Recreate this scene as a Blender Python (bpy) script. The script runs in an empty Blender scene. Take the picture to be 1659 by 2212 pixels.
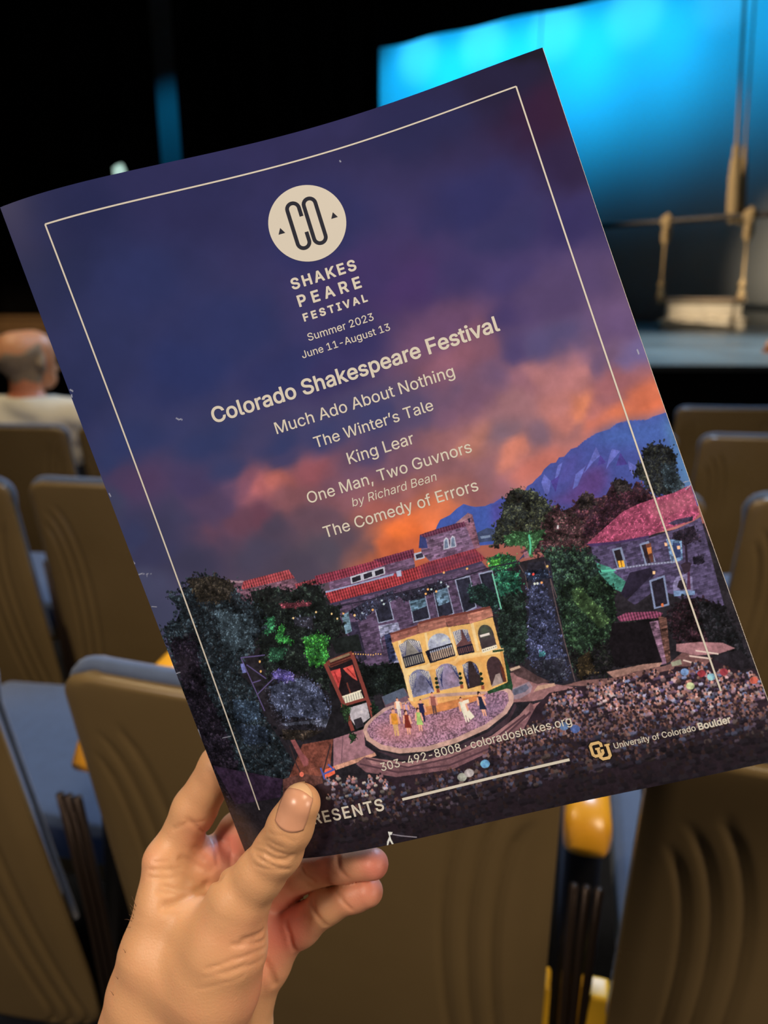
import bpy, bmesh, math, random
import numpy as np
from mathutils import Vector, Matrix
from mathutils.geometry import delaunay_2d_cdt

C = bpy.context.scene.collection
SC = bpy.context.scene

# ------------------------------------------------------------------ camera, world, light, exposure
EYE = (0.0, 0.0, 1.16)
PITCH = math.radians(17.0)
cam = bpy.data.cameras.new('camera')
cam_o = bpy.data.objects.new('camera', cam)
C.objects.link(cam_o)
cam_o.location = EYE
cam_o.rotation_euler = (math.pi / 2 - PITCH, 0, 0)
cam.sensor_fit = 'VERTICAL'
cam.lens = 6.81                       # phone camera
cam.sensor_height = 6.81 * 2212 / 1597
cam.sensor_width = cam.sensor_height * 0.75
cam.clip_start = 0.02
cam.clip_end = 200
cam.dof.use_dof = True
cam.dof.focus_distance = 0.292
cam.dof.aperture_fstop = 2.1
SC.camera = cam_o

SC.view_settings.view_transform = 'Standard'
SC.view_settings.look = 'None'
SC.view_settings.exposure = 0.0
SC.view_settings.gamma = 1.0

w = bpy.data.worlds.new('house_dark')
SC.world = w
w.use_nodes = True
w.node_tree.nodes['Background'].inputs[0].default_value = (0.9, 0.8, 0.7, 1)
w.node_tree.nodes['Background'].inputs[1].default_value = 0.007

def area(name, loc, target, size, power, col, spread=180):
    l = bpy.data.lights.new(name, 'AREA')
    l.size = size
    l.energy = power
    l.color = col
    l.spread = math.radians(spread)
    o = bpy.data.objects.new(name, l)
    C.objects.link(o)
    o.location = loc
    o.rotation_euler = (Vector(target) - Vector(loc)).to_track_quat('-Z', 'Y').to_euler()
    return o

def spot(name, loc, target, power, col, angle, blend=1.0, radius=0.08):
    l = bpy.data.lights.new(name, 'SPOT')
    l.energy = power
    l.color = col
    l.spot_size = math.radians(angle)
    l.spot_blend = blend
    l.shadow_soft_size = radius
    o = bpy.data.objects.new(name, l)
    C.objects.link(o)
    o.location = loc
    o.rotation_euler = (Vector(target) - Vector(loc)).to_track_quat('-Z', 'Y').to_euler()
    return o

area('house_and_fill_light', (-1.9, -1.5, 2.9), (0.0, 0.4, 0.95), 0.7, 15.2, (1.0, 0.81, 0.65), 84)
area('house_and_fill_light', (2.0, -1.2, 1.9), (0.0, 0.45, 0.95), 0.8, 10.0, (1.0, 0.80, 0.63), 104)  # low fill added from the right to even out the hand
area('house_and_fill_light', (1.9, -0.6, 4.8), (0.6, 1.1, 0.6), 1.2, 34, (1.0, 0.80, 0.56), 90)
area('house_and_fill_light', (-2.5, 2.2, 5.5), (-0.8, 2.3, 0.5), 1.2, 31, (1.0, 0.80, 0.52), 90)
area('stage_wash', (2.5, 7.0, 6.0), (0.0, 1.4, 0.6), 1.6, 115, (0.42, 0.66, 1.0), 80)
spot('bench_and_step_spot', (5.0, 9.5, 5.0), (6.15, 14.6, 0.55), 2100, (1.0, 0.84, 0.62), 15)
spot('stage_side_light', (-1.5, 12.5, 5.5), (6.0, 14.3, 2.6), 2600, (1.0, 0.80, 0.55), 30)
spot('bench_and_step_spot', (-5.0, 8.6, 4.5), (-6.4, 13.4, 0.5), 900, (1.0, 0.78, 0.5), 26)  # extra spot added to brighten the wooden step
spot('stage_floor_light', (4.5, 10.0, 9.0), (4.6, 10.2, 0.35), 4200, (0.74, 0.92, 1.0), 58)

# stage axes: the stage is turned about 35 degrees to this block of seats
A_ = Vector((math.cos(math.radians(35)), -math.sin(math.radians(35)), 0))   # across the stage
N_ = Vector((-A_.y, A_.x, 0)) * 1.0                                          # up stage
CYC0 = Vector((-0.15, 23.0, 0))

# ------------------------------------------------------------------ helpers
def tag(o, label=None, cat=None, group=None, kind=None):
    if label: o['label'] = label
    if cat: o['category'] = cat
    if group: o['group'] = group
    if kind: o['kind'] = kind
    return o

def link(name, me, mat=None, parent=None, smooth=True):
    o = bpy.data.objects.new(name, me)
    C.objects.link(o)
    if mat is not None and not me.materials:
        me.materials.append(mat)
    if parent is not None:
        o.parent = parent
    if smooth:
        me.polygons.foreach_set('use_smooth', [True] * len(me.polygons))
    return o

def from_bm(name, bm, mat, parent=None, smooth=True):
    bmesh.ops.recalc_face_normals(bm, faces=bm.faces[:])
    me = bpy.data.meshes.new(name)
    bm.to_mesh(me)
    bm.free()
    return link(name, me, mat, parent, smooth)

def empty(name, loc=(0, 0, 0), rz=0.0):
    o = bpy.data.objects.new(name, None)
    C.objects.link(o)
    o.location = loc
    o.rotation_euler = (0, 0, rz)
    o.empty_display_size = 0.1
    return o

def bx(bm, c, s, rot=None, bev=0.0):
    r = bmesh.ops.create_cube(bm, size=1.0)
    vs = r['verts']
    M = Matrix.Translation(c) @ (rot.to_4x4() if rot is not None else Matrix.Identity(4)) @ Matrix.Diagonal((*s, 1))
    bmesh.ops.transform(bm, matrix=M, verts=vs)
    if bev:
        es = list({e for v in vs for e in v.link_edges})
        bmesh.ops.bevel(bm, geom=es, offset=bev, segments=3, profile=0.6, affect='EDGES')

def tube(bm, pts, rad, n=12, cap=True):
    """round bar along points; rad a number or a list"""
    pts = [Vector(p) for p in pts]
    rads = rad if isinstance(rad, (list, tuple)) else [rad] * len(pts)
    rings = []
    t0 = (pts[1] - pts[0]).normalized()
    up = Vector((0, 0, 1)) if abs(t0.z) < 0.9 else Vector((1, 0, 0))
    x = t0.cross(up).normalized()
    for i, p in enumerate(pts):
        t = (pts[min(i + 1, len(pts) - 1)] - pts[max(i - 1, 0)]).normalized()
        x = (x - t * x.dot(t)).normalized()
        y = t.cross(x)
        rings.append([bm.verts.new(p + (x * math.cos(a) + y * math.sin(a)) * rads[i]) for a in [2 * math.pi * k / n for k in range(n)]])
    for a, b in zip(rings[:-1], rings[1:]):
        for k in range(n):
            bm.faces.new((a[k], a[(k + 1) % n], b[(k + 1) % n], b[k]))
    if cap:
        bm.faces.new(rings[0][::-1])
        bm.faces.new(rings[-1])

def grid_mesh(name, P, closed=False):
    """P: array (rows, cols, 3)"""
    h, wd = P.shape[:2]
    idx = np.arange(h * wd).reshape(h, wd)
    q = np.stack([idx[:-1, :-1], idx[:-1, 1:], idx[1:, 1:], idx[1:, :-1]], -1).reshape(-1, 4)
    return raw_mesh(name, P.reshape(-1, 3), q)

def raw_mesh(name, V, Q):
    me = bpy.data.meshes.new(name)
    V = np.ascontiguousarray(V, np.float32)
    Q = np.ascontiguousarray(Q, np.int32)
    k = Q.shape[1]
    me.vertices.add(len(V))
    me.vertices.foreach_set('co', V.ravel())
    me.loops.add(Q.size)
    me.loops.foreach_set('vertex_index', Q.ravel())
    me.polygons.add(len(Q))
    me.polygons.foreach_set('loop_start', np.arange(0, Q.size, k, dtype=np.int32))
    me.update(calc_edges=True)
    me.validate()
    return me

# ------------------------------------------------------------------ materials
def lin(c):
    c = np.asarray(c, float) / 255.0
    return np.where(c <= 0.04045, c / 12.92, ((c + 0.055) / 1.055) ** 2.4)

def mat(name, col, rough=0.5, metal=0.0, spec=0.5, nscale=0.0, namp=0.0, bump=0.0, bscale=200.0, rvar=0.0, coat=0.0, sheen=0.0):
    m = bpy.data.materials.new(name)
    m.use_nodes = True
    nt = m.node_tree
    b = nt.nodes['Principled BSDF']
    b.inputs['Base Color'].default_value = (*col, 1)
    b.inputs['Roughness'].default_value = rough
    b.inputs['Metallic'].default_value = metal
    b.inputs['Specular IOR Level'].default_value = spec
    b.inputs['Coat Weight'].default_value = coat
    b.inputs['Sheen Weight'].default_value = sheen
    tc = nt.nodes.new('ShaderNodeTexCoord')
    if namp or rvar:
        n = nt.nodes.new('ShaderNodeTexNoise')
        n.inputs['Scale'].default_value = nscale
        n.inputs['Detail'].default_value = 5
        nt.links.new(tc.outputs['Object'], n.inputs['Vector'])
        if namp:
            mx = nt.nodes.new('ShaderNodeMix')
            mx.data_type = 'RGBA'
            mx.inputs[6].default_value = (*[c * (1 - namp) for c in col], 1)
            mx.inputs[7].default_value = (*[min(1, c * (1 + namp)) for c in col], 1)
            nt.links.new(n.outputs['Fac'], mx.inputs[0])
            nt.links.new(mx.outputs[2], b.inputs['Base Color'])
        if rvar:
            mr = nt.nodes.new('ShaderNodeMapRange')
            mr.inputs['From Min'].default_value = 0.3
            mr.inputs['From Max'].default_value = 0.7
            mr.inputs['To Min'].default_value = max(0.02, rough - rvar)
            mr.inputs['To Max'].default_value = min(1, rough + rvar)
            nt.links.new(n.outputs['Fac'], mr.inputs['Value'])
            nt.links.new(mr.outputs['Result'], b.inputs['Roughness'])
    if bump:
        n2 = nt.nodes.new('ShaderNodeTexNoise')
        n2.inputs['Scale'].default_value = bscale
        n2.inputs['Detail'].default_value = 3
        nt.links.new(tc.outputs['Object'], n2.inputs['Vector'])
        bp = nt.nodes.new('ShaderNodeBump')
        bp.inputs['Strength'].default_value = bump
        bp.inputs['Distance'].default_value = 0.002
        nt.links.new(n2.outputs['Fac'], bp.inputs['Height'])
        nt.links.new(bp.outputs['Normal'], b.inputs['Normal'])
    return m

M_SHELL = mat('seat_shell_brown', (0.148, 0.103, 0.045), 0.30, 0, 0.5, 4, 0.22, 0.03, 300, 0.10)
M_BLUE = mat('seat_fabric_blue', (0.050, 0.082, 0.165), 0.75, 0, 0.4, 60, 0.2, 0.3, 900, 0, 0, 0.3)
M_YEL = mat('arm_rest_amber', (0.78, 0.36, 0.022), 0.30, 0, 0.5, 8, 0.08)
M_YEL2 = mat('bracket_yellow', (0.80, 0.46, 0.025), 0.38, 0, 0.5, 8, 0.08)
M_BLACK = mat('black_metal', (0.008, 0.008, 0.009), 0.4, 0.0, 0.4, 20, 0.3)
M_BRONZE = mat('bronze_bar', (0.045, 0.03, 0.022), 0.35, 0.6, 0.5, 20, 0.2)
M_CARPET = mat('carpet_dark', (0.010, 0.012, 0.018), 0.95, 0, 0.1, 90, 0.5, 0.4, 500)
M_WALL = mat('wall_black', (0.006, 0.006, 0.007), 0.9, 0, 0.2, 3, 0.4)
M_VELOUR = mat('curtain_black', (0.0075, 0.0065, 0.0065), 0.95, 0, 0.1, 2.0, 0.5)
M_CYC = mat('cyclorama_cloth', (0.72, 0.76, 0.78), 0.9, 0, 0.1, 0.6, 0.04)
M_STAGE = mat('stage_floor_paint', (0.17, 0.19, 0.20), 0.38, 0, 0.5, 1.1, 0.45, 0.05, 30, 0.1)
M_WOOD = mat('stage_wood', (0.16, 0.085, 0.035), 0.5, 0, 0.4, 8, 0.3)
M_ROPE = mat('rope_hemp', (0.50, 0.36, 0.19), 0.85, 0, 0.2, 40, 0.25, 0.6, 120)
M_PIPE = mat('pipe_steel', (0.05, 0.04, 0.035), 0.45, 0.3, 0.5, 5, 0.3)
M_CLOTH = mat('bench_cloth', (0.62, 0.54, 0.42), 0.85, 0, 0.2, 3, 0.12, 0.2, 60)
M_SHIRT = mat('shirt_white', (0.60, 0.58, 0.50), 0.85, 0, 0.2, 18, 0.10, 0.4, 60)
M_HAIRG = mat('hair_grey', (0.24, 0.19, 0.14), 0.9, 0, 0.2, 60, 0.4, 0.5, 300)
M_TROUS = mat('trousers_dark', (0.02, 0.022, 0.03), 0.9)
M_PAPER = mat('paper_white', (0.72, 0.70, 0.68), 0.55, 0, 0.4, 60, 0.05)
M_INK = mat('print_white', (0.61, 0.63, 0.615), 0.42, 0, 0.4, 40, 0.03)
M_INKD = mat('print_navy', (0.010, 0.014, 0.034), 0.42, 0, 0.4, 40, 0.1)
M_INKG = mat('print_gold', (0.66, 0.50, 0.25), 0.42, 0, 0.4, 40, 0.05)
M_INKB = mat('print_black', (0.006, 0.005, 0.006), 0.42, 0, 0.4, 40, 0.1)
M_LAMP = mat('lamp_casing', (0.02, 0.02, 0.02), 0.5)
M_ORANGE = mat('orange_cone', (0.75, 0.22, 0.05), 0.5, 0, 0.4, 20, 0.1)

def mat_glow(name, col, s):
    m = bpy.data.materials.new(name)
    m.use_nodes = True
    b = m.node_tree.nodes['Principled BSDF']
    b.inputs['Base Color'].default_value = (*col, 1)
    b.inputs['Emission Color'].default_value = (*col, 1)
    b.inputs['Emission Strength'].default_value = s
    return m
M_GLOW = mat_glow('lamp_glow', (0.55, 0.8, 0.7), 0.9)

def mat_print():
    m = bpy.data.materials.new('cover_print')
    m.use_nodes = True
    nt = m.node_tree
    b = nt.nodes['Principled BSDF']
    a = nt.nodes.new('ShaderNodeVertexColor')
    a.layer_name = 'print'
    nt.links.new(a.outputs['Color'], b.inputs['Base Color'])
    b.inputs['Roughness'].default_value = 0.25
    b.inputs['Specular IOR Level'].default_value = 0.30
    return m
M_PRINT = mat_print()

def mat_skin(name, base, red, fine=True):
    m = bpy.data.materials.new(name)
    m.use_nodes = True
    nt = m.node_tree
    b = nt.nodes['Principled BSDF']
    N = nt.nodes.new
    tc = N('ShaderNodeTexCoord')
    at = N('ShaderNodeAttribute')
    at.attribute_name = 'flush'
    n = N('ShaderNodeTexNoise')
    n.inputs['Scale'].default_value = 55
    n.inputs['Detail'].default_value = 6
    nt.links.new(tc.outputs['Object'], n.inputs['Vector'])
    ad = N('ShaderNodeMath')
    ad.operation = 'MULTIPLY_ADD'
    ad.inputs[1].default_value = 0.55
    nt.links.new(n.outputs['Fac'], ad.inputs[0])
    nt.links.new(at.outputs['Fac'], ad.inputs[2])
    sb = N('ShaderNodeMath')
    sb.operation = 'SUBTRACT'
    sb.inputs[1].default_value = 0.25
    sb.use_clamp = True
    nt.links.new(ad.outputs[0], sb.inputs[0])
    mx = N('ShaderNodeMix')
    mx.data_type = 'RGBA'
    mx.inputs[6].default_value = (*base, 1)
    mx.inputs[7].default_value = (*red, 1)
    nt.links.new(sb.outputs[0], mx.inputs[0])
    nt.links.new(mx.outputs[2], b.inputs['Base Color'])
    b.inputs['Roughness'].default_value = 0.46
    b.inputs['Specular IOR Level'].default_value = 0.42
    b.inputs['Subsurface Weight'].default_value = 0.18
    b.inputs['Subsurface Radius'].default_value = (1.0, 0.35, 0.18)
    b.inputs['Subsurface Scale'].default_value = 0.0035
    if fine:
        v = N('ShaderNodeTexVoronoi')
        v.feature = 'DISTANCE_TO_EDGE'
        v.inputs['Scale'].default_value = 620
        nt.links.new(tc.outputs['Object'], v.inputs['Vector'])
        n3 = N('ShaderNodeTexNoise')
        n3.inputs['Scale'].default_value = 1500
        nt.links.new(tc.outputs['Object'], n3.inputs['Vector'])
        n4 = N('ShaderNodeTexNoise')
        n4.inputs['Scale'].default_value = 170
        n4.inputs['Detail'].default_value = 3
        nt.links.new(tc.outputs['Object'], n4.inputs['Vector'])
        s1 = N('ShaderNodeMath'); s1.operation = 'MULTIPLY_ADD'; s1.inputs[1].default_value = 0.5
        nt.links.new(n3.outputs['Fac'], s1.inputs[0]); nt.links.new(v.outputs['Distance'], s1.inputs[2])
        s2 = N('ShaderNodeMath'); s2.operation = 'MULTIPLY_ADD'; s2.inputs[1].default_value = 1.6
        nt.links.new(n4.outputs['Fac'], s2.inputs[0]); nt.links.new(s1.outputs[0], s2.inputs[2])
        bp = N('ShaderNodeBump')
        bp.inputs['Strength'].default_value = 0.15
        bp.inputs['Distance'].default_value = 0.0006
        nt.links.new(s2.outputs[0], bp.inputs['Height'])
        nt.links.new(bp.outputs['Normal'], b.inputs['Normal'])
    return m
M_SKIN = mat_skin('skin', (0.635, 0.355, 0.19), (0.72, 0.26, 0.19))
M_SKIN2 = mat_skin('skin_far', (0.56, 0.27, 0.14), (0.50, 0.13, 0.07), False)
M_NAIL = mat('nail', (0.60, 0.315, 0.205), 0.30, 0, 0.5, 300, 0.06)
M_NAILTIP = mat('nail_tip', (0.70, 0.46, 0.27), 0.35, 0, 0.5, 300, 0.05)
M_AHAIR = mat('arm_hair', (0.10, 0.05, 0.03), 0.6)

# ------------------------------------------------------------------ the setting
def box_struct(name, c, s, m):
    bm = bmesh.new()
    bx(bm, c, s)
    return tag(from_bm(name, bm, m, smooth=False), kind='structure')

TOPZ = [0.802, 0.740, 0.676, 0.600]      # seat-back tops, row by row
ROWY = [0.5826, 1.525, 2.52, 3.67]
FLZ = [t - 0.836 for t in TOPZ]
bm = bmesh.new()
edges_y = [-1.6, 0.42, 1.38, 2.36, 3.42, 5.2, 8.02]
zs = [0.10] + FLZ + [-0.40]
prof = []
for i in range(6):
    prof += [(edges_y[i], zs[i]), (edges_y[i + 1], zs[i])]
top = [[bm.verts.new((x, y, z)) for y, z in prof] for x in (-7.0, 9.0)]
low = [[bm.verts.new((x, y, -0.7)) for y in (prof[0][0], prof[-1][0])] for x in (-7.0, 9.0)]
for i in range(len(prof) - 1):
    bm.faces.new((top[0][i], top[0][i + 1], top[1][i + 1], top[1][i]))
bm.faces.new((low[0][0], low[1][0], low[1][1], low[0][1]))
bm.faces.new((top[0][0], top[1][0], low[1][0], low[0][0]))
bm.faces.new((top[0][-1], low[0][1], low[1][1], top[1][-1]))
for s in (0, 1):
    bm.faces.new([*top[s], low[s][1], low[s][0]])
tag(from_bm('floor', bm, M_CARPET, smooth=False), kind='structure')

STZ = 0.35
bm = bmesh.new()
# stage: apron straight across the front, back edge along the cyclorama
pts2 = [(-11, 8.0), (12, 8.0), (20, 12.0), tuple((CYC0 + A_ * 26 + N_ * 1.5).xy), tuple((CYC0 - A_ * 16 + N_ * 1.5).xy)]
tv = [bm.verts.new((x, y, STZ)) for x, y in pts2]
bv = [bm.verts.new((x, y, STZ - 0.06)) for x, y in pts2]
bm.faces.new(tv)
bm.faces.new(bv[::-1])
for i in range(len(pts2)):
    j = (i + 1) % len(pts2)
    bm.faces.new((tv[i], tv[j], bv[j], bv[i]))
tag(from_bm('floor_stage', bm, M_STAGE, smooth=False), kind='structure')
box_struct('wall_stage_front', (0.5, 8.12, -0.06), (23, 0.12, 0.70), M_WALL)
box_struct('wall_left', (-9.7, 15, 5.8), (0.2, 40, 13), M_WALL)
bm = bmesh.new()
R = Matrix.Rotation(math.radians(-35), 3, 'Z')
c = CYC0 + A_ * 5 + N_ * 2.2 + Vector((0, 0, 6.6))
bx(bm, c, (46, 0.2, 14.6), R)
tag(from_bm('wall_back', bm, M_WALL, smooth=False), kind='structure')

def cloth_wall(name, p0, p1, z0, z1, m, folds, depth, kind_label=None, thick=0.03):
    """hanging cloth between two ground points with soft vertical folds"""
    p0, p1 = Vector((*p0, 0)), Vector((*p1, 0))
    d = p1 - p0
    n = Vector((-d.y, d.x, 0)).normalized()
    nx, nz = max(24, int(folds * 12)), 12
    P = np.zeros((nz + 1, nx + 1, 3))
    rr = random.Random(len(name) + int(folds))
    ph = [rr.random() * 6 for _ in range(4)]
    for j in range(nz + 1):
        for i in range(nx + 1):
            s = i / nx
            f = math.sin(s * folds * 2 * math.pi + ph[0] + 0.6 * math.sin(s * 9 + ph[1])) * depth + math.sin(s * folds * 0.37 * 2 * math.pi + ph[2]) * depth * 0.6
            q = p0 + d * s + n * f * (0.75 + 0.25 * (1 - j / nz))
            P[j, i] = (q.x, q.y, z0 + (z1 - z0) * j / nz)
    me = grid_mesh(name, P)
    o = link(name, me, m)
    so = o.modifiers.new('thickness', 'SOLIDIFY')
    so.thickness = thick
    return o

# cyclorama: one pale cloth lit by the row of lamps above it
q0, q1 = CYC0 - A_ * 10.6, CYC0 + A_ * 16
cyc = cloth_wall('cyclorama', q0.xy, q1.xy, STZ, 12.5, M_CYC, 3, 0.02)
tag(cyc, 'tall blue-lit cyclorama cloth across the back of the stage', 'backdrop')
# black legs at the left, leaving a gap through which the cyclorama shows
def ray(x, fwd):                       # a spot on the floor plan straight ahead of the seats
    return (x * fwd, fwd)
leg1 = cloth_wall('stage_curtain', ray(-0.248, 15.2), ray(-0.0055, 15.2), STZ, 12.0, M_VELOUR, 7, 0.07)
tag(leg1, 'black stage curtain hanging between the thin blue gap and the bright blue backdrop', 'curtain')
leg2 = cloth_wall('stage_curtain', (-8.85, 14.7), ray(-0.2740, 14.7), STZ, 12.0, M_VELOUR, 6, 0.07)
tag(leg2, 'black stage curtain at the far left, left of the thin blue gap', 'curtain')
# border: black cloth hanging across the top, its lower edge slanting with the stage
b0, b1 = CYC0 - N_ * 5.2 + A_ * 2.0, CYC0 - N_ * 5.2 + A_ * 17
bord = cloth_wall('border_curtain', b0.xy, b1.xy, 5.66, 12.0, M_VELOUR, 9, 0.05)
tag(bord, 'black border curtain hanging along the top of the bright blue backdrop', 'curtain')
# lamps of the cyclorama
CYCD, CYCZ, CYCAIM, CYCP, CYCANG = 3.0, 7.6, 6.1, 900, 70
CYCC = (0.006, 0.47, 1.0)
for t, pw in ((-8.7, 0.07), (1.3, 0.9), (3.2, 1.0), (5.1, 1.0), (7.0, 0.85), (8.9, 0.5), (10.8, 0.22)):
    base = CYC0 + A_ * t - N_ * CYCD
    lamp = empty('cyclorama_light', (base.x, base.y, CYCZ))
    tag(lamp, 'black stage flood light hung above the border, washing the backdrop blue', 'stage light', 'flood lights above the backdrop')
    bm = bmesh.new()
    bx(bm, (0, 0, 0.32), (0.34, 0.30, 0.22), R, 0.02)
    from_bm('lamp_housing', bm, M_LAMP, lamp)
    bm = bmesh.new()
    tube(bm, [(0, 0, 0.43), (0, 0, 0.75)], 0.02)
    from_bm('hanger', bm, M_LAMP, lamp)
    aim = CYC0 + A_ * t
    sp = spot('cyclorama_lamp', (base.x, base.y, CYCZ + 0.14), (aim.x, aim.y, CYCAIM), CYCP * pw, CYCC, CYCANG, 1.0, 0.12)
    if t > 0:
        spot('cyclorama_lamp', (base.x, base.y, CYCZ + 0.14), (aim.x, aim.y, 7.0), 230 * pw, (0.10, 0.62, 1.0), 30, 1.0, 0.08)
    
# ------------------------------------------------------------------ on the stage
def rope_tube(bm, pts, r):
    tube(bm, pts, r, 8)

def blob(bm, c, s, seed=0):
    """a lumpy tied bundle"""
    r = bmesh.ops.create_icosphere(bm, subdivisions=3, radius=1.0)
    rr = random.Random(seed)
    a, b2, d = rr.random() * 6, rr.random() * 6, rr.random() * 6
    for v in r['verts']:
        p = v.co.copy()
        k = 1 + 0.10 * math.sin(5 * p.x + a) + 0.10 * math.sin(6 * p.z * 1.5 + b2 + 3 * p.y) + 0.06 * math.sin(9 * p.y + d)
        v.co = Vector((p.x * s[0] * k, p.y * s[1] * k, p.z * s[2] * k)) + Vector(c)

PIPE_L, PIPE_R = Vector((4.342, 16.1, 2.321)), Vector((6.898, 13.6, 2.363))
bm = bmesh.new()
tube(bm, [PIPE_L + (PIPE_R - PIPE_L) * s for s in (-0.5, 0, 0.5, 1, 1.7)], 0.055, 14)
pipe = from_bm('batten_pipe', bm, M_PIPE)
tag(pipe, 'dark horizontal pipe slung above the stage in front of the blue backdrop', 'pipe')
def on_pipe(s): return PIPE_L + (PIPE_R - PIPE_L) * s
for s in (-0.45, 1.65):
    bm = bmesh.new()
    p = on_pipe(s)
    tube(bm, [p, p + Vector((0, 0, 9))], 0.012, 6)
    from_bm('pipe_cable', bm, M_PIPE, pipe)

# the swing: two knotted ropes from the pipe down to a plank
K1, K2 = Vector((5.394, 15.1, 2.29)), Vector((6.454, 14.0, 2.299))
S1, S2 = Vector((5.065, 14.1, 0.898)), Vector((6.357, 13.7, 0.906))
swing = empty('rope_swing', tuple((S1 + S2) / 2))
tag(swing, 'swing of two knotted ropes hanging from the dark pipe above the pale bench', 'swing')
def rel(p): return Vector(p) - swing.location
for k, s in ((K1, S1), (K2, S2)):
    bm = bmesh.new()
    k0, s0 = rel(k), rel(s)
    tube(bm, [k0 + (s0 - k0) * t for t in np.linspace(0, 1, 9)], 0.022, 8)
    from_bm('rope', bm, M_ROPE, swing)
    for q, sz, sd in ((k0 + Vector((0, -0.02, 0.04)), (0.12, 0.12, 0.15), 3), (k0 + Vector((0, -0.02, -0.20)), (0.085, 0.085, 0.18), 5), (k0 + (s0 - k0) * 0.24, (0.06, 0.06, 0.07), 7), (k0 + (s0 - k0) * 0.80, (0.06, 0.06, 0.09), 8), (k0 + (s0 - k0) * 0.94, (0.07, 0.07, 0.13), 9)):
        bm = bmesh.new()
        blob(bm, q, sz, sd)
        from_bm('knot', bm, M_ROPE, swing)
bm = bmesh.new()
d = S2 - S1
bx(bm, rel((S1 + S2) / 2) + Vector((0, 0, 0.02)), (d.length + 0.10, 0.30, 0.05), Matrix.Rotation(math.atan2(d.y, d.x), 3, 'Z'), 0.01)
from_bm('plank', bm, M_WOOD, swing)

# two long rope tails looped over the pipe
for i, (x0, y0, x1, y1, f, lab) in enumerate(((1612, -60, 1583, 478, 14.3, 'pale rope with a thick wrapped end tied to the pipe, left of its darker twin'), (1634, -60, 1599, 482, 14.5, 'thin darker rope tied to the pipe beside the thick pale rope end'))):
    top = Vector((5.99, 14.3, 6.121)) if i == 0 else Vector((6.244, 14.5, 6.191))
    bot = Vector((6.298, 14.3, 2.277)) if i == 0 else Vector((6.526, 14.5, 2.261))
    r = empty('hanging_rope', tuple(bot))
    tag(r, lab, 'rope', 'ropes tied to the pipe')
    bm = bmesh.new()
    tt = top - bot
    tube(bm, [Vector((0, 0, 0)) + tt * t for t in (0.1, 0.3, 0.6, 1.0)] + [tt * 1.0 + Vector((0, 0, 4))], 0.03 if i == 0 else 0.018, 8)
    from_bm('line', bm, M_ROPE, r)
    bm = bmesh.new()
    wpts = [tt * t for t in np.linspace(-0.01, 0.33, 16)]
    k = 1.0 if i == 0 else 0.62
    tube(bm, wpts, [k * v for v in (0.07, 0.10, 0.115, 0.115, 0.12, 0.115, 0.118, 0.11, 0.115, 0.11, 0.10, 0.095, 0.09, 0.06, 0.07, 0.04)], 12)
    from_bm('wrapped_end', bm, M_ROPE, r)

# pale bench on the stage
BL, BR = Vector((5.411, 14.95, 0.34)), Vector((6.855, 14.65, 0.356))
bc = (BL + BR) / 2
bench = empty('stage_bench', (bc.x, bc.y, STZ), math.atan2((BR - BL).y, (BR - BL).x))
tag(bench, 'pale cloth-covered bench standing on the stage under the rope swing', 'bench')
L_ = (BR - BL).length
bm = bmesh.new()
bx(bm, (0, 0, 0.085), (L_ + 0.04, 0.62, 0.17), None, 0.03)
from_bm('plinth', bm, M_CLOTH, bench)
bm = bmesh.new()
bx(bm, (0.04, 0.05, 0.33), (L_ - 0.16, 0.44, 0.36), None, 0.02)
from_bm('body', bm, M_CLOTH, bench)
bm = bmesh.new()
bx(bm, (0.05, 0.05, 0.545), (L_ - 0.08, 0.54, 0.09), None, 0.03)
from_bm('top_slab', bm, M_CLOTH, bench)
bm = bmesh.new()
for i, x in enumerate(np.linspace(-0.62, 0.66, 6)):
    tube(bm, [(x - 0.12, -0.27, 0.185), (x, -0.30, 0.20 + 0.03 * (i % 2)), (x + 0.14, -0.27, 0.19)], [0.025, 0.04, 0.025], 8)
from_bm('cloth_fold', bm, M_CLOTH, bench)

# low wooden step, seen behind the seated man's head
p = Vector((-6.572, 13.5, 0.419))
step = empty('wooden_step', (p.x, p.y, STZ))
tag(step, "low brown wooden step on the stage behind the seated man's head", 'step')
bm = bmesh.new()
bx(bm, (0, 0, 0.29), (1.5, 0.6, 0.05), None, 0.008)
from_bm('tread', bm, M_WOOD, step)
bm = bmesh.new()
bx(bm, (0, -0.02, 0.1325), (1.42, 0.5, 0.265), None, 0.008)
from_bm('riser', bm, M_WOOD, step)

# small pale work light at the left of the stage
p = Vector((-4.585, 14.0, 3.049))
wl = empty('work_light', (p.x, p.y, STZ))
tag(wl, "small pale glowing work light on a thin stand just above the programme's top left edge", 'lamp')
h = p.z - STZ
bm = bmesh.new()
blob(bm, (0, 0, h), (0.10, 0.09, 0.12), 2)
from_bm('bulb', bm, M_GLOW, wl)
bm = bmesh.new()
tube(bm, [(0, 0, 0.03), (0, 0, h - 0.1)], 0.015, 8)
from_bm('stand', bm, M_BLACK, wl)
bm = bmesh.new()
tube(bm, [(0, 0, 0), (0, 0, 0.03)], [0.2, 0.18], 16)
from_bm('base', bm, M_BLACK, wl)

# orange cone near the stage edge at the right
p = Vector((4.889, 9.6, 0.404))
cone = empty('marker_cone', (p.x, p.y, STZ))
tag(cone, 'small orange marker cone near the front of the stage at the right picture edge', 'cone')
bm = bmesh.new()
tube(bm, [(0, 0, 0.0), (0, 0, 0.02)], 0.075, 16)
from_bm('base', bm, M_ORANGE, cone)
bm = bmesh.new()
tube(bm, [(0, 0, 0.02), (0, 0, 0.08), (0, 0, 0.14)], [0.06, 0.045, 0.018], 16)
from_bm('body', bm, M_ORANGE, cone)

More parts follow.
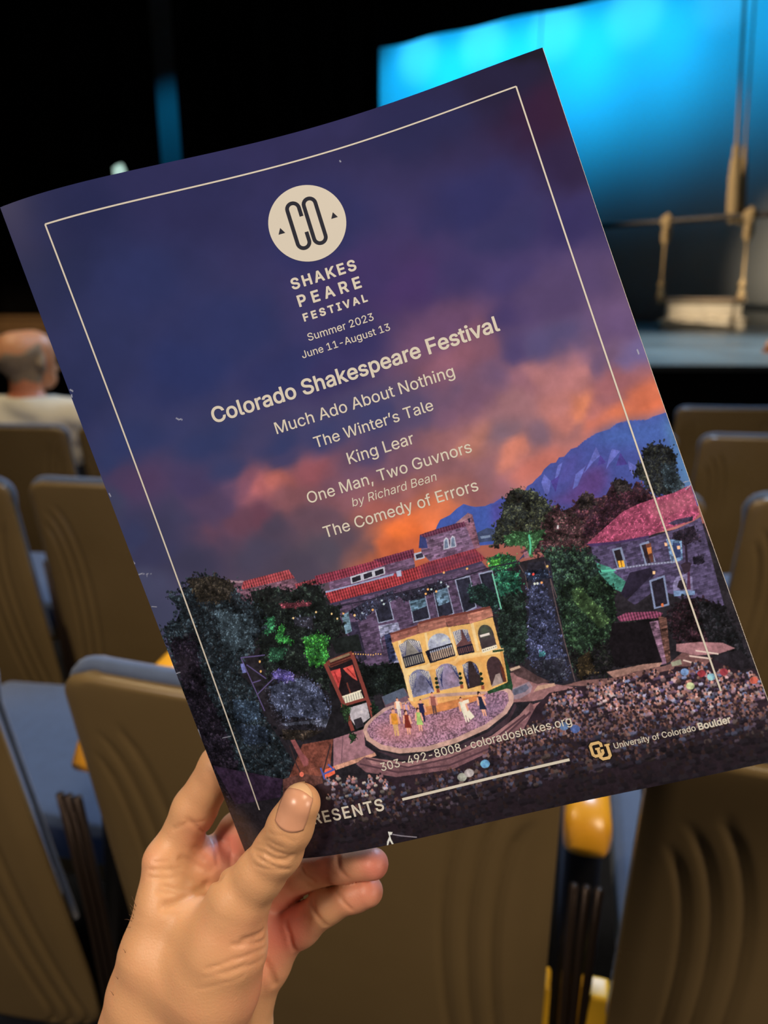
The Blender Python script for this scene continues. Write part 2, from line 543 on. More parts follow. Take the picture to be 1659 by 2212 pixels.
# ------------------------------------------------------------------ theatre seats
SW = 0.242                                # half width at the top
REC = 0.177                               # recline
SH = 0.64                                # shell height
def half_w(d): return SW + 0.002 * min(1.0, d / 0.6)
def shell_pt(u, d, off=0.0, inset=0.0):
    """u -1..1 across, d distance below the top; off = forward offset"""
    hw = half_w(d) - inset
    x = u * hw
    y = REC * d + 0.012 * (abs(u) ** 2.0) + off - 0.012
    return (x, y, 0.836 - d)

def groove(u, d):
    """three curved grooves down each side of the shell"""
    x = half_w(d) - abs(u) * half_w(d)
    g = 0.0
    for (e0, em, d0) in ((0.012, 0.0535, 0.095), (0.018, 0.078, 0.065), (0.040, 0.104, 0.05)):
        if d < d0: continue
        if d < 0.27: xg = e0 + (em - e0) * math.sqrt(max(0.0, 1 - ((0.27 - d) / (0.275 - d0)) ** 2))
        else: xg = em - 0.012 * ((d - 0.27) / 0.2) ** 2
        g = max(g, math.exp(-((x - xg) / 0.0045) ** 2) * min(1.0, (d - d0) / 0.03))
    return g

def outline_scale(d, r=0.032, h=SH):
    """corner rounding: how far in the side edge is at depth d"""
    if d < r: return r - math.sqrt(max(0, r * r - (r - d) ** 2))
    if d > h - 0.05:
        k = d - (h - 0.05)
        return 0.05 - math.sqrt(max(0, 0.0025 - k * k))
    return 0.0

def make_panel(name, off_back, off_front, nx, ds, rail=0.0, grooves=False, inset=0.0, h=SH):
    """closed curved panel (rear and front skins joined round the edge)"""
    us = [math.sin(math.pi / 2 * s) * 0.5 + s * 0.5 for s in np.linspace(-1, 1, nx)]
    back, front = [], []
    for d in ds:
        ins = outline_scale(d, 0.032, h) + inset
        rb, rf = [], []
        for u in us:
            g = groove(u, d) * 0.0052 if grooves else 0.0
            e = max(0.0, (abs(u) - 0.9) / 0.1) ** 2 * 0.006
            rb.append(shell_pt(u, d, off_back + g + e, ins))
            rf.append(shell_pt(u, d, off_front - e, ins))
        back.append(rb); front.append(rf)
    B, F = np.array(back), np.array(front)
    h_, w_ = B.shape[:2]
    V = np.concatenate([B.reshape(-1, 3), F.reshape(-1, 3)])
    idx = np.arange(h_ * w_).reshape(h_, w_)
    q = [np.stack([idx[:-1, :-1], idx[1:, :-1], idx[1:, 1:], idx[:-1, 1:]], -1).reshape(-1, 4)]
    j = idx + h_ * w_
    q.append(np.stack([j[:-1, :-1], j[:-1, 1:], j[1:, 1:], j[1:, :-1]], -1).reshape(-1, 4))
    for a, b in ((idx[:, 0], j[:, 0]), (j[:, -1], idx[:, -1])):
        q.append(np.stack([a[:-1], b[:-1], b[1:], a[1:]], -1))
    for a, b in ((j[0], idx[0]), (idx[-1], j[-1])):
        q.append(np.stack([a[:-1], b[:-1], b[1:], a[1:]], -1))
    return raw_mesh(name, V, np.concatenate(q))

def make_seat():
    root = empty('theatre_seat')
    ds = np.concatenate([np.linspace(0.0, 0.05, 8), np.linspace(0.06, SH - 0.06, 110), np.linspace(SH - 0.05, SH, 8)])
    link('back_shell', make_panel('back_shell', 0.0, 0.018, 140, ds, grooves=True), M_SHELL, root)
    dc = np.concatenate([np.linspace(-0.012, 0.04, 10), np.linspace(0.06, 0.40, 14), np.linspace(0.41, 0.43, 4)])
    bm = bmesh.new()
    us = np.linspace(-1, 1, 33)
    pts = []
    r = 0.032
    side = [(-1, d) for d in np.linspace(0.42, 0.05, 12)] + [(None, a) for a in np.linspace(0, math.pi / 2, 8)[1:]]
    edge = []
    for d in np.linspace(0.42, r, 12): edge.append(Vector(shell_pt(-1, d, 0.024, 0.004)))
    for a in np.linspace(0, math.pi / 2, 8)[1:]:
        d = r - r * math.sin(a)
        ins = r - r * math.cos(a)
        edge.append(Vector(shell_pt(-1, d, 0.024, ins + 0.004)))
    for u in np.linspace(-0.80, 0.80, 21): edge.append(Vector(shell_pt(u, -0.002, 0.024, 0.0)))
    for a in np.linspace(math.pi / 2, 0, 8)[:-1]:
        d = r - r * math.sin(a)
        ins = r - r * math.cos(a)
        edge.append(Vector(shell_pt(1, d, 0.024, ins + 0.004)))
    for d in np.linspace(r, 0.42, 12): edge.append(Vector(shell_pt(1, d, 0.024, 0.004)))
    rr = []
    for i, p in enumerate(edge):
        rr.append(0.004 if i in (0, len(edge) - 1) else (0.0035 if p.z < 0.78 else 0.0095))
    tube(bm, edge, rr, 10)
    from_bm('edge_roll', bm, M_BLUE, root)
    link('back_cushion', make_panel('back_cushion', 0.020, 0.045, 40, np.linspace(0.014, 0.44, 30), inset=0.028, h=0.44), M_BLUE, root)
    # seat cushion, folded down
    bm = bmesh.new()
    bx(bm, (0, 0.375, 0.415), (0.44, 0.32, 0.075), Matrix.Rotation(math.radians(4), 3, 'X'), 0.028)
    bmesh.ops.subdivide_edges(bm, edges=bm.edges[:], cuts=2, use_grid_fill=True)
    for v in bm.verts:
        if v.co.z > 0.42: v.co.z += 0.012 * (1 - min(1, abs(v.co.x / 0.22)) ** 2)
    from_bm('seat_cushion', bm, M_BLUE, root)
    bm = bmesh.new()
    bx(bm, (0, 0.375, 0.355), (0.41, 0.28, 0.05), Matrix.Rotation(math.radians(4), 3, 'X'), 0.02)
    from_bm('seat_pan', bm, M_SHELL, root)
    bm = bmesh.new()
    bx(bm, (0, 0.145, 0.165), (0.44, 0.025, 0.06), None, 0.008)
    from_bm('seat_bracket', bm, M_YEL2, root)
    # the standard at its right: post, bars, yellow plates, arm rest
    x0 = STX
    bm = bmesh.new()
    bx(bm, (x0, 0.225, 0.32), (0.040, 0.20, 0.62), Matrix.Rotation(math.radians(-6), 3, 'X'), 0.008)
    bx(bm, (x0, 0.25, 0.012), (0.07, 0.34, 0.024), None, 0.006)
    from_bm('standard', bm, M_BLACK, root)
    for dx in (-0.012, 0.0, 0.012):
        bm = bmesh.new()
        tube(bm, [(x0 + dx, 0.075, 0.625), (x0 + dx * 0.9, 0.092, 0.45), (x0 + dx * 0.8, 0.115, 0.06)], 0.0048, 8)
        from_bm('bar', bm, M_BRONZE, root)
    for dx, ww in ((-0.032, 0.014), (0.022, 0.030)):
        bm = bmesh.new()
        bx(bm, (x0 + dx, 0.105, 0.235), (ww, 0.03, 0.47), None, 0.0055)
        from_bm('yellow_plate', bm, M_YEL2, root)
    bm = bmesh.new()
    n = 14
    P = []
    for i, s in enumerate(np.linspace(0, 1, n)):
        y = 0.108 + 0.30 * s
        z = 0.640 + 0.012 * s
        hw = 0.0255 * (1 - 0.10 * s)
        e = min(1.0, (0.16 + 2.0 * min(s, 1 - s) / 0.16)) if min(s, 1 - s) < 0.08 else 1.0
        e = math.sqrt(max(0.05, 1 - (1 - min(1, min(s, 1 - s) / 0.08)) ** 2))
        ring = []
        for a in np.linspace(0, 2 * math.pi, 16, endpoint=False):
            cx_ = math.copysign(abs(math.cos(a)) ** 0.6, math.cos(a))
            sz_ = math.copysign(abs(math.sin(a)) ** 0.6, math.sin(a))
            ring.append(bm.verts.new((x0 + hw * (0.62 + 0.38 * e) * cx_, y, z + 0.027 * e * sz_)))
        P.append(ring)
    for a, b in zip(P[:-1], P[1:]):
        for k in range(16):
            bm.faces.new((a[k], a[(k + 1) % 16], b[(k + 1) % 16], b[k]))
    bm.faces.new(P[0][::-1]); bm.faces.new(P[-1])
    from_bm('arm_rest', bm, M_YEL, root)
    return root
STX = 0.2755

def copy_seat(src):
    r = src.copy()
    C.objects.link(r)
    for ch in src.children:
        c = ch.copy()
        C.objects.link(c)
        c.parent = r
        if c.name.startswith('yellow_plate'): c.location = (0, 0.25, -0.165)      # set lower and further in
    return r

proto = make_seat()
GROUPS = ['seats in the nearest row', 'seats in the second row', 'seats in the third row', 'seats in the fourth row']
ROWN = ['nearest', 'second', 'third', 'fourth']
SEATS = [
    (0, 0.0, 'brown-backed theatre seat in the nearest row, directly behind the hand and programme'),
    (0, -0.585, 'brown-backed theatre seat in the nearest row, cut off by the lower left picture edge'),
    (0, 0.551, 'brown-backed theatre seat in the nearest row, at lower right beside the amber arm rest'),
    (1, -1.085, 'second-row brown theatre seat cut off by the left picture edge, above the blue seat cushion'),
    (1, -0.565, 'second-row brown theatre seat left of the programme, above the blue-edged nearest seat'),
    (1, -0.09, 'second-row brown theatre seat hidden behind the middle of the programme'),
    (1, 0.425, "second-row brown theatre seat hidden behind the programme's lower right half"),
    (1, 1.0, 'second-row brown theatre seat cut off by the right picture edge'),
    (2, -1.38, 'third-row brown theatre seat holding the person in the white shirt'),
    (2, 1.31, 'third-row empty brown theatre seat with pale top edge, right of the programme'),
    (2, 0.75, "third-row brown theatre seat mostly behind the programme's right edge"),
    (3, 1.65, 'fourth-row dark theatre seat with pale top edge below the stage, right of the programme'),
    (3, -1.65, 'fourth-row dark theatre seat just ahead of the person in the white shirt'),
    (2, -0.86, 'third-row brown theatre seat wholly hidden behind the programme'),
    (2, -0.315, 'third-row brown theatre seat wholly hidden behind the programme'),
    (2, 0.23, 'third-row brown theatre seat wholly hidden behind the programme'),
    (3, -1.1, 'fourth-row dark theatre seat wholly hidden behind the programme'),
    (3, -0.55, 'fourth-row dark theatre seat wholly hidden behind the programme'),
    (3, 0.0, 'fourth-row dark theatre seat wholly hidden behind the programme'),
    (3, 0.55, 'fourth-row dark theatre seat wholly hidden behind the programme'),
    (3, 1.1, 'fourth-row dark theatre seat wholly hidden behind the programme'),
]
used = False
for row, x, lab in SEATS:
    o = copy_seat(proto) if used else proto
    used = True
    o.location = (x, ROWY[row] - x * (0.0, 0.087, 0.077, 0.10)[row], FLZ[row]) if row else (-0.0848 + x * math.cos(0.2384), ROWY[0] - x * math.sin(0.2384), FLZ[0])
    o.rotation_euler = (0, 0, -(0.2384, 0.12, 0.10, 0.10)[row])
    tag(o, lab, 'seat', GROUPS[row])
    if row == 0 and x < -0.2:                       # its lower plates are not there
        for c in list(o.children):
            if c.name.startswith(('yellow_plate', 'seat_bracket')): bpy.data.objects.remove(c)

# ------------------------------------------------------------------ smooth bodies from distance fields
def seg_dist(X, Y, Z, a, b, ra, rb):
    a = np.asarray(a, np.float32); b = np.asarray(b, np.float32)
    d = b - a
    L2 = float((d * d).sum()) + 1e-12
    t = ((X - a[0]) * d[0] + (Y - a[1]) * d[1] + (Z - a[2]) * d[2]) / L2
    np.clip(t, 0, 1, out=t)
    r = ra + (rb - ra) * t
    return np.sqrt((X - a[0] - t * d[0]) ** 2 + (Y - a[1] - t * d[1]) ** 2 + (Z - a[2] - t * d[2]) ** 2) - r

def smin(a, b, k):
    h = np.clip(0.5 + 0.5 * (b - a) / k, 0, 1)
    return b * (1 - h) + a * h - k * h * (1 - h)

def chain(X, Y, Z, pts, k=0.003):
    r = None
    for (a, b) in zip(pts[:-1], pts[1:]):
        d = seg_dist(X, Y, Z, a[:3], b[:3], a[3], b[3])
        r = d if r is None else smin(r, d, k)
    return r

def surface_nets(F, org, h):
    """mesh of the zero level of F (negative inside) on a regular grid"""
    s = F < 0
    nx, ny, nz = F.shape
    cnt = np.zeros((nx - 1, ny - 1, nz - 1), np.int8)
    for i in (0, 1):
        for j in (0, 1):
            for k in (0, 1):
                cnt += s[i:nx - 1 + i, j:ny - 1 + j, k:nz - 1 + k]
    act = (cnt > 0) & (cnt < 8)
    idx = -np.ones(act.shape, np.int64)
    cells = np.argwhere(act)
    idx[act] = np.arange(len(cells))
    acc = np.zeros((len(cells), 3)); n = np.zeros(len(cells))
    cor = [(i, j, k) for i in (0, 1) for j in (0, 1) for k in (0, 1)]
    ci, cj, ck = cells.T
    val = {c: F[ci + c[0], cj + c[1], ck + c[2]] for c in cor}
    for a in cor:
        for ax in range(3):
            if a[ax]: continue
            b = tuple(1 if q == ax else a[q] for q in range(3))
            fa, fb = val[a], val[b]
            m = (fa < 0) != (fb < 0)
            t = np.where(m, fa / np.where(m, fa - fb, 1), 0)
            p = np.tile(np.array(a, float), (len(cells), 1))
            p[:, ax] = t
            acc[m] += p[m]; n[m] += 1
    V = (cells + acc / n[:, None]) * h + np.array(org)
    quads = []
    for ax in range(3):
        o1, o2 = [(1, 2), (2, 0), (0, 1)][ax]
        sl0 = [slice(None)] * 3; sl1 = [slice(None)] * 3
        sl0[ax] = slice(0, -1); sl1[ax] = slice(1, None)
        ch = s[tuple(sl0)] != s[tuple(sl1)]
        e = np.argwhere(ch)
        ok = (e[:, o1] > 0) & (e[:, o2] > 0) & (e[:, o1] < F.shape[o1] - 1) & (e[:, o2] < F.shape[o2] - 1)
        e = e[ok]
        flip = s[tuple(e.T)]
        def at(d1, d2):
            c = e.copy(); c[:, o1] -= d1; c[:, o2] -= d2
            return idx[c[:, 0], c[:, 1], c[:, 2]]
        q = np.stack([at(1, 1), at(0, 1), at(0, 0), at(1, 0)], 1)
        q[~flip] = q[~flip][:, ::-1]
        quads.append(q)
    Q = np.concatenate(quads)
    Q = Q[(Q >= 0).all(1)]
    return V, Q

def field_grid(lo, hi, h):
    xs = np.arange(lo[0], hi[0], h, dtype=np.float32); ys = np.arange(lo[1], hi[1], h, dtype=np.float32); zs_ = np.arange(lo[2], hi[2], h, dtype=np.float32)
    return np.meshgrid(xs, ys, zs_, indexing='ij', sparse=True)

def flush_attr(me, V, spots):
    f = np.zeros(len(V), np.float32)
    for (x, y, z, r, a) in spots:
        f += a * np.exp(-((V - np.array((x, y, z))) ** 2).sum(1) / (r * r))
    at = me.attributes.new('flush', 'FLOAT', 'POINT')
    at.data.foreach_set('value', np.clip(f, -0.3, 1).astype(np.float32))

# ------------------------------------------------------------------ the hand holding the programme
HB = [[(-0.09677, 0.26582, 0.91785, 0.0093), (-0.09386, 0.25759, 0.90119, 0.0132), (-0.09608, 0.25013, 0.88364, 0.017), (-0.10112, 0.24639, 0.86455, 0.018), (-0.10531, 0.24392, 0.84623, 0.019), (-0.11251, 0.2362, 0.80386, 0.022)], [(-0.05947, 0.24242, 0.91998, 0.011), (-0.06522, 0.23941, 0.89988, 0.016), (-0.07111, 0.23802, 0.88166, 0.0185), (-0.07643, 0.23745, 0.85928, 0.018), (-0.08435, 0.23262, 0.80926, 0.022)], [(-0.07979, 0.2491, 0.89738, 0.0125), (-0.08261, 0.24498, 0.88047, 0.017), (-0.08907, 0.24163, 0.85585, 0.02), (-0.09908, 0.2362, 0.80386, 0.024)], [(-0.09213, 0.27054, 0.91279, 0.009), (-0.08042, 0.27318, 0.91115, 0.0095), (-0.07185, 0.2734, 0.90503, 0.009)], [(-0.07699, 0.27672, 0.89535, 0.009), (-0.06145, 0.27025, 0.88448, 0.01), (-0.05054, 0.26527, 0.87501, 0.0095)], [(-0.05096, 0.26588, 0.87703, 0.0095), (-0.05418, 0.26171, 0.8668, 0.011), (-0.06004, 0.25848, 0.85281, 0.0105)], [(-0.06339, 0.25863, 0.84987, 0.011), (-0.06508, 0.25461, 0.83672, 0.013), (-0.07397, 0.24192, 0.79523, 0.02)], [(-0.07331, 0.26615, 0.88472, 0.014), (-0.07474, 0.25708, 0.86532, 0.018), (-0.0817, 0.2502, 0.83257, 0.018)]]          # lists of (x, y, z, r): parts of the palm, wrist and forearm
HF = [[(-0.07281, 0.2399, 0.89123, 0.015), (-0.05947, 0.24225, 0.91944, 0.0114), (-0.04983, 0.24191, 0.93371, 0.0096), (-0.04214, 0.24217, 0.94481, 0.0093), (-0.03684, 0.24169, 0.95695, 0.0086), (-0.03243, 0.24267, 0.96699, 0.0077)], [(-0.09454, 0.27063, 0.9165, 0.0096), (-0.08423, 0.27554, 0.93767, 0.0094), (-0.07183, 0.27771, 0.95845, 0.0088), (-0.05375, 0.27578, 0.97266, 0.0078), (-0.04132, 0.27436, 0.98, 0.0069)], [(-0.08043, 0.27941, 0.90074, 0.0095), (-0.06735, 0.28373, 0.91829, 0.0088), (-0.05024, 0.28117, 0.93387, 0.0082), (-0.03033, 0.27342, 0.94615, 0.0074), (-0.01771, 0.26754, 0.95426, 0.0066)], [(-0.05822, 0.27599, 0.8827, 0.009), (-0.04808, 0.27578, 0.89228, 0.0084), (-0.03545, 0.27183, 0.90675, 0.0076), (-0.01833, 0.26138, 0.92043, 0.007), (-0.00459, 0.25496, 0.92679, 0.0065)], [(-0.04927, 0.26496, 0.874, 0.009), (-0.03743, 0.26395, 0.88437, 0.0084), (-0.02529, 0.26183, 0.89795, 0.0074), (-0.01276, 0.25843, 0.90738, 0.0067), (-0.00687, 0.25642, 0.91107, 0.0065)]]          # thumb and the four fingers
CREASE = [([(-0.05184, 0.23978, 0.94806), (-0.04639, 0.23446, 0.9506), (-0.04191, 0.23253, 0.94931), (-0.03774, 0.23293, 0.94869), (-0.03563, 0.23349, 0.95017)], 0.0009, 0.0009), ([(-0.05097, 0.24031, 0.94979), (-0.0457, 0.2354, 0.95322), (-0.04113, 0.23296, 0.95237), (-0.03763, 0.23279, 0.95123)], 0.0007, 0.0006), ([(-0.04884, 0.23917, 0.95253), (-0.04407, 0.23479, 0.95591), (-0.03883, 0.23235, 0.95505)], 0.0006, 0.0004), ([(-0.05046, 0.23665, 0.94777), (-0.04559, 0.23295, 0.94763), (-0.04128, 0.23202, 0.94588), (-0.03661, 0.23367, 0.94348)], 0.0007, 0.0005), ([(-0.09151, 0.24758, 0.91168), (-0.08626, 0.24968, 0.91199), (-0.08198, 0.25416, 0.91147), (-0.07738, 0.26088, 0.90938), (-0.06655, 0.24305, 0.93113)], 0.0016, 0.0016), ([(-0.09576, 0.25144, 0.91557), (-0.08821, 0.25172, 0.91385), (-0.08308, 0.25237, 0.91176)], 0.0008, 0.0004), ([(-0.09376, 0.25302, 0.91694), (-0.08712, 0.25366, 0.91439), (-0.08107, 0.25672, 0.91093)], 0.0007, 0.0004), ([(-0.09167, 0.25797, 0.92096), (-0.08449, 0.25897, 0.91515), (-0.07883, 0.26058, 0.91066)], 0.0008, 0.0004), ([(-0.08778, 0.26185, 0.92323), (-0.08221, 0.26359, 0.91822), (-0.07603, 0.26367, 0.91469), (-0.06759, 0.24413, 0.93011)], 0.0012, 0.0009), ([(-0.0842, 0.2655, 0.94024), (-0.08004, 0.26632, 0.93478), (-0.07843, 0.27982, 0.92033)], 0.0009, 0.0007), ([(-0.09112, 0.26603, 0.93502), (-0.08423, 0.26526, 0.93902), (-0.07835, 0.26692, 0.93811)], 0.0007, 0.00035), ([(-0.08242, 0.26653, 0.9249), (-0.07869, 0.2661, 0.91938), (-0.07462, 0.26485, 0.91558)], 0.001, 0.0006), ([(-0.05524, 0.22881, 0.91375), (-0.05204, 0.23101, 0.91278), (-0.04912, 0.23507, 0.91079)], 0.0012, 0.001), ([(-0.05926, 0.22705, 0.91336), (-0.05333, 0.22953, 0.91113), (-0.04845, 0.23637, 0.90562)], 0.0009, 0.0006), ([(-0.06904, 0.22331, 0.90555), (-0.05919, 0.2251, 0.90815), (-0.0515, 0.23017, 0.90624), (-0.04822, 0.23627, 0.90239)], 0.0008, 0.0004), ([(-0.06326, 0.22255, 0.90364), (-0.05523, 0.22573, 0.90373), (-0.04927, 0.23261, 0.89975)], 0.0008, 0.00035), ([(-0.05176, 0.25151, 0.87653), (-0.04981, 0.25066, 0.8723), (-0.04811, 0.25075, 0.86538)], 0.0014, 0.0014), ([(-0.04342, 0.25984, 0.89021), (-0.04143, 0.25593, 0.88714), (-0.03964, 0.25553, 0.87931)], 0.001, 0.001), ([(-0.03212, 0.26055, 0.9027), (-0.03055, 0.25613, 0.9011), (-0.02725, 0.2537, 0.89759), (-0.02535, 0.25399, 0.89477)], 0.001, 0.0011), ([(-0.02054, 0.25857, 0.91062), (-0.01828, 0.25347, 0.90969), (-0.01428, 0.25097, 0.90681)], 0.0009, 0.0009), ([(-0.01977, 0.25761, 0.92754), (-0.01924, 0.25453, 0.9251), (-0.01608, 0.2526, 0.92214)], 0.0009, 0.0009), ([(-0.03589, 0.26557, 0.91491), (-0.03358, 0.26213, 0.91315), (-0.0306, 0.26025, 0.91296)], 0.0009, 0.0007), ([(-0.10085, 0.25632, 0.91863), (-0.09417, 0.25504, 0.91887), (-0.0879, 0.25755, 0.91747)], 0.0006, 0.0003), ([(-0.10027, 0.25778, 0.92114), (-0.0931, 0.25755, 0.92135), (-0.0876, 0.26016, 0.91991)], 0.0006, 0.0003), ([(-0.09879, 0.25895, 0.92393), (-0.09262, 0.25946, 0.92394)], 0.0006, 0.00025), ([(-0.05031, 0.23478, 0.94464), (-0.0449, 0.23222, 0.94482), (-0.03994, 0.23216, 0.94444)], 0.0006, 0.00035), ([(-0.04407, 0.23571, 0.95896), (-0.03798, 0.23271, 0.95983), (-0.03386, 0.23264, 0.95735)], 0.0006, 0.00025), ([(-0.07819, 0.2755, 0.92202), (-0.07462, 0.26989, 0.91995), (-0.07322, 0.26587, 0.91563)], 0.0008, 0.0005), ([(-0.06979, 0.27486, 0.92157), (-0.06816, 0.27352, 0.91672), (-0.0684, 0.2695, 0.9133)], 0.0009, 0.0006), ([(-0.07057, 0.22258, 0.90174), (-0.06188, 0.22315, 0.9048), (-0.05397, 0.22694, 0.90423)], 0.0006, 0.00025), ([(-0.07371, 0.22212, 0.89669), (-0.06336, 0.22185, 0.89981), (-0.05531, 0.225, 0.89988)], 0.0006, 0.00022)]     # skin folds: polyline, width, depth
FLUSH = [(0.00106, 0.25251, 0.92902, 0.008, 0.7), (-0.00566, 0.25021, 0.93114, 0.009, 0.7), (-0.00188, 0.25489, 0.91501, 0.008, 0.6), (-0.01166, 0.25182, 0.91311, 0.01, 0.5), (-0.03717, 0.26515, 0.89618, 0.01, 0.3), (-0.07434, 0.27203, 0.92029, 0.012, 0.6), (-0.0785, 0.2675, 0.93406, 0.008, 0.35), (-0.0686, 0.27387, 0.91866, 0.009, 0.7), (-0.04479, 0.26128, 0.88975, 0.012, 0.6), (-0.04874, 0.25405, 0.8793, 0.014, 0.5), (-0.05163, 0.23409, 0.87929, 0.014, 0.5), (-0.03841, 0.25601, 0.89011, 0.01, 0.4), (-0.02563, 0.25747, 0.9211, 0.01, 0.5), (-0.03547, 0.24311, 0.97411, 0.005, 0.2), (-0.10188, 0.26028, 0.92338, 0.009, 0.25), (-0.04972, 0.23366, 0.90896, 0.009, 0.25), (-0.0406, 0.23275, 0.95489, 0.009, -0.25), (-0.09092, 0.24739, 0.91144, 0.014, -0.2)]
allp = np.array([p for c in HB + HF for p in c])
lo = (allp[:, :3] - allp[:, 3:] - 0.004).min(0); hi = (allp[:, :3] + allp[:, 3:] + 0.004).max(0)
HH = 0.00072
X, Y, Z = field_grid(lo, hi, HH)
base = None
for c in HB:
    d = chain(X, Y, Z, c, 0.006)
    base = d if base is None else smin(base, d, 0.0075)
F = base
for c, k in zip(HF, [0.006, 0.005, 0.003, 0.003, 0.004]):
    F = np.minimum(F, smin(base, chain(X, Y, Z, c, 0.0035), k))
for pts, wd, dp in CREASE:
    dd = None
    for a, b in zip(pts[:-1], pts[1:]):
        q = seg_dist(X, Y, Z, a, b, 0, 0)
        dd = q if dd is None else np.minimum(dd, q)
    F = F + 1.45 * dp * np.exp(-(dd / wd) ** 2)
V, Q = surface_nets(F, lo, HH)
me = raw_mesh('person', V, Q)
flush_attr(me, V, FLUSH)
hand = link('person', me, M_SKIN)
tag(hand, 'person seen only as left hand and forearm, gripping the programme', 'person')
sm = hand.modifiers.new('soften', 'SMOOTH')
sm.factor = 0.5
sm.iterations = 3

# trilinear lookup of the hand's field, used to lay the nail on the thumb
def field_at(p):
    q = (np.asarray(p) - lo) / HH
    i = np.clip(np.floor(q).astype(int), 0, np.array(F.shape) - 2)
    f = q - i
    r = 0
    for a in (0, 1):
        for b in (0, 1):
            for c_ in (0, 1):
                r += F[i[0] + a, i[1] + b, i[2] + c_] * (f[0] if a else 1 - f[0]) * (f[1] if b else 1 - f[1]) * (f[2] if c_ else 1 - f[2])
    return r
NC, NU, NV = Vector((-0.03443, 0.23623, 0.97085)), Vector((0.94813, -0.24535, -0.20214)).normalized(), Vector((0.30424, 0.51593, 0.80078)).normalized()   # centre, across, towards the tip
NN = NU.cross(NV).normalized()
if NN.dot(Vector(EYE) - NC) < 0: NN = -NN
def nail_mesh(v0, v1, lift, hw):
    n, m = 21, 17
    P = np.zeros((m, n, 3))
    for j, t in enumerate(np.linspace(0, 1, m)):
        v = v0 + (v1 - v0) * t
        for i, s in enumerate(np.linspace(-1, 1, n)):
            wv = hw * nail_w(v)
            dv = nail_bow(v, s)
            p = NC + NU * (s * wv) + NV * (v + dv) + NN * 0.02
            st = 0.0
            for _ in range(60):
                f = field_at(p - NN * st)
                if f < 0.00005: break
                st += max(f * 0.7, 0.00004)
            e = 1 - abs(s) ** 6
            p = p - NN * (st - lift * (0.35 + 0.65 * e))
            P[j, i] = p
    return grid_mesh('nail', P)
def nail_w(v):            # v from -base to tip, metres
    t = (v + 0.0076) / 0.0150
    return 0.93 + 0.09 * math.sin(math.pi * min(1, max(0, t))) - (0.16 * max(0, (t - 0.8) / 0.2) ** 2 if t > 0.8 else 0)
def nail_bow(v, s):       # base curves down, tip curves round
    t = (v + 0.0076) / 0.0150
    return -(1 - t) * 0.0022 * (1 - s * s) * 1.0 + t * 0.0022 * (1 - s * s) - t * 0.0012
nl = link('thumbnail', nail_mesh(-0.0076, 0.0056, 0.00022, 0.0063), M_NAIL, hand)
nt_ = link('nail_edge', nail_mesh(0.0055, 0.0074, 0.00028, 0.0062), M_NAILTIP, hand)
for o in (nl, nt_):
    s_ = o.modifiers.new('thickness', 'SOLIDIFY')
    s_.thickness = 0.0003
    s_.offset = -1
# fine hairs along the outer wrist
bm = bmesh.new()
rr = random.Random(4)
for a, b in [((-0.10531, 0.25134, 0.90795), (-0.10711, 0.25263, 0.91217)), ((-0.10565, 0.25075, 0.90658), (-0.10805, 0.25158, 0.90926)), ((-0.1062, 0.24911, 0.90358), (-0.1082, 0.2497, 0.90549)), ((-0.10695, 0.24921, 0.90225), (-0.11015, 0.24944, 0.90301)), ((-0.10729, 0.2479, 0.90039), (-0.1089, 0.24778, 0.90001)), ((-0.10652, 0.25028, 0.9041), (-0.10793, 0.25134, 0.90755)), ((-0.10766, 0.24074, 0.8945), (-0.10886, 0.24121, 0.89604)), ((-0.11285, 0.23593, 0.87709), (-0.11445, 0.23652, 0.87901)), ((-0.11085, 0.23776, 0.88373), (-0.11205, 0.23811, 0.88488))]:
    a = Vector(a); b = Vector(b)
    mid = (a + b) / 2 + (b - a).length * 0.15 * Vector((rr.random() - 0.5, 0, 1))
    tube(bm, [a, mid, b], [0.00010, 0.00008, 0.00003], 5)
from_bm('arm_hair', bm, M_AHAIR, hand)

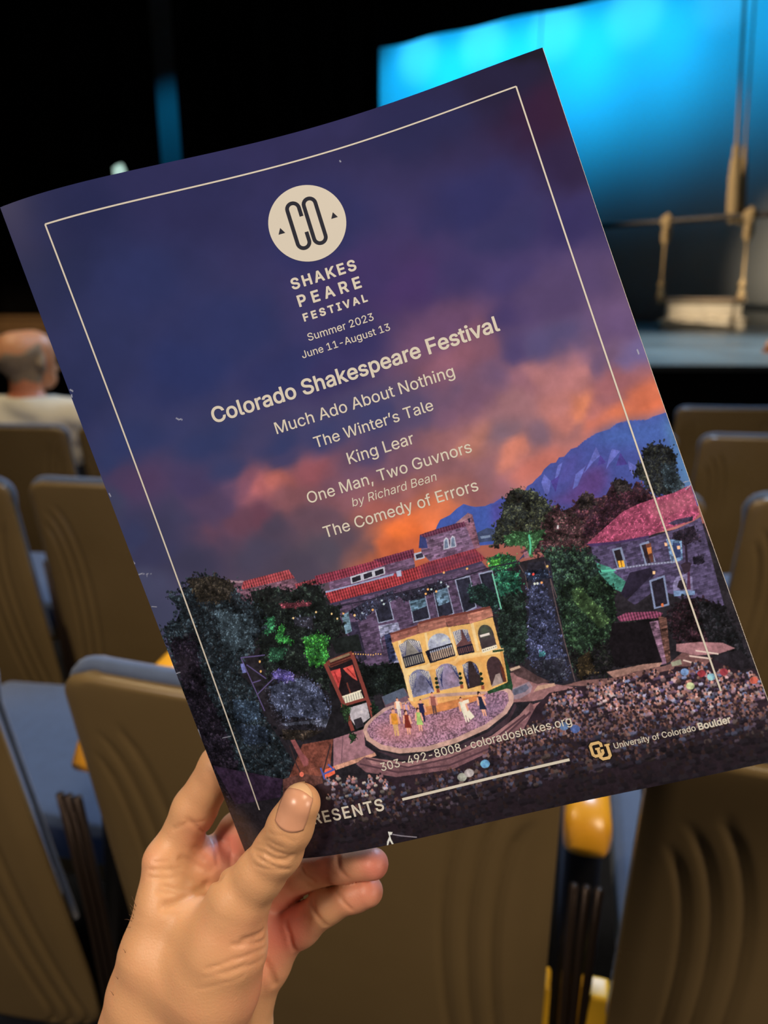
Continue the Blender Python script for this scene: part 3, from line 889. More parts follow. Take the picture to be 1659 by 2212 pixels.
# ------------------------------------------------------------------ the man seated a few rows ahead
MO = Vector((-1.404, 2.95, 0.8815))              # centre of his head
TURN = math.radians(33)            # head turned to the right
def turned(c):
    ca_, sa_ = math.cos(TURN), math.sin(TURN)
    return [(x * ca_ + y * sa_, -x * sa_ + y * ca_, z, r) for x, y, z, r in c]
def man_pts(c): return [(*(Vector(p[:3]) + MO), p[3]) for p in c]
HB2 = [man_pts(turned(c) if i < 3 else c) for i, c in enumerate((
    [(0, -0.035, 0.025, 0.086), (0.004, 0.03, 0.03, 0.084)],                    # skull
    [(0.012, 0.035, -0.02, 0.066), (0.016, 0.06, -0.075, 0.044)],               # face, jaw
    [(0.017, 0.10, -0.03, 0.013), (0.018, 0.118, -0.045, 0.010)],               # nose
    [(0.0, -0.02, -0.06, 0.058), (-0.005, -0.03, -0.17, 0.062)],                # neck
    [(-0.18, -0.03, -0.22, 0.062), (0.0, -0.04, -0.19, 0.07), (0.18, -0.03, -0.22, 0.062)],   # shoulders
    [(0, -0.02, -0.25, 0.11), (0, -0.005, -0.36, 0.115), (0, 0.02, -0.42, 0.12)],
    [(-0.09, -0.02, -0.27, 0.10), (-0.08, 0, -0.40, 0.09)], [(0.09, -0.02, -0.27, 0.10), (0.08, 0, -0.40, 0.09)],
    [(-0.20, -0.03, -0.23, 0.055), (-0.245, 0.02, -0.40, 0.043), (-0.20, 0.22, -0.42, 0.034), (-0.15, 0.31, -0.42, 0.03)],
    [(0.20, -0.03, -0.23, 0.055), (0.262, 0.00, -0.38, 0.046), (0.235, 0.20, -0.40, 0.036), (0.20, 0.30, -0.40, 0.03)],
    [(-0.09, 0.03, -0.44, 0.085), (-0.10, 0.44, -0.46, 0.062), (-0.10, 0.48, -0.94, 0.045), (-0.10, 0.58, -1.01, 0.04)],
    [(0.09, 0.03, -0.44, 0.085), (0.10, 0.44, -0.46, 0.062), (0.10, 0.48, -0.94, 0.045), (0.10, 0.58, -1.01, 0.04)],
))]
EARS = [man_pts(turned(c)) for c in ([(0.088, 0.012, 0.012, 0.012), (0.096, -0.002, -0.012, 0.013), (0.088, 0.012, -0.034, 0.010)], [(-0.084, 0.012, 0.012, 0.012), (-0.092, -0.002, -0.012, 0.013), (-0.084, 0.012, -0.034, 0.010)])]
def man_field(X, Y, Z):
    f = None
    for c in HB2:
        d = chain(X, Y, Z, c, 0.03)
        f = d if f is None else smin(f, d, 0.022)
    for c in EARS: f = smin(f, chain(X, Y, Z, c, 0.006), 0.006)
    XL = (X - MO.x) * math.cos(TURN) - (Y - MO.y) * math.sin(TURN)
    YL = (X - MO.x) * math.sin(TURN) + (Y - MO.y) * math.cos(TURN)
    for sx in (-0.03, 0.046):                       # eye sockets
        e = np.sqrt((XL - sx) ** 2 + (YL - 0.108) ** 2 + (Z - MO.z - 0.005) ** 2)
        f = f + 0.008 * np.exp(-(e / 0.016) ** 2)
    e = np.sqrt(((XL - 0.017) / 2.2) ** 2 + (YL - 0.108) ** 2 + (Z - MO.z + 0.078) ** 2)
    return f + 0.004 * np.exp(-(e / 0.006) ** 2)     # mouth
mh = 0.0085
mlo = np.array(MO) + (-0.36, -0.24, -1.16); mhi = np.array(MO) + (0.36, 0.72, 0.14)
X2, Y2, Z2 = field_grid(mlo, mhi, mh)
F2 = man_field(X2, Y2, Z2)
V2, Q2 = surface_nets(F2, mlo, mh)
me = raw_mesh('person', V2, Q2)
flush_attr(me, V2, [(MO.x, MO.y - 0.06, MO.z - 0.13, 0.07, 0.8), (MO.x + 0.078, MO.y - 0.05, MO.z - 0.015, 0.03, 1.0), (MO.x, MO.y, MO.z + 0.11, 0.05, 0.15)])
man = link('person', me, M_SKIN2)
tag(man, 'balding person in white shirt seated rows ahead, back turned, left of the programme', 'person')
def part_of_man(name, F_, m):
    v, q = surface_nets(F_, mlo, mh)
    o = link(name, raw_mesh(name, v, q), m, man)
    return o
# shirt: follows the trunk and upper arms, ends at neckline, sleeves and hem
wr = 0.004 * np.sin(38 * (X2 - MO.x) + 21 * (Z2 - MO.z)) + 0.003 * np.sin(70 * (Z2 - MO.z) - 30 * (Y2 - MO.y) + 24 * (X2 - MO.x))
cut = np.maximum((Z2 - MO.z) + 0.135 + 0.35 * np.maximum(0, Y2 - MO.y) + 0 * X2, -(Z2 - MO.z) - 0.42)
cut = np.maximum(cut, (Y2 - MO.y) - 0.20)
part_of_man('shirt', np.maximum(F2 - 0.012 + wr, cut), M_SHIRT)
cutl = np.maximum((Z2 - MO.z) + 0.40, -(Z2 - MO.z) - 0.93)
part_of_man('trousers', np.maximum(F2 - 0.012, cutl + 0 * X2), M_TROUS)
shoe = np.maximum(F2 - 0.012, (Z2 - MO.z) + 0.945 + 0 * X2)
part_of_man('shoes', shoe, M_BLACK)
XL2 = (X2 - MO.x) * math.cos(TURN) - (Y2 - MO.y) * math.sin(TURN)
YL2 = (X2 - MO.x) * math.sin(TURN) + (Y2 - MO.y) * math.cos(TURN)
# short grey hair round the back and sides, bald on top
hc = np.maximum(F2 - 0.0025 + 0.0015 * np.sin(260 * X2) * np.sin(240 * Z2), YL2 - 0.02)
hc = np.maximum(hc, (Z2 - MO.z) - 0.035 - 0.35 * (X2 - MO.x) + 0.012 * np.sin(60 * (X2 - MO.x)))
hc = np.maximum(hc, -(Z2 - MO.z) - 0.078 + 0.008 * np.sin(90 * (X2 - MO.x)))
part_of_man('hair', hc, M_HAIRG)

# ------------------------------------------------------------------ the programme
prog = empty('programme', (-0.00042, 0.27937, 1.09118))
tag(prog, 'large glossy festival programme with a sunset theatre picture, held up by the hand', 'programme')
PO = Vector((-0.00042, 0.27937, 1.09118))
PX, PY, PN = Vector((0.947582, -0.02821, 0.318265)), Vector((0.299659, -0.267185, -0.915869)), Vector((0.110872, 0.963232, -0.244726))      # right, down the page, away from the reader
BEND = (0.002414, -0.008444, -0.0024, -0.000282, 0.00225, 0.009651, -0.007864, -0.000597, -0.003379, -0.016705, -0.001284, -0.002338)
PW, PH = 216.0, 279.0
def page(xm, ym, lift=0.0):
    """page millimetres -> point on the bent cover, relative to the programme's origin; lift = towards the reader"""
    s = xm / PW * 2 - 1
    w_ = ym / PH * 2 - 1
    fu = (1 - s * s, s * (1 - s * s), (1 - s * s) * s * s)
    z = BEND[9] * s * w_ + BEND[10] * (w_ * w_ - 1) + BEND[11] * s * (w_ * w_ - 1)
    k = 0
    for i in range(3):
        for j in range(3):
            z = z + BEND[k] * fu[i] * w_ ** j
            k += 1
    z = z - lift
    a, b = (xm / PW - 0.5) * PW / 1000, (ym / PH - 0.5) * PH / 1000
    return (PX.x * a + PY.x * b + PN.x * z, PX.y * a + PY.y * b + PN.y * z, PX.z * a + PY.z * b + PN.z * z)
def page_np(xm, ym, lift=0.0): return np.stack(np.broadcast_arrays(*page(xm, ym, lift)), -1)

# ---- painter: works on page millimetres
S_=5.0;RX,RY=int(PW*S_),int(PH*S_)
rng=np.random.default_rng(7)
def vnoise(h,w,cell,rng):
    gh,gw=int(h/cell)+3,int(w/cell)+3
    g=rng.random((gh,gw)).astype(np.float32)
    y=np.arange(h)/cell;x=np.arange(w)/cell
    yi=y.astype(int);xi=x.astype(int);fy=(y-yi)[:,None];fx=(x-xi)[None]
    fy=fy*fy*(3-2*fy);fx=fx*fx*(3-2*fx)
    a=g[yi][:,xi];b=g[yi][:,xi+1];c=g[yi+1][:,xi];d=g[yi+1][:,xi+1]
    return (a*(1-fx)+b*fx)*(1-fy)+(c*(1-fx)+d*fx)*fy
def fbm(h,w,cell,rng,o=4):
    r=0;a=.5
    for i in range(o):
        r=r+a*(vnoise(h,w,max(cell/2**i,1.01),rng)-.5);a*=.55
    return r
def polymask(pts):
    p=np.array(pts,float)*S_
    x0,y0=np.floor(p.min(0)).astype(int)-1;x1,y1=np.ceil(p.max(0)).astype(int)+2
    x0,y0=max(x0,0),max(y0,0);x1,y1=min(x1,RX),min(y1,RY)
    if x1<=x0 or y1<=y0:return None
    acc=np.zeros((y1-y0,x1-x0),np.float32)
    q=np.roll(p,-1,0)
    for sy in (.25,.75):
        ys=np.arange(y0,y1)+sy
        for sx in (.25,.75):
            xs=np.arange(x0,x1)+sx
            ins=np.zeros(acc.shape,bool)
            for (ax,ay),(bx,by) in zip(p,q):
                if ay==by:continue
                c=(ys>=min(ay,by))&(ys<max(ay,by))
                if not c.any():continue
                xc=ax+(ys[c]-ay)*(bx-ax)/(by-ay)
                ins[c]^=xs[None]<xc[:,None]
            acc+=ins*.25
    return x0,y0,x1,y1,acc
def boxblur(m,r):
    r=int(max(1,r))
    for ax in (0,1):
        for _ in range(2):
            c=np.cumsum(np.pad(m,[(r+1,r) if a==ax else (0,0) for a in (0,1)],mode='edge'),axis=ax,dtype=np.float64)
            n=2*r+1
            m=((c[n:]-c[:-n]) if ax==0 else (c[:,n:]-c[:,:-n]))/n
    return m
def paint(SKY,OPS):
    img=np.zeros((RY,RX,3),np.float32)
    # sky: smooth blend of colour notes, wispy warp
    k=8;h,w=RY//k+1,RX//k+1
    wx=fbm(h,w,14,rng)*46;wy=fbm(h,w,14,rng)*26
    yy,xx=np.mgrid[0:h,0:w]*k/S_
    st=fbm(h,w,9,rng)
    X=xx+wx*.5;Y=yy+wy*.5
    num=np.zeros((h,w,3));den=np.zeros((h,w))
    for x,y,r,g,b in SKY:
        d2=(X-x)**2+((Y-y)*1.45)**2
        wt=1/(d2+9)**1.9
        num+=wt[...,None]*np.array((r,g,b),float);den+=wt
    low=num/den[...,None]
    yi=np.arange(RY)/k;xi=np.arange(RX)/k
    y0=np.minimum(yi.astype(int),h-2);x0=np.minimum(xi.astype(int),w-2)
    fy=(yi-y0)[:,None,None];fx=(xi-x0)[None,:,None]
    up=(low[y0][:,x0]*(1-fx)+low[y0][:,x0+1]*fx)*(1-fy)+(low[y0+1][:,x0]*(1-fx)+low[y0+1][:,x0+1]*fx)*fy
    warm=np.clip((up[...,0]-70)/110,0,1)
    n=fbm(RY,RX,60,rng,5)
    img[:]=up*(1+(.10+.33*warm)*n)[...,None]
    gn={c:vnoise(RY,RX,c,rng)-.5 for c in (2.2,5,14)}
    tone=.5*gn[2.2]+.8*gn[5]+.8*gn[14]
    yyf,xxf=np.mgrid[0:RY,0:RX].astype(np.float32)/S_
    def tex(code,amp,b):
        x0,y0,x1,y1=b;t=tone[y0:y1,x0:x1];X=xxf[y0:y1,x0:x1];Y=yyf[y0:y1,x0:x1]
        if code=='b':
            row=np.floor(Y/.75);col=np.floor(X/1.7+.5*(row%2)+.3*np.sin(row*7))
            r=np.sin(row*127.1+col*311.7)*43758.5;r=r-np.floor(r)
            e=((Y/.75)%1<.16)*.5
            return 1+amp*(2*(r-.5)-e+1.2*t)
        if code=='t':
            s=np.sin(X*2*np.pi/1.05);row=np.sin(Y*2*np.pi/1.3)
            return 1+amp*(1.0*s+.35*row+1.0*t)
        if code=='r': return 1+amp*(2.2*gn[5][y0:y1,x0:x1]+2*(gn[2.2][y0:y1,x0:x1]>.25))
        if code=='s': return 1+amp*(2.6*gn[2.2][y0:y1,x0:x1]+.6*t)
        return 1+amp*2*t
    def put(m,col,code='n',amp=0.,a=1.):
        if m is None:return
        x0,y0,x1,y1,k=m
        c=np.array(col,np.float32)[None,None]*tex(code,amp,(x0,y0,x1,y1))[...,None]
        k=(k*a)[...,None];img[y0:y1,x0:x1]=img[y0:y1,x0:x1]*(1-k)+c*k
    def dab(x,y,rx,ry,an,col,a=1.):
        R=max(rx,ry)*S_+1.5;cx,cy=x*S_,y*S_
        x0,x1=max(int(cx-R),0),min(int(cx+R)+2,RX);y0,y1=max(int(cy-R),0),min(int(cy+R)+2,RY)
        if x1<=x0 or y1<=y0:return
        X=np.arange(x0,x1)[None]-cx;Y=np.arange(y0,y1)[:,None]-cy
        ca,sa=np.cos(an),np.sin(an)
        u=(X*ca+Y*sa)/(rx*S_);v=(-X*sa+Y*ca)/(ry*S_)
        k=(np.clip((1-(u*u+v*v))*2.,0,1)*a)[...,None]
        img[y0:y1,x0:x1]=img[y0:y1,x0:x1]*(1-k)+np.array(col,np.float32)*k
    def inside(pts,n):
        p=np.array(pts,float);a,b=p.min(0),p.max(0);out=[]
        q=np.roll(p,-1,0)
        while len(out)<n:
            c=a+(b-a)*rng.random((4*n+40,2))
            ins=np.zeros(len(c),bool)
            for (ax,ay),(bx,by) in zip(p,q):
                if ay==by:continue
                t=(c[:,1]>=min(ay,by))&(c[:,1]<max(ay,by))
                ins^=t&(c[:,0]<ax+(c[:,1]-ay)*(bx-ax)/(by-ay))
            out+=c[ins].tolist()
        return np.array(out[:n])
    for op in OPS:
        t=op[0]
        if t=='P': put(polymask(op[2]),op[1],op[3],op[4])
        elif t=='G':
            m=np.zeros((RY//5,RX//5))
            pts=np.array(op[2]);mk=polymask(pts)
            if mk is None:continue
            x0,y0,x1,y1,kk=mk;r=int(op[4]*S_/2)
            X0,Y0,X1,Y1=max(0,x0-3*r),max(0,y0-3*r),min(RX,x1+3*r),min(RY,y1+3*r)
            full=np.zeros((Y1-Y0,X1-X0));full[y0-Y0:y1-Y0,x0-X0:x1-X0]=kk
            full=boxblur(full,r)
            put((X0,Y0,X1,Y1,full.astype(np.float32)),op[1],'n',.06,op[3])
        elif t=='L':
            p=np.array(op[2],float);w=op[3]/2
            for a,b in zip(p[:-1],p[1:]):
                d=b-a;l=np.hypot(*d)+1e-9;n=np.array([-d[1],d[0]])/l*w;e=d/l*w*.3
                put(polymask([a+n-e,b+n+e,b-n+e,a-n-e]),op[1])
        elif t=='F':
            pal=np.array(op[1],float)*.86;pts=op[2];n=op[3];sz=op[4]
            base=pal.mean(0)*.72
            c=np.mean(pts,0)
            put(polymask([tuple(c+(np.array(q)-c)*.93) for q in pts]),base,'n',.3,.92)
            P=inside(pts,n)+rng.normal(0,sz*.55,(n,2));P=P[np.argsort(P[:,1])]
            for x,y in P:
                q=tone[min(max(int(y*S_),0),RY-1),min(max(int(x*S_),0),RX-1)]
                s=sz*(.4+.9*rng.random()**2);col=pal[rng.integers(len(pal))]*(.8+.4*rng.random())*(1+1.1*q)
                an=rng.random()*3.14
                dab(x,y+s*.25,s*.62,s*.36,an,col*.6,.7)
                dab(x,y,s*.5,s*.24,an,col*1.08,.9)
        elif t=='D':
            pal=np.array(op[1],float);P=inside(op[2],op[3]);P=P[np.argsort(P[:,1])]
            for x,y in P:
                s=op[4]+(op[5]-op[4])*rng.random();c=pal[rng.integers(len(pal))]
                dab(x,y+s*.75,s*.8,s*.62,0,c*(.55+.6*rng.random()),.92)
                dab(x+.1*s,y+s*1.2,s*.8,s*.3,0,c*.35,.6)
                hd=np.array((150,104,96),float)*(c.mean()/140) if rng.random()<.5 else np.array((44,34,38.))
                dab(x,y,s*.36,s*.42,0,hd,.95)
    return np.clip(img,0,255)


SKY = [(2.7,3.0,41,42,80),(18.7,9.8,37,41,80),(40.3,39.2,43,49,92),(7.4,29.6,36,42,80),(105.7,4.3,46,44,84),(161.3,10.3,40,40,78),(200.8,5.6,36,32,60),(213.6,0.6,28,24,38),(211.7,27.4,50,28,55),(213.7,47.5,44,33,66),(74.9,15.2,44,44,84),(168.0,50.4,46,46,92),(208.1,70.8,52,46,92),(125.4,64.7,60,48,95),(141.7,74.1,66,48,96),(113.3,41.3,44,46,90),(45.5,78.1,42,50,96),(14.9,59.4,44,50,92),(19.6,98.5,48,56,100),(45.4,106.6,48,56,98),(68.0,65.9,44,50,94),(79.7,88.6,46,50,95),(97.1,94.1,54,50,96),(182.1,65.4,52,50,94),(159.8,76.7,60,52,98),(176.6,82.7,68,58,105),(201.4,91.5,82,66,106),(190.4,97.2,82,66,106),(209.0,113.0,100,78,118),(171.8,98.3,70,58,104),(144.9,94.6,100,70,104),(148.1,105.3,136,88,106),(152.3,101.0,120,80,105),(156.3,106.2,126,84,104),(157.6,120.0,108,82,112),(185.6,112.6,84,75,116),(214.4,124.1,112,98,146),(176.4,124.5,165,110,114),(189.7,128.0,176,116,118),(205.9,133.4,160,100,108),(214.5,142.7,208,112,84),(214.4,148.2,212,110,78),(189.7,139.2,218,132,100),(184.0,140.1,214,128,100),(200.2,139.9,150,96,104),(193.7,143.3,168,104,104),(177.0,139.6,178,112,105),(161.6,130.8,150,106,114),(144.8,125.2,120,86,112),(127.7,119.5,84,72,106),(109.2,117.3,62,62,104),(140.5,138.9,176,116,104),(134.2,135.0,150,100,106),(154.5,141.6,120,95,110),(166.7,143.7,122,95,112),(180.5,145.4,150,100,102),(192.1,148.3,196,112,95),(200.9,148.4,214,118,88),(157.4,147.2,192,117,100),(168.9,153.7,188,110,100),(146.3,150.2,140,97,106),(129.3,144.8,138,94,102),(134.4,158.6,150,95,100),(153.6,156.2,150,100,110),(60.7,130.7,168,96,100),(70.3,130.8,180,102,96),(85.4,131.8,150,86,96),(53.1,127.3,126,80,100),(37.9,129.3,82,65,96),(36.8,121.2,70,60,98),(44.4,139.1,100,66,84),(55.0,142.4,104,66,84),(23.1,132.4,62,60,90),(13.9,141.3,60,60,92),(25.4,148.7,62,60,86),(60.4,149.9,76,66,86),(79.8,150.2,100,75,90),(72.8,141.3,134,86,94),(92.5,146.5,130,85,95),(86.4,159.9,88,72,86),(101.4,155.0,150,86,82),(104.5,163.5,240,118,60),(110.0,164.3,238,116,62),(116.0,163.3,214,112,70),(101.4,167.3,206,104,66),(108.7,168.6,210,104,66),(94.1,166.1,112,80,84),(75.4,164.2,80,72,88),(125.3,157.7,150,100,95),(120.0,159.8,212,116,80),(115.1,147.8,150,95,95),(103.3,136.5,110,78,100),(109.5,128.9,80,68,104),(107.6,147.4,140,90,95),(4.6,154.4,74,76,106),(3.4,168.2,70,72,100),(7.6,104.3,50,58,100),(-0.3,119.2,64,66,96),(15.1,116.3,78,60,94),(10.4,112.9,74,60,94),(-0.1,73.3,42,48,88),(70.9,116.6,52,58,100),(89.5,118.7,56,60,102),(72.8,123.0,66,62,100),(47.2,118.7,56,60,100),(6.7,133.2,58,62,98),(50.5,156.5,72,66,88),(63.1,166.2,74,66,84),(-3.0,136.1,62,66,100),(122.3,136.8,120,84,104),(94.1,141.2,118,80,98),(175.3,133.5,172,112,110),(167.6,123.4,140,96,112),(111.9,83.5,52,48,94),(199.7,124.9,110,86,118),(173.0,112.0,78,66,110)]  # a right-edge note has the page edge's light reflection painted in
def unpack(s):
    v = [int(q) / 10 for q in s.split(',')]
    return list(zip(v[0::2], v[1::2]))
OPS = [list(o) for o in (
('P',(40,36,42),'10,1860,132,1709,221,1694,454,1724,705,1799,1346,1875,1743,1900,2157,1937,2183,2803,-44,2916,-82,2318','n',0.2),
('P',(70,80,150),'2181,1505,2164,1508,2128,1506,2081,1511,2052,1503,2016,1493,1972,1492,1943,1503,1911,1502,1884,1505,1842,1516,1812,1530,1786,1531,1754,1551,1735,1548,1718,1563,1699,1560,1669,1574,1654,1589,1628,1601,1611,1612,1590,1616,1551,1657,1516,1726,1679,1828,1929,1839,2143,1873,2185,1867','n',0.06),
('G',(70,98,168),'1842,1516,1972,1492,2081,1511,2175,1504,2174,1786,2116,1768,2064,1621,1952,1572',0.8,5),
('G',(84,128,160),'2141,1547,2174,1524,2179,1827,2116,1787,2139,1645',0.65,4),
('G',(92,62,122),'1809,1619,1887,1617,1881,1694,1833,1744,1709,1732,1630,1695,1724,1684',0.85,4),
('G',(100,72,150),'1764,1558,1832,1546,1736,1648,1667,1660',0.4,4),
('P',(98,104,182),'1876,1551,1880,1588,1854,1600,1806,1631,1786,1651,1825,1610','n',0.12),
('P',(98,104,182),'1663,1592,1679,1624,1660,1664,1644,1673,1644,1619','n',0.12),
('P',(98,104,182),'1928,1577,1955,1593,1902,1628,1885,1643,1912,1598','n',0.12),
('P',(98,104,182),'1720,1577,1741,1570,1716,1609,1689,1633','n',0.12),
('P',(98,104,182),'1774,1627,1819,1608,1767,1671,1746,1678','n',0.12),
('P',(98,104,182),'1969,1637,1992,1664,1969,1696,1965,1668','n',0.12),
('P',(72,62,136),'1881,1585,1892,1619,1860,1621','n',0.1),
('P',(72,62,136),'1953,1599,1965,1649,1923,1642','n',0.1),
('P',(72,62,136),'1679,1624,1714,1615,1683,1671','n',0.1),
('P',(66,88,166),'1198,1684,1215,1662,1234,1642,1277,1635,1309,1619,1339,1610,1361,1625,1379,1634,1416,1642,1438,1639,1450,1641,1473,1633,1494,1629,1520,1714,1465,1804,1188,1748','n',0.06),
('G',(84,70,150),'1435,1648,1493,1632,1474,1734,1414,1736',0.7,3),
('P',(62,72,104),'1355,1731,1398,1724,1455,1754,1445,1785,1344,1768','n',0.15),
('P',(120,135,165),'1363,1748,1402,1753,1399,1762,1364,1758','n',0.1),
('F',((82,50,62),(98,58,66),(62,40,52),(112,70,74),(72,52,56),),'1555,1685,1617,1737,1672,1708,1672,1747,1727,1738,1754,1713,1788,1704,1812,1731,1854,1738,1900,1693,1931,1696,1950,1755,1988,1715,2024,1778,2062,1816,1783,1899,1653,1910,1499,1865',1500,1.3),
('F',((58,36,50),(74,42,56),(48,34,44),(90,52,62),),'1831,1770,1900,1693,1937,1698,1956,1756,2018,1796,2043,1836,1729,1870,1714,1839',800,1.2),
('F',((52,44,48),(64,52,50),(76,62,58),(44,38,44),),'1752,1719,1789,1701,1814,1725,1794,1765,1752,1759',160,1.1),
('F',((50,44,48),(60,52,52),),'1892,1697,1923,1691,1944,1714,1942,1739,1892,1737',120,1.1),
('F',((40,42,46),(52,54,50),(34,36,40),(64,66,58),(46,50,56),),'2033,1618,2071,1600,2093,1610,2126,1628,2139,1664,2128,1707,2120,1756,2127,1810,2064,1810,2022,1784,1996,1730,1973,1684,1992,1664,2014,1657',1100,1.2),
('F',((58,72,84),(70,84,92),(50,60,70),),'2089,1681,2121,1698,2130,1785,2102,1809,2070,1792,2069,1721',160,1.2),
('G',(120,150,165),'2129,1733,2145,1777,2156,1820,2125,1816',0.35,3),
('F',((46,50,50),(56,60,54),(70,74,60),(38,42,44),(84,88,66),),'1483,1650,1524,1606,1560,1612,1607,1638,1647,1684,1655,1725,1614,1789,1555,1838,1393,1795,1424,1732,1457,1697',1400,1.15),
('F',((96,62,70),(80,54,62),(62,56,54),(110,76,78),),'1632,1729,1714,1743,1749,1798,1719,1892,1591,1860,1576,1805',600,1.2),
('P',(205,200,215),'1651,1790,1657,1792,1652,1805,1646,1802','n',0.05),
('P',(142,66,92),'1733,1888,1780,1865,1890,1812,1952,1801,2022,1798,2090,1799,2157,1790,2153,1901,2124,1916,2040,1918,1956,1923,1839,1910','r',0.22),
('G',(190,120,130),'1975,1821,2167,1806,2161,1864,1995,1877',0.35,3),
('P',(70,52,92),'1733,1888,1839,1909,1956,1922,1951,1932,1837,1918,1744,1903','n',0.1),
('P',(80,70,101),'1744,1902,1838,1917,1954,1930,2047,1928,2123,1919,2153,1911,2137,2103,2126,2245,2039,2234,1972,2151,1825,2060,1745,2007,1738,1965','b',0.22),
('P',(58,48,70),'2032,1899,2068,1895,2129,1901,2119,1916,2052,1912','n',0.3),
('F',((60,46,62),(80,64,84),(44,38,54),),'2035,1934,2123,1932,2122,1991,2063,1992,2029,1967',140,0.9),
('P',(70,132,118),'1738,1958,1788,1995,1798,2023,1825,2060,1800,2093,1761,2062,1745,2007','b',0.2),
('L',(96,200,170),'1732,1994,1802,2009',0.7),
('P',(128,138,168),'1813,1932,1849,1934,1847,2012,1812,2009','n',0.05),
('P',(40,34,38),'1818,1940,1841,1940,1838,2007,1816,2007','n',0.1),
('P',(255,180,60),'1820,1979,1841,1983,1839,2007,1818,2005','n',0.1),
('L',(70,40,20),'1831,1981,1828,2007',0.25),
('P',(130,140,172),'1913,1942,1948,1940,1948,2020,1909,2018','n',0.05),
('P',(96,58,50),'1919,1948,1953,1949,1943,2019,1916,2017','n',0.15),
('P',(196,120,66),'1933,1963,1950,1964,1945,1986,1930,1987','n',0.1),
('P',(46,34,40),'1919,1948,1934,1949,1929,2019,1916,2017','n',0.1),
('P',(112,140,182),'2010,1951,2060,1974,2042,2040,1999,2042','b',0.3),
('P',(52,62,100),'2027,1971,2052,1981,2038,2029,2013,2027','n',0.2),
('P',(255,190,150),'1999,1962,2008,1967,2006,1977,1997,1975','n',0),
('P',(255,190,150),'2037,1987,2048,1989,2046,2001,2036,1999','n',0),
('L',(150,152,180),'1799,2005,1910,2020,2018,2040',0.6),
('L',(70,66,88),'1840,2014,1846,1982',0.22),
('L',(70,66,88),'1851,2015,1857,1984',0.22),
('L',(70,66,88),'1862,2017,1868,1986',0.22),
('L',(70,66,88),'1873,2019,1879,1988',0.22),
('L',(70,66,88),'1884,2020,1889,1991',0.22),
('L',(70,66,88),'1895,2022,1900,1993',0.22),
('L',(70,66,88),'1906,2024,1911,1995',0.22),
('L',(70,66,88),'1917,2025,1922,1997',0.22),
('L',(70,66,88),'1928,2027,1933,2000',0.22),
('L',(70,66,88),'1939,2029,1944,2002',0.22),
('L',(70,66,88),'1950,2030,1954,2004',0.22),
('L',(70,66,88),'1961,2032,1965,2006',0.22),
('L',(70,66,88),'1972,2034,1976,2008',0.22),
('L',(70,66,88),'1983,2035,1987,2011',0.22),
('L',(70,66,88),'1994,2037,1998,2013',0.22),
('L',(70,66,88),'2005,2039,2009,2015',0.22),
('P',(40,34,50),'1848,2032,1924,2035,1934,2062,1864,2101,1806,2119,1794,2096','n',0.15),
('P',(66,58,84),'1809,2125,1914,2066,1895,2125,1829,2150','b',0.2),
('P',(255,200,150),'1927,2049,1936,2052,1932,2063,1924,2060','n',0),
('P',(128,140,175),'1905,2078,1963,2075,1945,2183,1889,2182','n',0.05),
('P',(38,34,46),'1910,2085,1955,2082,1940,2176,1897,2177','n',0.25),
('P',(230,120,70),'1918,2170,1926,2170,1925,2182,1916,2181','n',0.1),
('P',(120,112,148),'1979,2115,2001,2092,2035,2092,2053,2107,2040,2162,1973,2147','b',0.2),
('P',(44,36,46),'1991,2128,2005,2108,2024,2108,2024,2137,2003,2143','n',0.1),
('P',(116,140,180),'1974,2137,2046,2158,2042,2172,1970,2157','n',0.2),
('P',(52,40,52),'2028,2055,2054,2049,2066,2062,2051,2087,2030,2091','n',0.1),
('P',(44,34,48),'2067,1984,2075,1986,2055,2059,2047,2056','n',0.1),
('F',((44,38,52),(36,32,44),),'2076,2041,2119,2044,2109,2070,2071,2069',50,0.9),
('P',(86,52,76),'2051,2087,2034,2150,2021,2146,2043,2089','n',0.2),
('F',((52,34,44),(40,28,36),(60,38,46),(34,30,34),),'1948,2193,1995,2168,2057,2181,2094,2211,2115,2289,2090,2387,2014,2362,1920,2307,1922,2230',900,1.3),
('F',((38,36,42),(30,32,36),(46,44,50),),'2037,2185,2119,2224,2142,2345,2150,2442,2034,2386,2030,2289',500,1.3),
('F',((46,62,58),(38,50,48),(60,84,70),(74,104,80),(32,42,42),),'1557,1849,1718,1897,1754,1951,1739,2065,1698,2192,1686,2295,1650,2344,1579,2336,1535,2309,1553,2153,1570,1995,1579,1900',2600,1.25),
('F',((30,28,32),(38,36,36),(26,24,28),(34,38,34),),'1584,2179,1723,2184,1899,2211,1857,2372,1693,2345,1655,2367,1552,2362,1538,2274',1300,1.3),
('F',((46,66,50),(36,50,40),(58,84,60),(30,40,36),),'1595,2009,1729,2004,1783,2062,1764,2153,1705,2243,1580,2274,1550,2202',1100,1.25),
('F',((70,96,66),(96,128,80),),'1623,2038,1658,2027,1717,2140,1733,2187,1685,2206,1620,2081',130,0.9),
('F',((66,54,40),(80,66,44),(52,44,38),),'1572,2282,1625,2264,1619,2348,1554,2357',90,1.0),
('P',(122,62,88),'1756,2175,1791,2168,1896,2192,1914,2205,1898,2216,1761,2194','t',0.3),
('P',(128,96,118),'1858,2221,1890,2225,1870,2380,1849,2380,1857,2294','b',0.35),
('P',(96,66,60),'1895,2210,1921,2223,1887,2374,1870,2380,1879,2305','b',0.4),
('P',(24,20,24),'1731,2192,1857,2218,1857,2372,1693,2345,1698,2262','n',0.2),
('P',(40,38,48),'1505,1895,1587,1908,1560,2079,1534,2362,1435,2358,1405,2265,1403,2167,1460,2019','n',0.25),
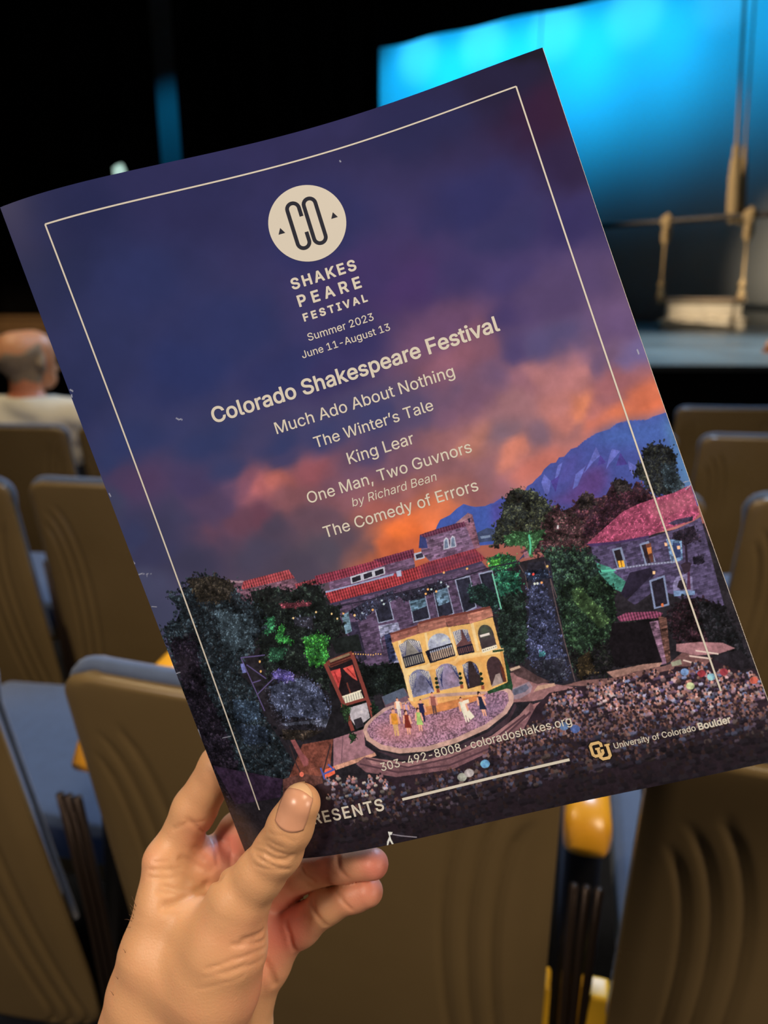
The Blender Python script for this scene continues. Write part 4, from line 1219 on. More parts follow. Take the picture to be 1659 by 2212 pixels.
('F',((92,98,142),(76,82,118),(112,116,164),(60,66,92),(52,54,72),),'1478,1980,1517,1958,1544,2010,1545,2075,1538,2149,1523,2231,1534,2298,1510,2356,1443,2334,1402,2259,1408,2168,1440,2101',900,1.05),
('F',((62,60,80),(52,50,62),(74,78,92),),'1410,2250,1528,2264,1526,2339,1428,2346',160,1.05),
('F',((110,190,200),(80,150,170),),'1445,2224,1469,2233,1458,2249,1439,2241',20,0.7),
('L',(96,80,82),'1571,1925,1559,2047,1547,2205,1539,2363',0.35),
('L',(96,80,82),'1484,1927,1475,1990',0.35),
('L',(96,80,82),'1567,1973,1569,2049',0.3),
('L',(96,80,82),'1566,1907,1562,1971',0.3),
('L',(96,80,82),'1470,1884,1479,1925',0.3),
('F',((50,56,84),(86,104,140),(30,34,50),),'1480,1920,1573,1936,1567,1973,1479,1959',110,0.8),
('P',(255,80,70),'1516,1943,1516,1944,1515,1945,1514,1945,1513,1946,1512,1946,1511,1946,1510,1946,1509,1946,1508,1945,1508,1944,1507,1943,1507,1942,1507,1941,1507,1940,1508,1939,1508,1938,1509,1938,1510,1937,1511,1937,1512,1937,1513,1937,1514,1937,1515,1938,1516,1939,1516,1940,1516,1941,1516,1942','n',0),
('P',(255,170,110),'1536,1981,1536,1982,1535,1983,1535,1984,1534,1984,1533,1985,1532,1985,1531,1985,1530,1984,1529,1984,1528,1983,1528,1982,1527,1981,1527,1980,1528,1979,1528,1978,1529,1977,1529,1976,1530,1976,1531,1976,1532,1975,1533,1976,1534,1976,1535,1977,1536,1977,1536,1978,1537,1979,1537,1980','n',0),
('P',(220,225,240),'1510,1978,1510,1979,1509,1980,1509,1981,1508,1981,1507,1982,1506,1982,1505,1982,1504,1981,1503,1981,1502,1980,1502,1979,1501,1978,1501,1977,1501,1976,1502,1975,1503,1974,1503,1973,1504,1973,1505,1972,1506,1972,1507,1973,1508,1973,1509,1974,1510,1974,1510,1975,1511,1976,1511,1977','n',0),
('P',(210,215,235),'1521,1980,1520,1981,1520,1982,1519,1983,1518,1983,1517,1984,1516,1984,1515,1983,1514,1983,1513,1982,1512,1982,1512,1981,1512,1980,1512,1979,1512,1978,1512,1977,1513,1976,1514,1975,1515,1975,1516,1974,1517,1974,1518,1974,1519,1975,1519,1975,1520,1976,1521,1977,1521,1978,1521,1979','n',0),
('P',(130,160,210),'1502,1938,1501,1938,1501,1939,1500,1940,1499,1941,1498,1941,1497,1941,1496,1941,1495,1940,1494,1940,1493,1939,1493,1938,1492,1937,1492,1936,1493,1935,1493,1934,1494,1933,1494,1932,1495,1932,1496,1932,1497,1932,1499,1932,1499,1932,1500,1933,1501,1933,1501,1934,1502,1935,1502,1936','n',0),
('P',(220,180,110),'1575,1928,1574,1929,1574,1930,1573,1931,1572,1932,1571,1932,1570,1932,1569,1932,1568,1931,1567,1931,1566,1930,1566,1929,1566,1928,1566,1927,1566,1926,1566,1925,1567,1924,1568,1923,1569,1923,1570,1923,1571,1922,1572,1923,1573,1923,1573,1924,1574,1924,1575,1925,1575,1926,1575,1927','n',0),
('P',(60,62,96),'1471,1879,1503,1866,1526,1862,1514,1848,1493,1863','n',0.1),
('P',(150,104,116),'1501,1852,1519,1852,1517,1876,1499,1876','b',0.2),
('F',((64,140,86),(84,170,92),(50,110,84),(44,90,72),),'1358,1835,1415,1830,1473,1858,1462,1893,1417,1897,1356,1879',240,0.95),
('F',((90,190,80),(110,210,90),),'1377,1846,1409,1850,1401,1875,1371,1867',60,0.8),
('F',((60,110,70),(80,130,84),(96,150,100),),'1445,1772,1501,1766,1559,1789,1614,1789,1573,1832,1519,1882,1514,1831,1444,1810',190,0.9),
('F',((60,140,110),(54,120,100),(44,92,84),(70,150,110),),'1381,1886,1457,1908,1455,1985,1401,2035,1362,2035,1367,1949',380,1.0),
('L',(90,190,150),'1541,1795,1534,1837,1522,1866',0.7),
('F',((40,52,48),(34,42,42),(48,66,56),),'1378,1985,1465,1987,1434,2121,1380,2258,1328,2234,1305,2184,1333,2060',800,1.2),
('P',(150,66,72),'390,1643,601,1653,615,1692,392,1675','t',0.25),
('P',(116,82,98),'360,1627,415,1641,392,1675,615,1693,622,1718,586,1777,349,1730','b',0.25),
('P',(160,130,140),'358,1622,382,1634,417,1645,401,1648,358,1631','n',0.1),
('P',(128,58,66),'608,1715,701,1719,697,1741,610,1738','t',0.25),
('P',(112,86,114),'738,1730,1094,1740,1087,1792,738,1788','b',0.2),
('P',(132,54,72),'695,1708,847,1716,962,1720,1100,1720,1097,1751,983,1747,836,1751,692,1745','t',0.25),
('P',(104,48,70),'935,1715,1101,1719,1097,1751,983,1746','t',0.25),
('P',(190,190,205),'829,1752,877,1752,872,1780,825,1780','n',0.04),
('P',(40,36,46),'834,1758,870,1757,867,1776,832,1777','n',0.15),
('P',(190,190,205),'877,1752,924,1753,919,1781,873,1781','n',0.04),
('P',(40,36,46),'882,1758,917,1757,915,1776,880,1777','n',0.15),
('P',(190,190,205),'924,1753,972,1753,966,1781,920,1781','n',0.04),
('P',(40,36,46),'929,1759,964,1758,962,1777,927,1778','n',0.15),
('P',(180,180,200),'1097,1737,1137,1739,1134,1766,1094,1765','n',0.04),
('P',(54,50,66),'1102,1744,1131,1744,1129,1761,1102,1760','n',0.2),
('P',(118,92,120),'1142,1675,1157,1686,1327,1683,1340,1788,1149,1785,1127,1744','b',0.24),
('P',(92,50,72),'1141,1674,1218,1672,1325,1674,1329,1695,1155,1691','t',0.2),
('P',(54,60,110),'1141,1676,1160,1693,1156,1733,1122,1723','n',0.1),
('P',(130,90,108),'1320,1667,1344,1647,1359,1659,1351,1788,1329,1787','b',0.24),
('P',(150,110,122),'1286,1672,1339,1650,1353,1655,1355,1666,1313,1676','n',0.15),
('P',(44,38,60),'1337,1669,1346,1669,1344,1685,1337,1686','n',0),
('P',(186,186,204),'1212,1757,1224,1722,1235,1713,1243,1720,1238,1758','n',0.05),
('P',(112,124,150),'1217,1754,1227,1726,1234,1719,1238,1723,1233,1754','n',0.15),
('P',(186,186,204),'1239,1758,1251,1724,1261,1714,1269,1721,1264,1759','n',0.05),
('P',(112,124,150),'1244,1755,1254,1727,1261,1720,1265,1725,1260,1756','n',0.15),
('P',(150,56,62),'713,1780,826,1786,975,1790,1084,1790,1149,1785,1329,1787,1358,1835,1340,1841,1245,1841,1098,1837,954,1840,811,1833,724,1832','t',0.26),
('G',(92,50,76),'1113,1791,1329,1787,1358,1835,1098,1837',0.6,3),
('P',(150,160,195),'717,1778,826,1784,999,1788,996,1796,825,1789,715,1785','n',0.05),
('P',(170,175,205),'1010,1784,1030,1784,1026,1808,1008,1805','n',0.05),
('P',(88,71,97),'718,1831,811,1833,954,1840,1098,1838,1244,1842,1340,1842,1363,1892,1351,2038,929,2014,913,2122,822,2137,763,2103,742,1869','b',0.22),
('L',(66,58,84),'723,1834,810,1836,953,1842,1097,1841,1244,1844,1339,1844',0.8),
('P',(150,156,185),'886,1874,952,1874,948,1962,883,1959','n',0.05),
('P',(40,40,54),'890,1878,949,1877,944,1958,886,1955','n',0.25),
('P',(150,156,185),'1026,1895,1094,1899,1086,1997,1016,1994','n',0.05),
('P',(40,40,54),'1030,1900,1090,1903,1082,1992,1020,1990','n',0.25),
('P',(150,156,185),'1127,1884,1186,1885,1180,2005,1116,2011','n',0.05),
('P',(40,40,54),'1130,1890,1183,1890,1176,2000,1119,2006','n',0.25),
('P',(150,156,185),'1220,1876,1281,1879,1270,2004,1214,2013','n',0.05),
('P',(40,40,54),'1224,1882,1277,1885,1266,1999,1217,2008','n',0.25),
('P',(150,156,185),'1314,1881,1369,1883,1359,2037,1314,2022','n',0.05),
('P',(40,40,54),'1317,1887,1366,1889,1356,2030,1316,2017','n',0.25),
('P',(84,108,128),'1026,1909,1089,1914,1085,1946,1023,1951','b',0.35),
('P',(90,112,134),'1131,1898,1182,1898,1176,1955,1129,1959','b',0.35),
('F',((40,60,60),(52,84,76),(34,46,50),),'1255,1917,1321,1919,1363,1981,1349,2043,1300,2024,1249,1971',260,1.0),
('L',(120,200,170),'1365,1898,1357,2034',0.5),
('P',(140,140,170),'880,1967,959,1975,957,2036,918,2126,885,2120,897,2005,870,2020,870,2077','b',0.3),
('P',(44,48,74),'892,2007,920,2006,909,2116,880,2118','b',0.4),
('P',(52,46,66),'750,1917,805,1928,799,2080,769,2083','n',0.3),
('F',((36,32,48),(52,46,64),(90,96,130),(120,130,165),),'774,1879,861,1859,980,1848,997,1887,908,1895,814,1936',240,0.75),
('F',((36,32,48),(52,46,64),(110,120,150),),'974,1869,1180,1867,1188,1897,1076,1910,1008,1907',160,0.75),
('P',(104,130,148),'751,1889,782,1881,773,1959,746,1962','b',0.3),
('L',(40,36,50),'691,1843,861,1859,1032,1869,1234,1877,1369,1872,1476,1881',0.5),
('L',(60,54,70),'800,1849,805,1888',0.35),
('L',(60,54,70),'835,1850,839,1889',0.35),
('L',(60,54,70),'869,1851,874,1890',0.35),
('L',(60,54,70),'904,1852,908,1891',0.35),
('L',(60,54,70),'938,1853,943,1892',0.35),
('L',(60,54,70),'973,1854,977,1892',0.35),
('L',(60,54,70),'1007,1855,1011,1893',0.35),
('L',(60,54,70),'1041,1856,1045,1894',0.35),
('L',(60,54,70),'1075,1857,1079,1895',0.35),
('L',(60,54,70),'1109,1858,1113,1896',0.35),
('L',(60,54,70),'1143,1859,1147,1897',0.35),
('L',(60,54,70),'1177,1860,1181,1897',0.35),
('L',(60,54,70),'1210,1861,1215,1898',0.35),
('P',(255,180,110),'1100,1901,1100,1902,1099,1903,1099,1903,1098,1904,1097,1904,1096,1904,1095,1904,1094,1904,1093,1903,1093,1902,1092,1902,1092,1901,1092,1900,1092,1899,1092,1898,1093,1897,1094,1896,1095,1896,1096,1896,1097,1896,1098,1896,1098,1896,1099,1897,1100,1897,1100,1898,1101,1899,1101,1900','n',0),
('P',(255,180,110),'1142,1904,1142,1905,1141,1905,1141,1906,1140,1906,1139,1907,1138,1907,1137,1907,1136,1906,1135,1906,1134,1905,1134,1904,1134,1903,1134,1902,1134,1901,1134,1900,1135,1900,1136,1899,1136,1898,1137,1898,1138,1898,1139,1898,1140,1899,1141,1899,1142,1900,1142,1901,1142,1902,1142,1903','n',0),
('P',(255,180,110),'881,1903,881,1904,881,1904,880,1905,879,1905,878,1906,877,1906,876,1906,875,1905,874,1905,874,1904,873,1903,873,1902,873,1901,873,1900,873,1899,874,1898,875,1898,876,1897,877,1897,878,1897,879,1897,879,1898,880,1898,881,1899,881,1900,882,1901,882,1902','n',0),
('P',(255,180,110),'806,1902,806,1903,805,1904,804,1905,803,1905,802,1905,801,1905,800,1905,800,1905,799,1904,798,1904,798,1903,797,1902,797,1901,797,1900,798,1899,798,1898,799,1898,800,1897,801,1897,802,1897,803,1897,804,1897,805,1898,805,1899,806,1899,806,1900,806,1901','n',0),
('P',(255,180,110),'765,1883,765,1884,764,1885,764,1885,763,1886,762,1886,761,1886,760,1886,759,1886,758,1885,757,1884,757,1883,757,1882,757,1881,757,1881,757,1880,758,1879,758,1878,759,1878,760,1877,761,1877,762,1878,763,1878,764,1879,765,1879,765,1880,765,1881,765,1882','n',0),
('P',(255,180,110),'1367,1857,1367,1858,1366,1859,1365,1859,1365,1860,1364,1860,1363,1860,1362,1860,1361,1860,1360,1859,1359,1858,1359,1858,1359,1857,1359,1856,1359,1855,1359,1854,1360,1853,1361,1853,1361,1852,1362,1852,1363,1852,1364,1852,1365,1852,1366,1853,1367,1854,1367,1854,1367,1855,1367,1856','n',0),
('P',(255,180,110),'1283,1853,1282,1854,1282,1855,1281,1855,1280,1856,1279,1856,1278,1856,1277,1856,1276,1856,1275,1855,1275,1854,1274,1854,1274,1853,1274,1852,1274,1851,1275,1850,1275,1849,1276,1848,1277,1848,1278,1848,1279,1848,1280,1848,1281,1848,1281,1849,1282,1849,1282,1850,1283,1851,1283,1852','n',0),
('P',(255,180,110),'1192,1842,1192,1843,1191,1844,1191,1845,1190,1845,1189,1845,1188,1846,1187,1845,1186,1845,1185,1844,1185,1844,1184,1843,1184,1842,1184,1841,1184,1840,1184,1839,1185,1838,1186,1838,1187,1837,1188,1837,1189,1837,1190,1837,1190,1837,1191,1838,1192,1839,1192,1840,1193,1841,1193,1841','n',0),
('P',(255,180,110),'1113,1887,1113,1888,1112,1889,1112,1889,1111,1890,1110,1890,1109,1890,1108,1890,1107,1889,1106,1889,1106,1888,1105,1887,1105,1886,1105,1885,1105,1884,1105,1884,1106,1883,1107,1882,1108,1882,1109,1881,1109,1881,1110,1882,1111,1882,1112,1882,1113,1883,1113,1884,1113,1885,1114,1886','n',0),
('P',(190,205,230),'927,1878,926,1879,926,1879,925,1880,924,1880,923,1880,922,1880,921,1880,920,1880,920,1879,919,1879,919,1878,918,1877,918,1876,918,1875,919,1875,919,1874,920,1873,921,1873,922,1873,923,1873,924,1873,925,1873,925,1874,926,1874,927,1875,927,1876,927,1877','n',0),
('P',(190,205,230),'931,1893,930,1894,930,1895,929,1895,928,1896,927,1896,926,1896,925,1896,924,1895,924,1895,923,1894,922,1893,922,1892,922,1891,922,1891,923,1890,923,1889,924,1889,925,1888,926,1888,927,1888,928,1888,929,1889,929,1889,930,1890,930,1891,931,1891,931,1892','n',0),
('P',(190,205,230),'1192,1898,1192,1899,1191,1900,1190,1900,1190,1901,1189,1901,1188,1901,1187,1901,1186,1900,1185,1900,1184,1899,1184,1899,1184,1898,1184,1897,1184,1896,1184,1895,1185,1895,1185,1894,1186,1894,1187,1893,1188,1893,1189,1894,1190,1894,1191,1894,1191,1895,1192,1896,1192,1897,1192,1898','n',0),
('P',(190,205,230),'1126,1891,1126,1891,1126,1892,1125,1893,1124,1893,1123,1893,1122,1893,1121,1893,1120,1893,1119,1892,1119,1892,1118,1891,1118,1890,1118,1889,1118,1888,1118,1887,1119,1887,1120,1886,1121,1886,1121,1886,1122,1886,1123,1886,1124,1886,1125,1887,1126,1887,1126,1888,1126,1889,1127,1890','n',0),
('P',(190,205,230),'1171,1875,1170,1876,1170,1877,1169,1877,1168,1878,1167,1878,1167,1878,1166,1878,1165,1877,1164,1877,1163,1876,1163,1876,1162,1875,1162,1874,1163,1873,1163,1872,1163,1872,1164,1871,1165,1871,1166,1870,1167,1870,1168,1871,1169,1871,1169,1872,1170,1872,1171,1873,1171,1874,1171,1875','n',0),
('F',((32,38,38),(26,30,32),(42,50,46),(50,60,54),),'415,1679,518,1692,588,1731,652,1716,713,1746,717,1828,768,1854,735,1959,661,2007,620,2179,369,2113,384,1882,408,1771',2200,1.2),
('F',((130,62,78),(150,74,86),),'517,1768,649,1801,644,1817,532,1796',70,0.8),
('F',((44,40,52),(60,56,66),(110,116,140),),'560,1839,643,1858,627,1910,556,1872',90,0.8),
('P',(255,210,150),'566,1844,565,1845,565,1846,564,1846,563,1847,562,1847,562,1847,561,1847,560,1846,559,1846,559,1845,558,1844,558,1844,558,1843,558,1842,558,1841,559,1840,560,1840,560,1839,561,1839,562,1839,563,1839,564,1840,565,1840,565,1841,566,1842,566,1842,566,1843','n',0),
('P',(255,210,150),'661,1847,661,1848,660,1849,660,1849,659,1850,658,1850,657,1850,656,1850,655,1849,655,1849,654,1848,654,1848,653,1847,653,1846,654,1845,654,1844,654,1844,655,1843,656,1843,657,1842,658,1842,658,1842,659,1843,660,1843,661,1844,661,1845,661,1846,661,1846','n',0),
('P',(255,210,150),'735,1896,735,1897,734,1898,734,1898,733,1898,732,1899,731,1899,730,1899,729,1898,729,1898,728,1897,728,1896,728,1896,728,1895,728,1894,728,1893,729,1892,729,1892,730,1891,731,1891,732,1891,733,1891,733,1892,734,1892,735,1893,735,1893,735,1894,735,1895','n',0),
('P',(255,210,150),'719,1871,719,1872,719,1873,718,1873,717,1874,716,1874,715,1874,715,1874,714,1874,713,1873,712,1872,712,1872,712,1871,712,1870,712,1869,712,1868,713,1868,713,1867,714,1867,715,1866,716,1866,717,1867,718,1867,718,1867,719,1868,719,1869,720,1870,720,1870','n',0),
('P',(255,210,150),'806,1904,805,1905,805,1905,804,1906,803,1906,803,1907,802,1907,801,1907,800,1906,799,1906,799,1905,798,1904,798,1904,798,1903,798,1902,799,1901,799,1900,800,1900,801,1899,801,1899,802,1899,803,1899,804,1900,805,1900,805,1901,806,1901,806,1902,806,1903','n',0),
('F',((70,150,96),(60,130,90),(50,104,78),),'456,1809,491,1813,476,1861,439,1880,421,1863',120,0.9),
('F',((84,190,84),(66,160,80),(54,120,70),),'503,1851,517,1861,500,1897,533,1924,521,1944,462,1904',150,0.85),
('F',((80,180,70),(96,206,84),(60,140,66),(50,104,62),),'575,1924,634,1924,680,1949,654,1993,660,2029,627,2060,573,2045,562,2002',420,0.9),
('F',((46,84,66),(56,104,76),),'431,1924,496,1948,469,1993,412,1983',110,0.9),
('P',(30,34,34),'680,1966,794,1976,791,2043,685,2025','n',0.2),
('F',((30,40,36),(24,30,30),(40,50,44),),'798,2102,913,2122,926,2249,824,2244,795,2186',420,1.1),
('F',((28,34,34),(22,26,28),(36,44,40),),'756,2062,820,2119,870,2217,752,2225,786,2379,561,2346,625,2123',900,1.2),
('F',((44,54,62),(36,44,52),(56,68,76),(30,36,44),(66,80,90),(48,50,54),),'234,1551,265,1569,305,1574,319,1603,351,1618,380,1639,391,1695,430,1742,458,1803,435,1855,395,1885,361,1934,300,1947,280,2007,327,2091,318,2190,363,2318,383,2410,342,2496,273,2509,34,2504,-7,2221,-11,1932,2,1754,10,1719,76,1706,118,1663,86,1612,86,1596,135,1602,168,1581',6500,1.35),
('F',((70,62,52),(58,52,48),),'187,1563,312,1589,378,1644,334,1702,208,1677',420,1.2),
('F',((72,88,100),(84,100,112),),'257,1715,416,1785,362,1911,241,1902',420,1.0),
('F',((40,34,46),(52,44,56),(32,28,38),),'24,1784,141,1790,110,1990,137,2255,123,2506,-19,2551,-36,2483,-2,2125',2200,1.4),
('G',(92,78,92),'12,1893,87,1862,94,1894,9,1968',0.4,4),
('F',((72,92,116),(60,76,98),(88,106,130),),'213,2087,315,2124,316,2195,225,2199,184,2166',260,1.0),
('F',((60,72,92),(48,58,76),),'176,2189,317,2231,318,2302,204,2292',200,1.05),
('P',(52,38,58),'9,2353,200,2413,317,2456,279,2527,50,2537','n',0.25),
('F',((52,48,58),(66,64,78),(44,40,48),),'411,2024,448,2020,479,2037,541,2071,576,2109,608,2158,608,2215,587,2284,560,2312,487,2317,407,2298,367,2231,349,2155,353,2086',1100,1.25),
('F',((104,112,146),(88,96,126),(120,126,160),(72,78,104),),'381,2075,445,2068,539,2076,597,2155,598,2230,585,2272,397,2214,360,2140',620,1.0),
('F',((118,104,196),(96,86,168),(134,122,206),),'406,2029,448,2020,489,2045,495,2082,443,2074,407,2053',150,0.9),
('F',((112,116,140),),'379,2233,588,2262,575,2304,504,2263,387,2247',70,0.8),
('F',((66,56,48),(54,48,46),),'371,2255,562,2306,483,2328,369,2301',140,1.1),
('L',(96,84,130),'304,1936,310,1992,323,2102,331,2169',0.45),
('L',(96,84,130),'304,1936,363,1946,404,1952',0.45),
('L',(96,84,130),'318,1970,379,2045',0.45),
('L',(96,84,130),'325,2096,415,2049',0.45),
('L',(96,84,130),'316,2047,355,2045',0.45),
('P',(255,190,110),'379,1973,379,1974,378,1975,378,1976,377,1977,376,1977,375,1977,374,1977,373,1977,372,1976,372,1975,371,1975,371,1973,371,1972,372,1971,372,1970,373,1969,373,1968,374,1968,375,1967,376,1967,377,1967,378,1968,379,1968,379,1969,380,1970,380,1971,380,1972','n',0),
('P',(255,190,110),'371,2012,370,2013,370,2014,369,2015,368,2016,367,2016,366,2016,365,2016,364,2016,364,2015,363,2014,363,2014,363,2012,363,2011,363,2010,363,2009,364,2008,365,2007,366,2007,367,2006,368,2006,368,2006,369,2007,370,2007,371,2008,371,2009,371,2010,371,2011','n',0),
('P',(120,124,190),'293,1960,308,1961,307,2000,290,1998','n',0.2),
('P',(30,28,32),'625,2123,655,2216,665,2355,571,2354,461,2322,551,2304,606,2232','n',0.2),
('P',(116,66,56),'444,2336,510,2340,575,2344,531,2442,483,2480,411,2456,369,2471,319,2486','n',0.25),
('P',(90,58,54),'317,2456,407,2450,484,2477,478,2533,293,2526','n',0.25),
('P',(142,82,84),'400,2309,419,2310,433,2368,451,2401,441,2422,422,2424','n',0.15),
('L',(60,44,46),'390,2330,394,2412,403,2461',0.5),
('L',(60,44,46),'557,2362,482,2482',0.5),
('P',(156,112,122),'575,2344,706,2337,692,2401,722,2436,543,2447','n',0.12),
('L',(110,80,90),'616,2343,579,2441',0.3),
('P',(206,150,128),'543,2447,722,2436,724,2448,548,2465','n',0.2),
('P',(220,100,72),'504,2453,545,2448,541,2478,492,2490','n',0.15),
('L',(72,90,170),'489,2444,492,2490',0.7),
('L',(72,90,170),'524,2437,539,2460',0.7),
('L',(72,90,170),'492,2470,543,2461',0.7),
('P',(236,120,100),'413,2454,412,2456,410,2458,409,2459,407,2461,404,2462,402,2462,400,2462,398,2461,396,2460,395,2458,394,2457,393,2454,393,2452,394,2450,395,2448,396,2446,398,2444,400,2443,402,2442,404,2442,406,2442,408,2443,410,2444,412,2445,412,2447,413,2449,413,2451','n',0.1),
('P',(120,62,52),'634,2048,651,2041,748,2032,752,2061,652,2076','n',0.12),
('L',(70,36,34),'652,2056,739,2049',0.7),
('L',(70,36,34),'649,2066,736,2060',0.7),
('L',(70,36,34),'646,2077,732,2072',0.7),
('P',(134,112,88),'651,2043,737,2037,737,2046,653,2053','n',0.1),
('P',(34,26,30),'644,2073,750,2063,755,2215,650,2215','n',0.15),
('P',(198,72,70),'644,2085,684,2085,680,2115,642,2184,642,2145','n',0.15),
('P',(206,84,76),'695,2088,737,2085,737,2150,722,2135,702,2104','n',0.15),
('L',(150,40,44),'658,2094,662,2138',0.4),
('L',(150,40,44),'711,2092,733,2135',0.4),
('L',(110,56,48),'694,2147,695,2193',0.6),
('P',(226,220,196),'656,2197,736,2191,741,2225,652,2227','n',0.05),
('L',(120,110,110),'664,2197,662,2223',0.22),
('L',(120,110,110),'674,2196,672,2222',0.22),
('L',(120,110,110),'685,2196,683,2221',0.22),
('L',(120,110,110),'695,2195,693,2221',0.22),
('L',(120,110,110),'705,2194,703,2220',0.22),
('L',(120,110,110),'715,2194,713,2219',0.22),
('L',(120,110,110),'725,2193,723,2219',0.22),
('L',(120,110,110),'735,2192,733,2218',0.22),
('L',(240,230,200),'655,2195,739,2190',0.5),
('P',(186,176,184),'671,2243,747,2241,743,2301,707,2315,677,2318,666,2287','n',0.14),
('P',(52,46,54),'676,2293,709,2290,712,2327,676,2329','n',0.15),
('L',(128,62,56),'632,2053,655,2216,661,2331',1.5),
('L',(128,62,56),'747,2042,753,2186,756,2327',1.5),
('L',(128,62,56),'646,2228,746,2226',1.1),
('L',(128,62,56),'756,2327,764,2273,752,2225',1.0),
('F',((50,76,50),(70,100,64),(36,52,40),),'650,2215,676,2245,653,2301,637,2274',60,0.9),
('F',((50,76,50),(36,52,40),),'648,2334,671,2356,646,2378,636,2353',40,0.9),
('F',((40,64,46),(30,46,38),),'767,2235,788,2279,761,2328,754,2293',50,0.9),
('P',(112,84,96),'812,2235,909,2228,922,2281,813,2280','n',0.12),
('P',(88,96,116),'812,2235,905,2224,912,2256,816,2270','n',0.12),
('P',(146,104,106),'1315,2274,1369,2277,1406,2330,1468,2356,1560,2395,1475,2400,1369,2396,1298,2383','n',0.14),
('P',(190,150,130),'1402,2345,1464,2350,1466,2361,1380,2363','n',0.1),
('P',(80,60,62),'1316,2253,1364,2257,1412,2310,1451,2341,1403,2340,1337,2291','n',0.2),
('P',(200,170,150),'1320,2259,1359,2256,1362,2265,1322,2269','n',0.1),
('P',(150,126,138),'1308,2332,1376,2322,1383,2343,1369,2363,1327,2375,1296,2372','n',0.1),
('P',(100,100,120),'1307,2337,1363,2329,1369,2345,1350,2356,1305,2358','n',0.15),
('P',(158,110,112),'1355,2408,1562,2390,1549,2429,1420,2440,1341,2485,1225,2511,1287,2451','n',0.16),
('P',(120,84,90),'635,2460,676,2442,835,2508,1003,2511,1177,2488,1309,2434,1363,2400,1362,2437,1303,2487,1162,2538,997,2569,777,2546,664,2500','n',0.14),
('P',(152,110,112),'676,2442,836,2503,1005,2506,1179,2483,1304,2433,1358,2398,1331,2451,1171,2508,997,2531,830,2523,695,2474','n',0.12),
('L',(84,58,66),'680,2448,831,2521,999,2526,1179,2500,1324,2438',0.7),
('L',(84,58,66),'651,2464,788,2530,991,2551,1171,2525,1347,2433',0.7),
('P',(66,50,58),'722,2425,822,2473,931,2490,1044,2488,1173,2466,1262,2428,1303,2385,1303,2401,1254,2453,1168,2481,1038,2508,913,2511,807,2486','n',0.12),
('P',(196,156,144),'701,2341,715,2322,748,2303,807,2279,923,2276,1073,2288,1208,2317,1287,2322,1302,2336,1305,2358,1297,2383,1260,2417,1171,2455,1042,2477,923,2480,814,2462,744,2428,703,2381','n',0.1),
('P',(150,112,132),'716,2345,728,2328,760,2309,816,2290,922,2281,1071,2293,1207,2322,1275,2332,1286,2345,1281,2374,1247,2406,1166,2437,1042,2458,928,2462,823,2444,757,2412,720,2374','s',0.3),
('G',(206,134,134),'744,2335,897,2341,958,2401,869,2434,764,2402',0.6,5),
('G',(190,126,132),'971,2360,1106,2362,1121,2420,984,2429',0.4,4),
('G',(118,98,130),'1140,2360,1280,2352,1248,2403,1141,2425',0.5,4),
('G',(110,96,128),'748,2320,815,2292,915,2285,833,2325',0.5,4),
('P',(230,168,104),'909,2267,1031,2277,1207,2322,1170,2335,1057,2338,953,2345,917,2297','n',0.1),
('P',(206,130,80),'951,2316,1063,2318,1173,2325,1206,2325,1161,2343,1054,2349,952,2347','n',0.1),
('P',(186,150,140),'954,2251,1049,2254,1219,2282,1205,2327,1037,2295,927,2283','n',0.08),
('P',(228,178,108),'912,2041,1036,2039,1132,2041,1142,2046,1226,2056,1317,2055,1311,2164,1314,2198,1300,2303,1293,2306,1216,2319,1125,2299,1019,2279,925,2288,915,2257,920,2175','n',0.05),
('P',(242,206,150),'937,2045,949,2045,927,2283,915,2279,920,2175','n',0.04),
('P',(242,206,146),'927,2157,1015,2162,1033,2158,1031,2174,1127,2175,1146,2161,1321,2178,1319,2193,1145,2180,1125,2191,1031,2185,921,2181','n',0.04),
('P',(240,206,150),'1046,2044,1055,2044,1042,2158,1031,2160','n',0.04),
('P',(240,206,150),'1141,2049,1149,2049,1144,2158,1133,2160','n',0.04),
('P',(240,206,150),'1228,2056,1240,2057,1231,2165,1220,2164','n',0.04),
('G',(214,140,70),'1017,2173,1164,2174,1249,2186,1220,2315,1198,2315,1228,2202,1023,2192,1026,2275,1014,2278',0.55,2),
('P',(206,150,86),'1305,2184,1315,2190,1296,2302,1289,2305','n',0.05),
('P',(132,126,122),'936,2151,938,2088,940,2078,945,2068,951,2060,959,2054,969,2050,979,2049,989,2051,999,2054,1006,2061,1012,2069,1016,2078,1017,2088,1014,2151','n',0.12),
('P',(222,214,214),'935,2061,971,2054,950,2105,935,2112','n',0.04),
('L',(40,44,88),'939,2060,936,2111',0.24),
('L',(40,44,88),'946,2059,939,2110',0.24),
('L',(40,44,88),'953,2058,942,2108',0.24),
('L',(40,44,88),'960,2056,946,2107',0.24),
('L',(40,44,88),'968,2055,949,2105',0.24),
('P',(222,214,214),'977,2053,1019,2068,1017,2109,1003,2108','n',0.04),
('L',(40,44,88),'982,2055,1005,2108',0.24),
('L',(40,44,88),'990,2058,1008,2108',0.24),
('L',(40,44,88),'998,2060,1010,2109',0.24),
('L',(40,44,88),'1006,2063,1013,2109',0.24),
('L',(40,44,88),'1015,2066,1016,2109',0.24),
('L',(30,30,44),'936,2151,1014,2151',0.6),
('L',(30,30,44),'937,2112,1015,2113',0.6),
('L',(30,30,44),'936,2151,937,2112',0.32),
('L',(30,30,44),'945,2151,946,2112',0.32),
('L',(30,30,44),'953,2151,954,2112',0.32),
('L',(30,30,44),'962,2151,963,2112',0.32),
('L',(30,30,44),'971,2151,972,2112',0.32),
('L',(30,30,44),'979,2151,981,2112',0.32),
('L',(30,30,44),'988,2151,989,2112',0.32),
('L',(30,30,44),'997,2151,998,2112',0.32),
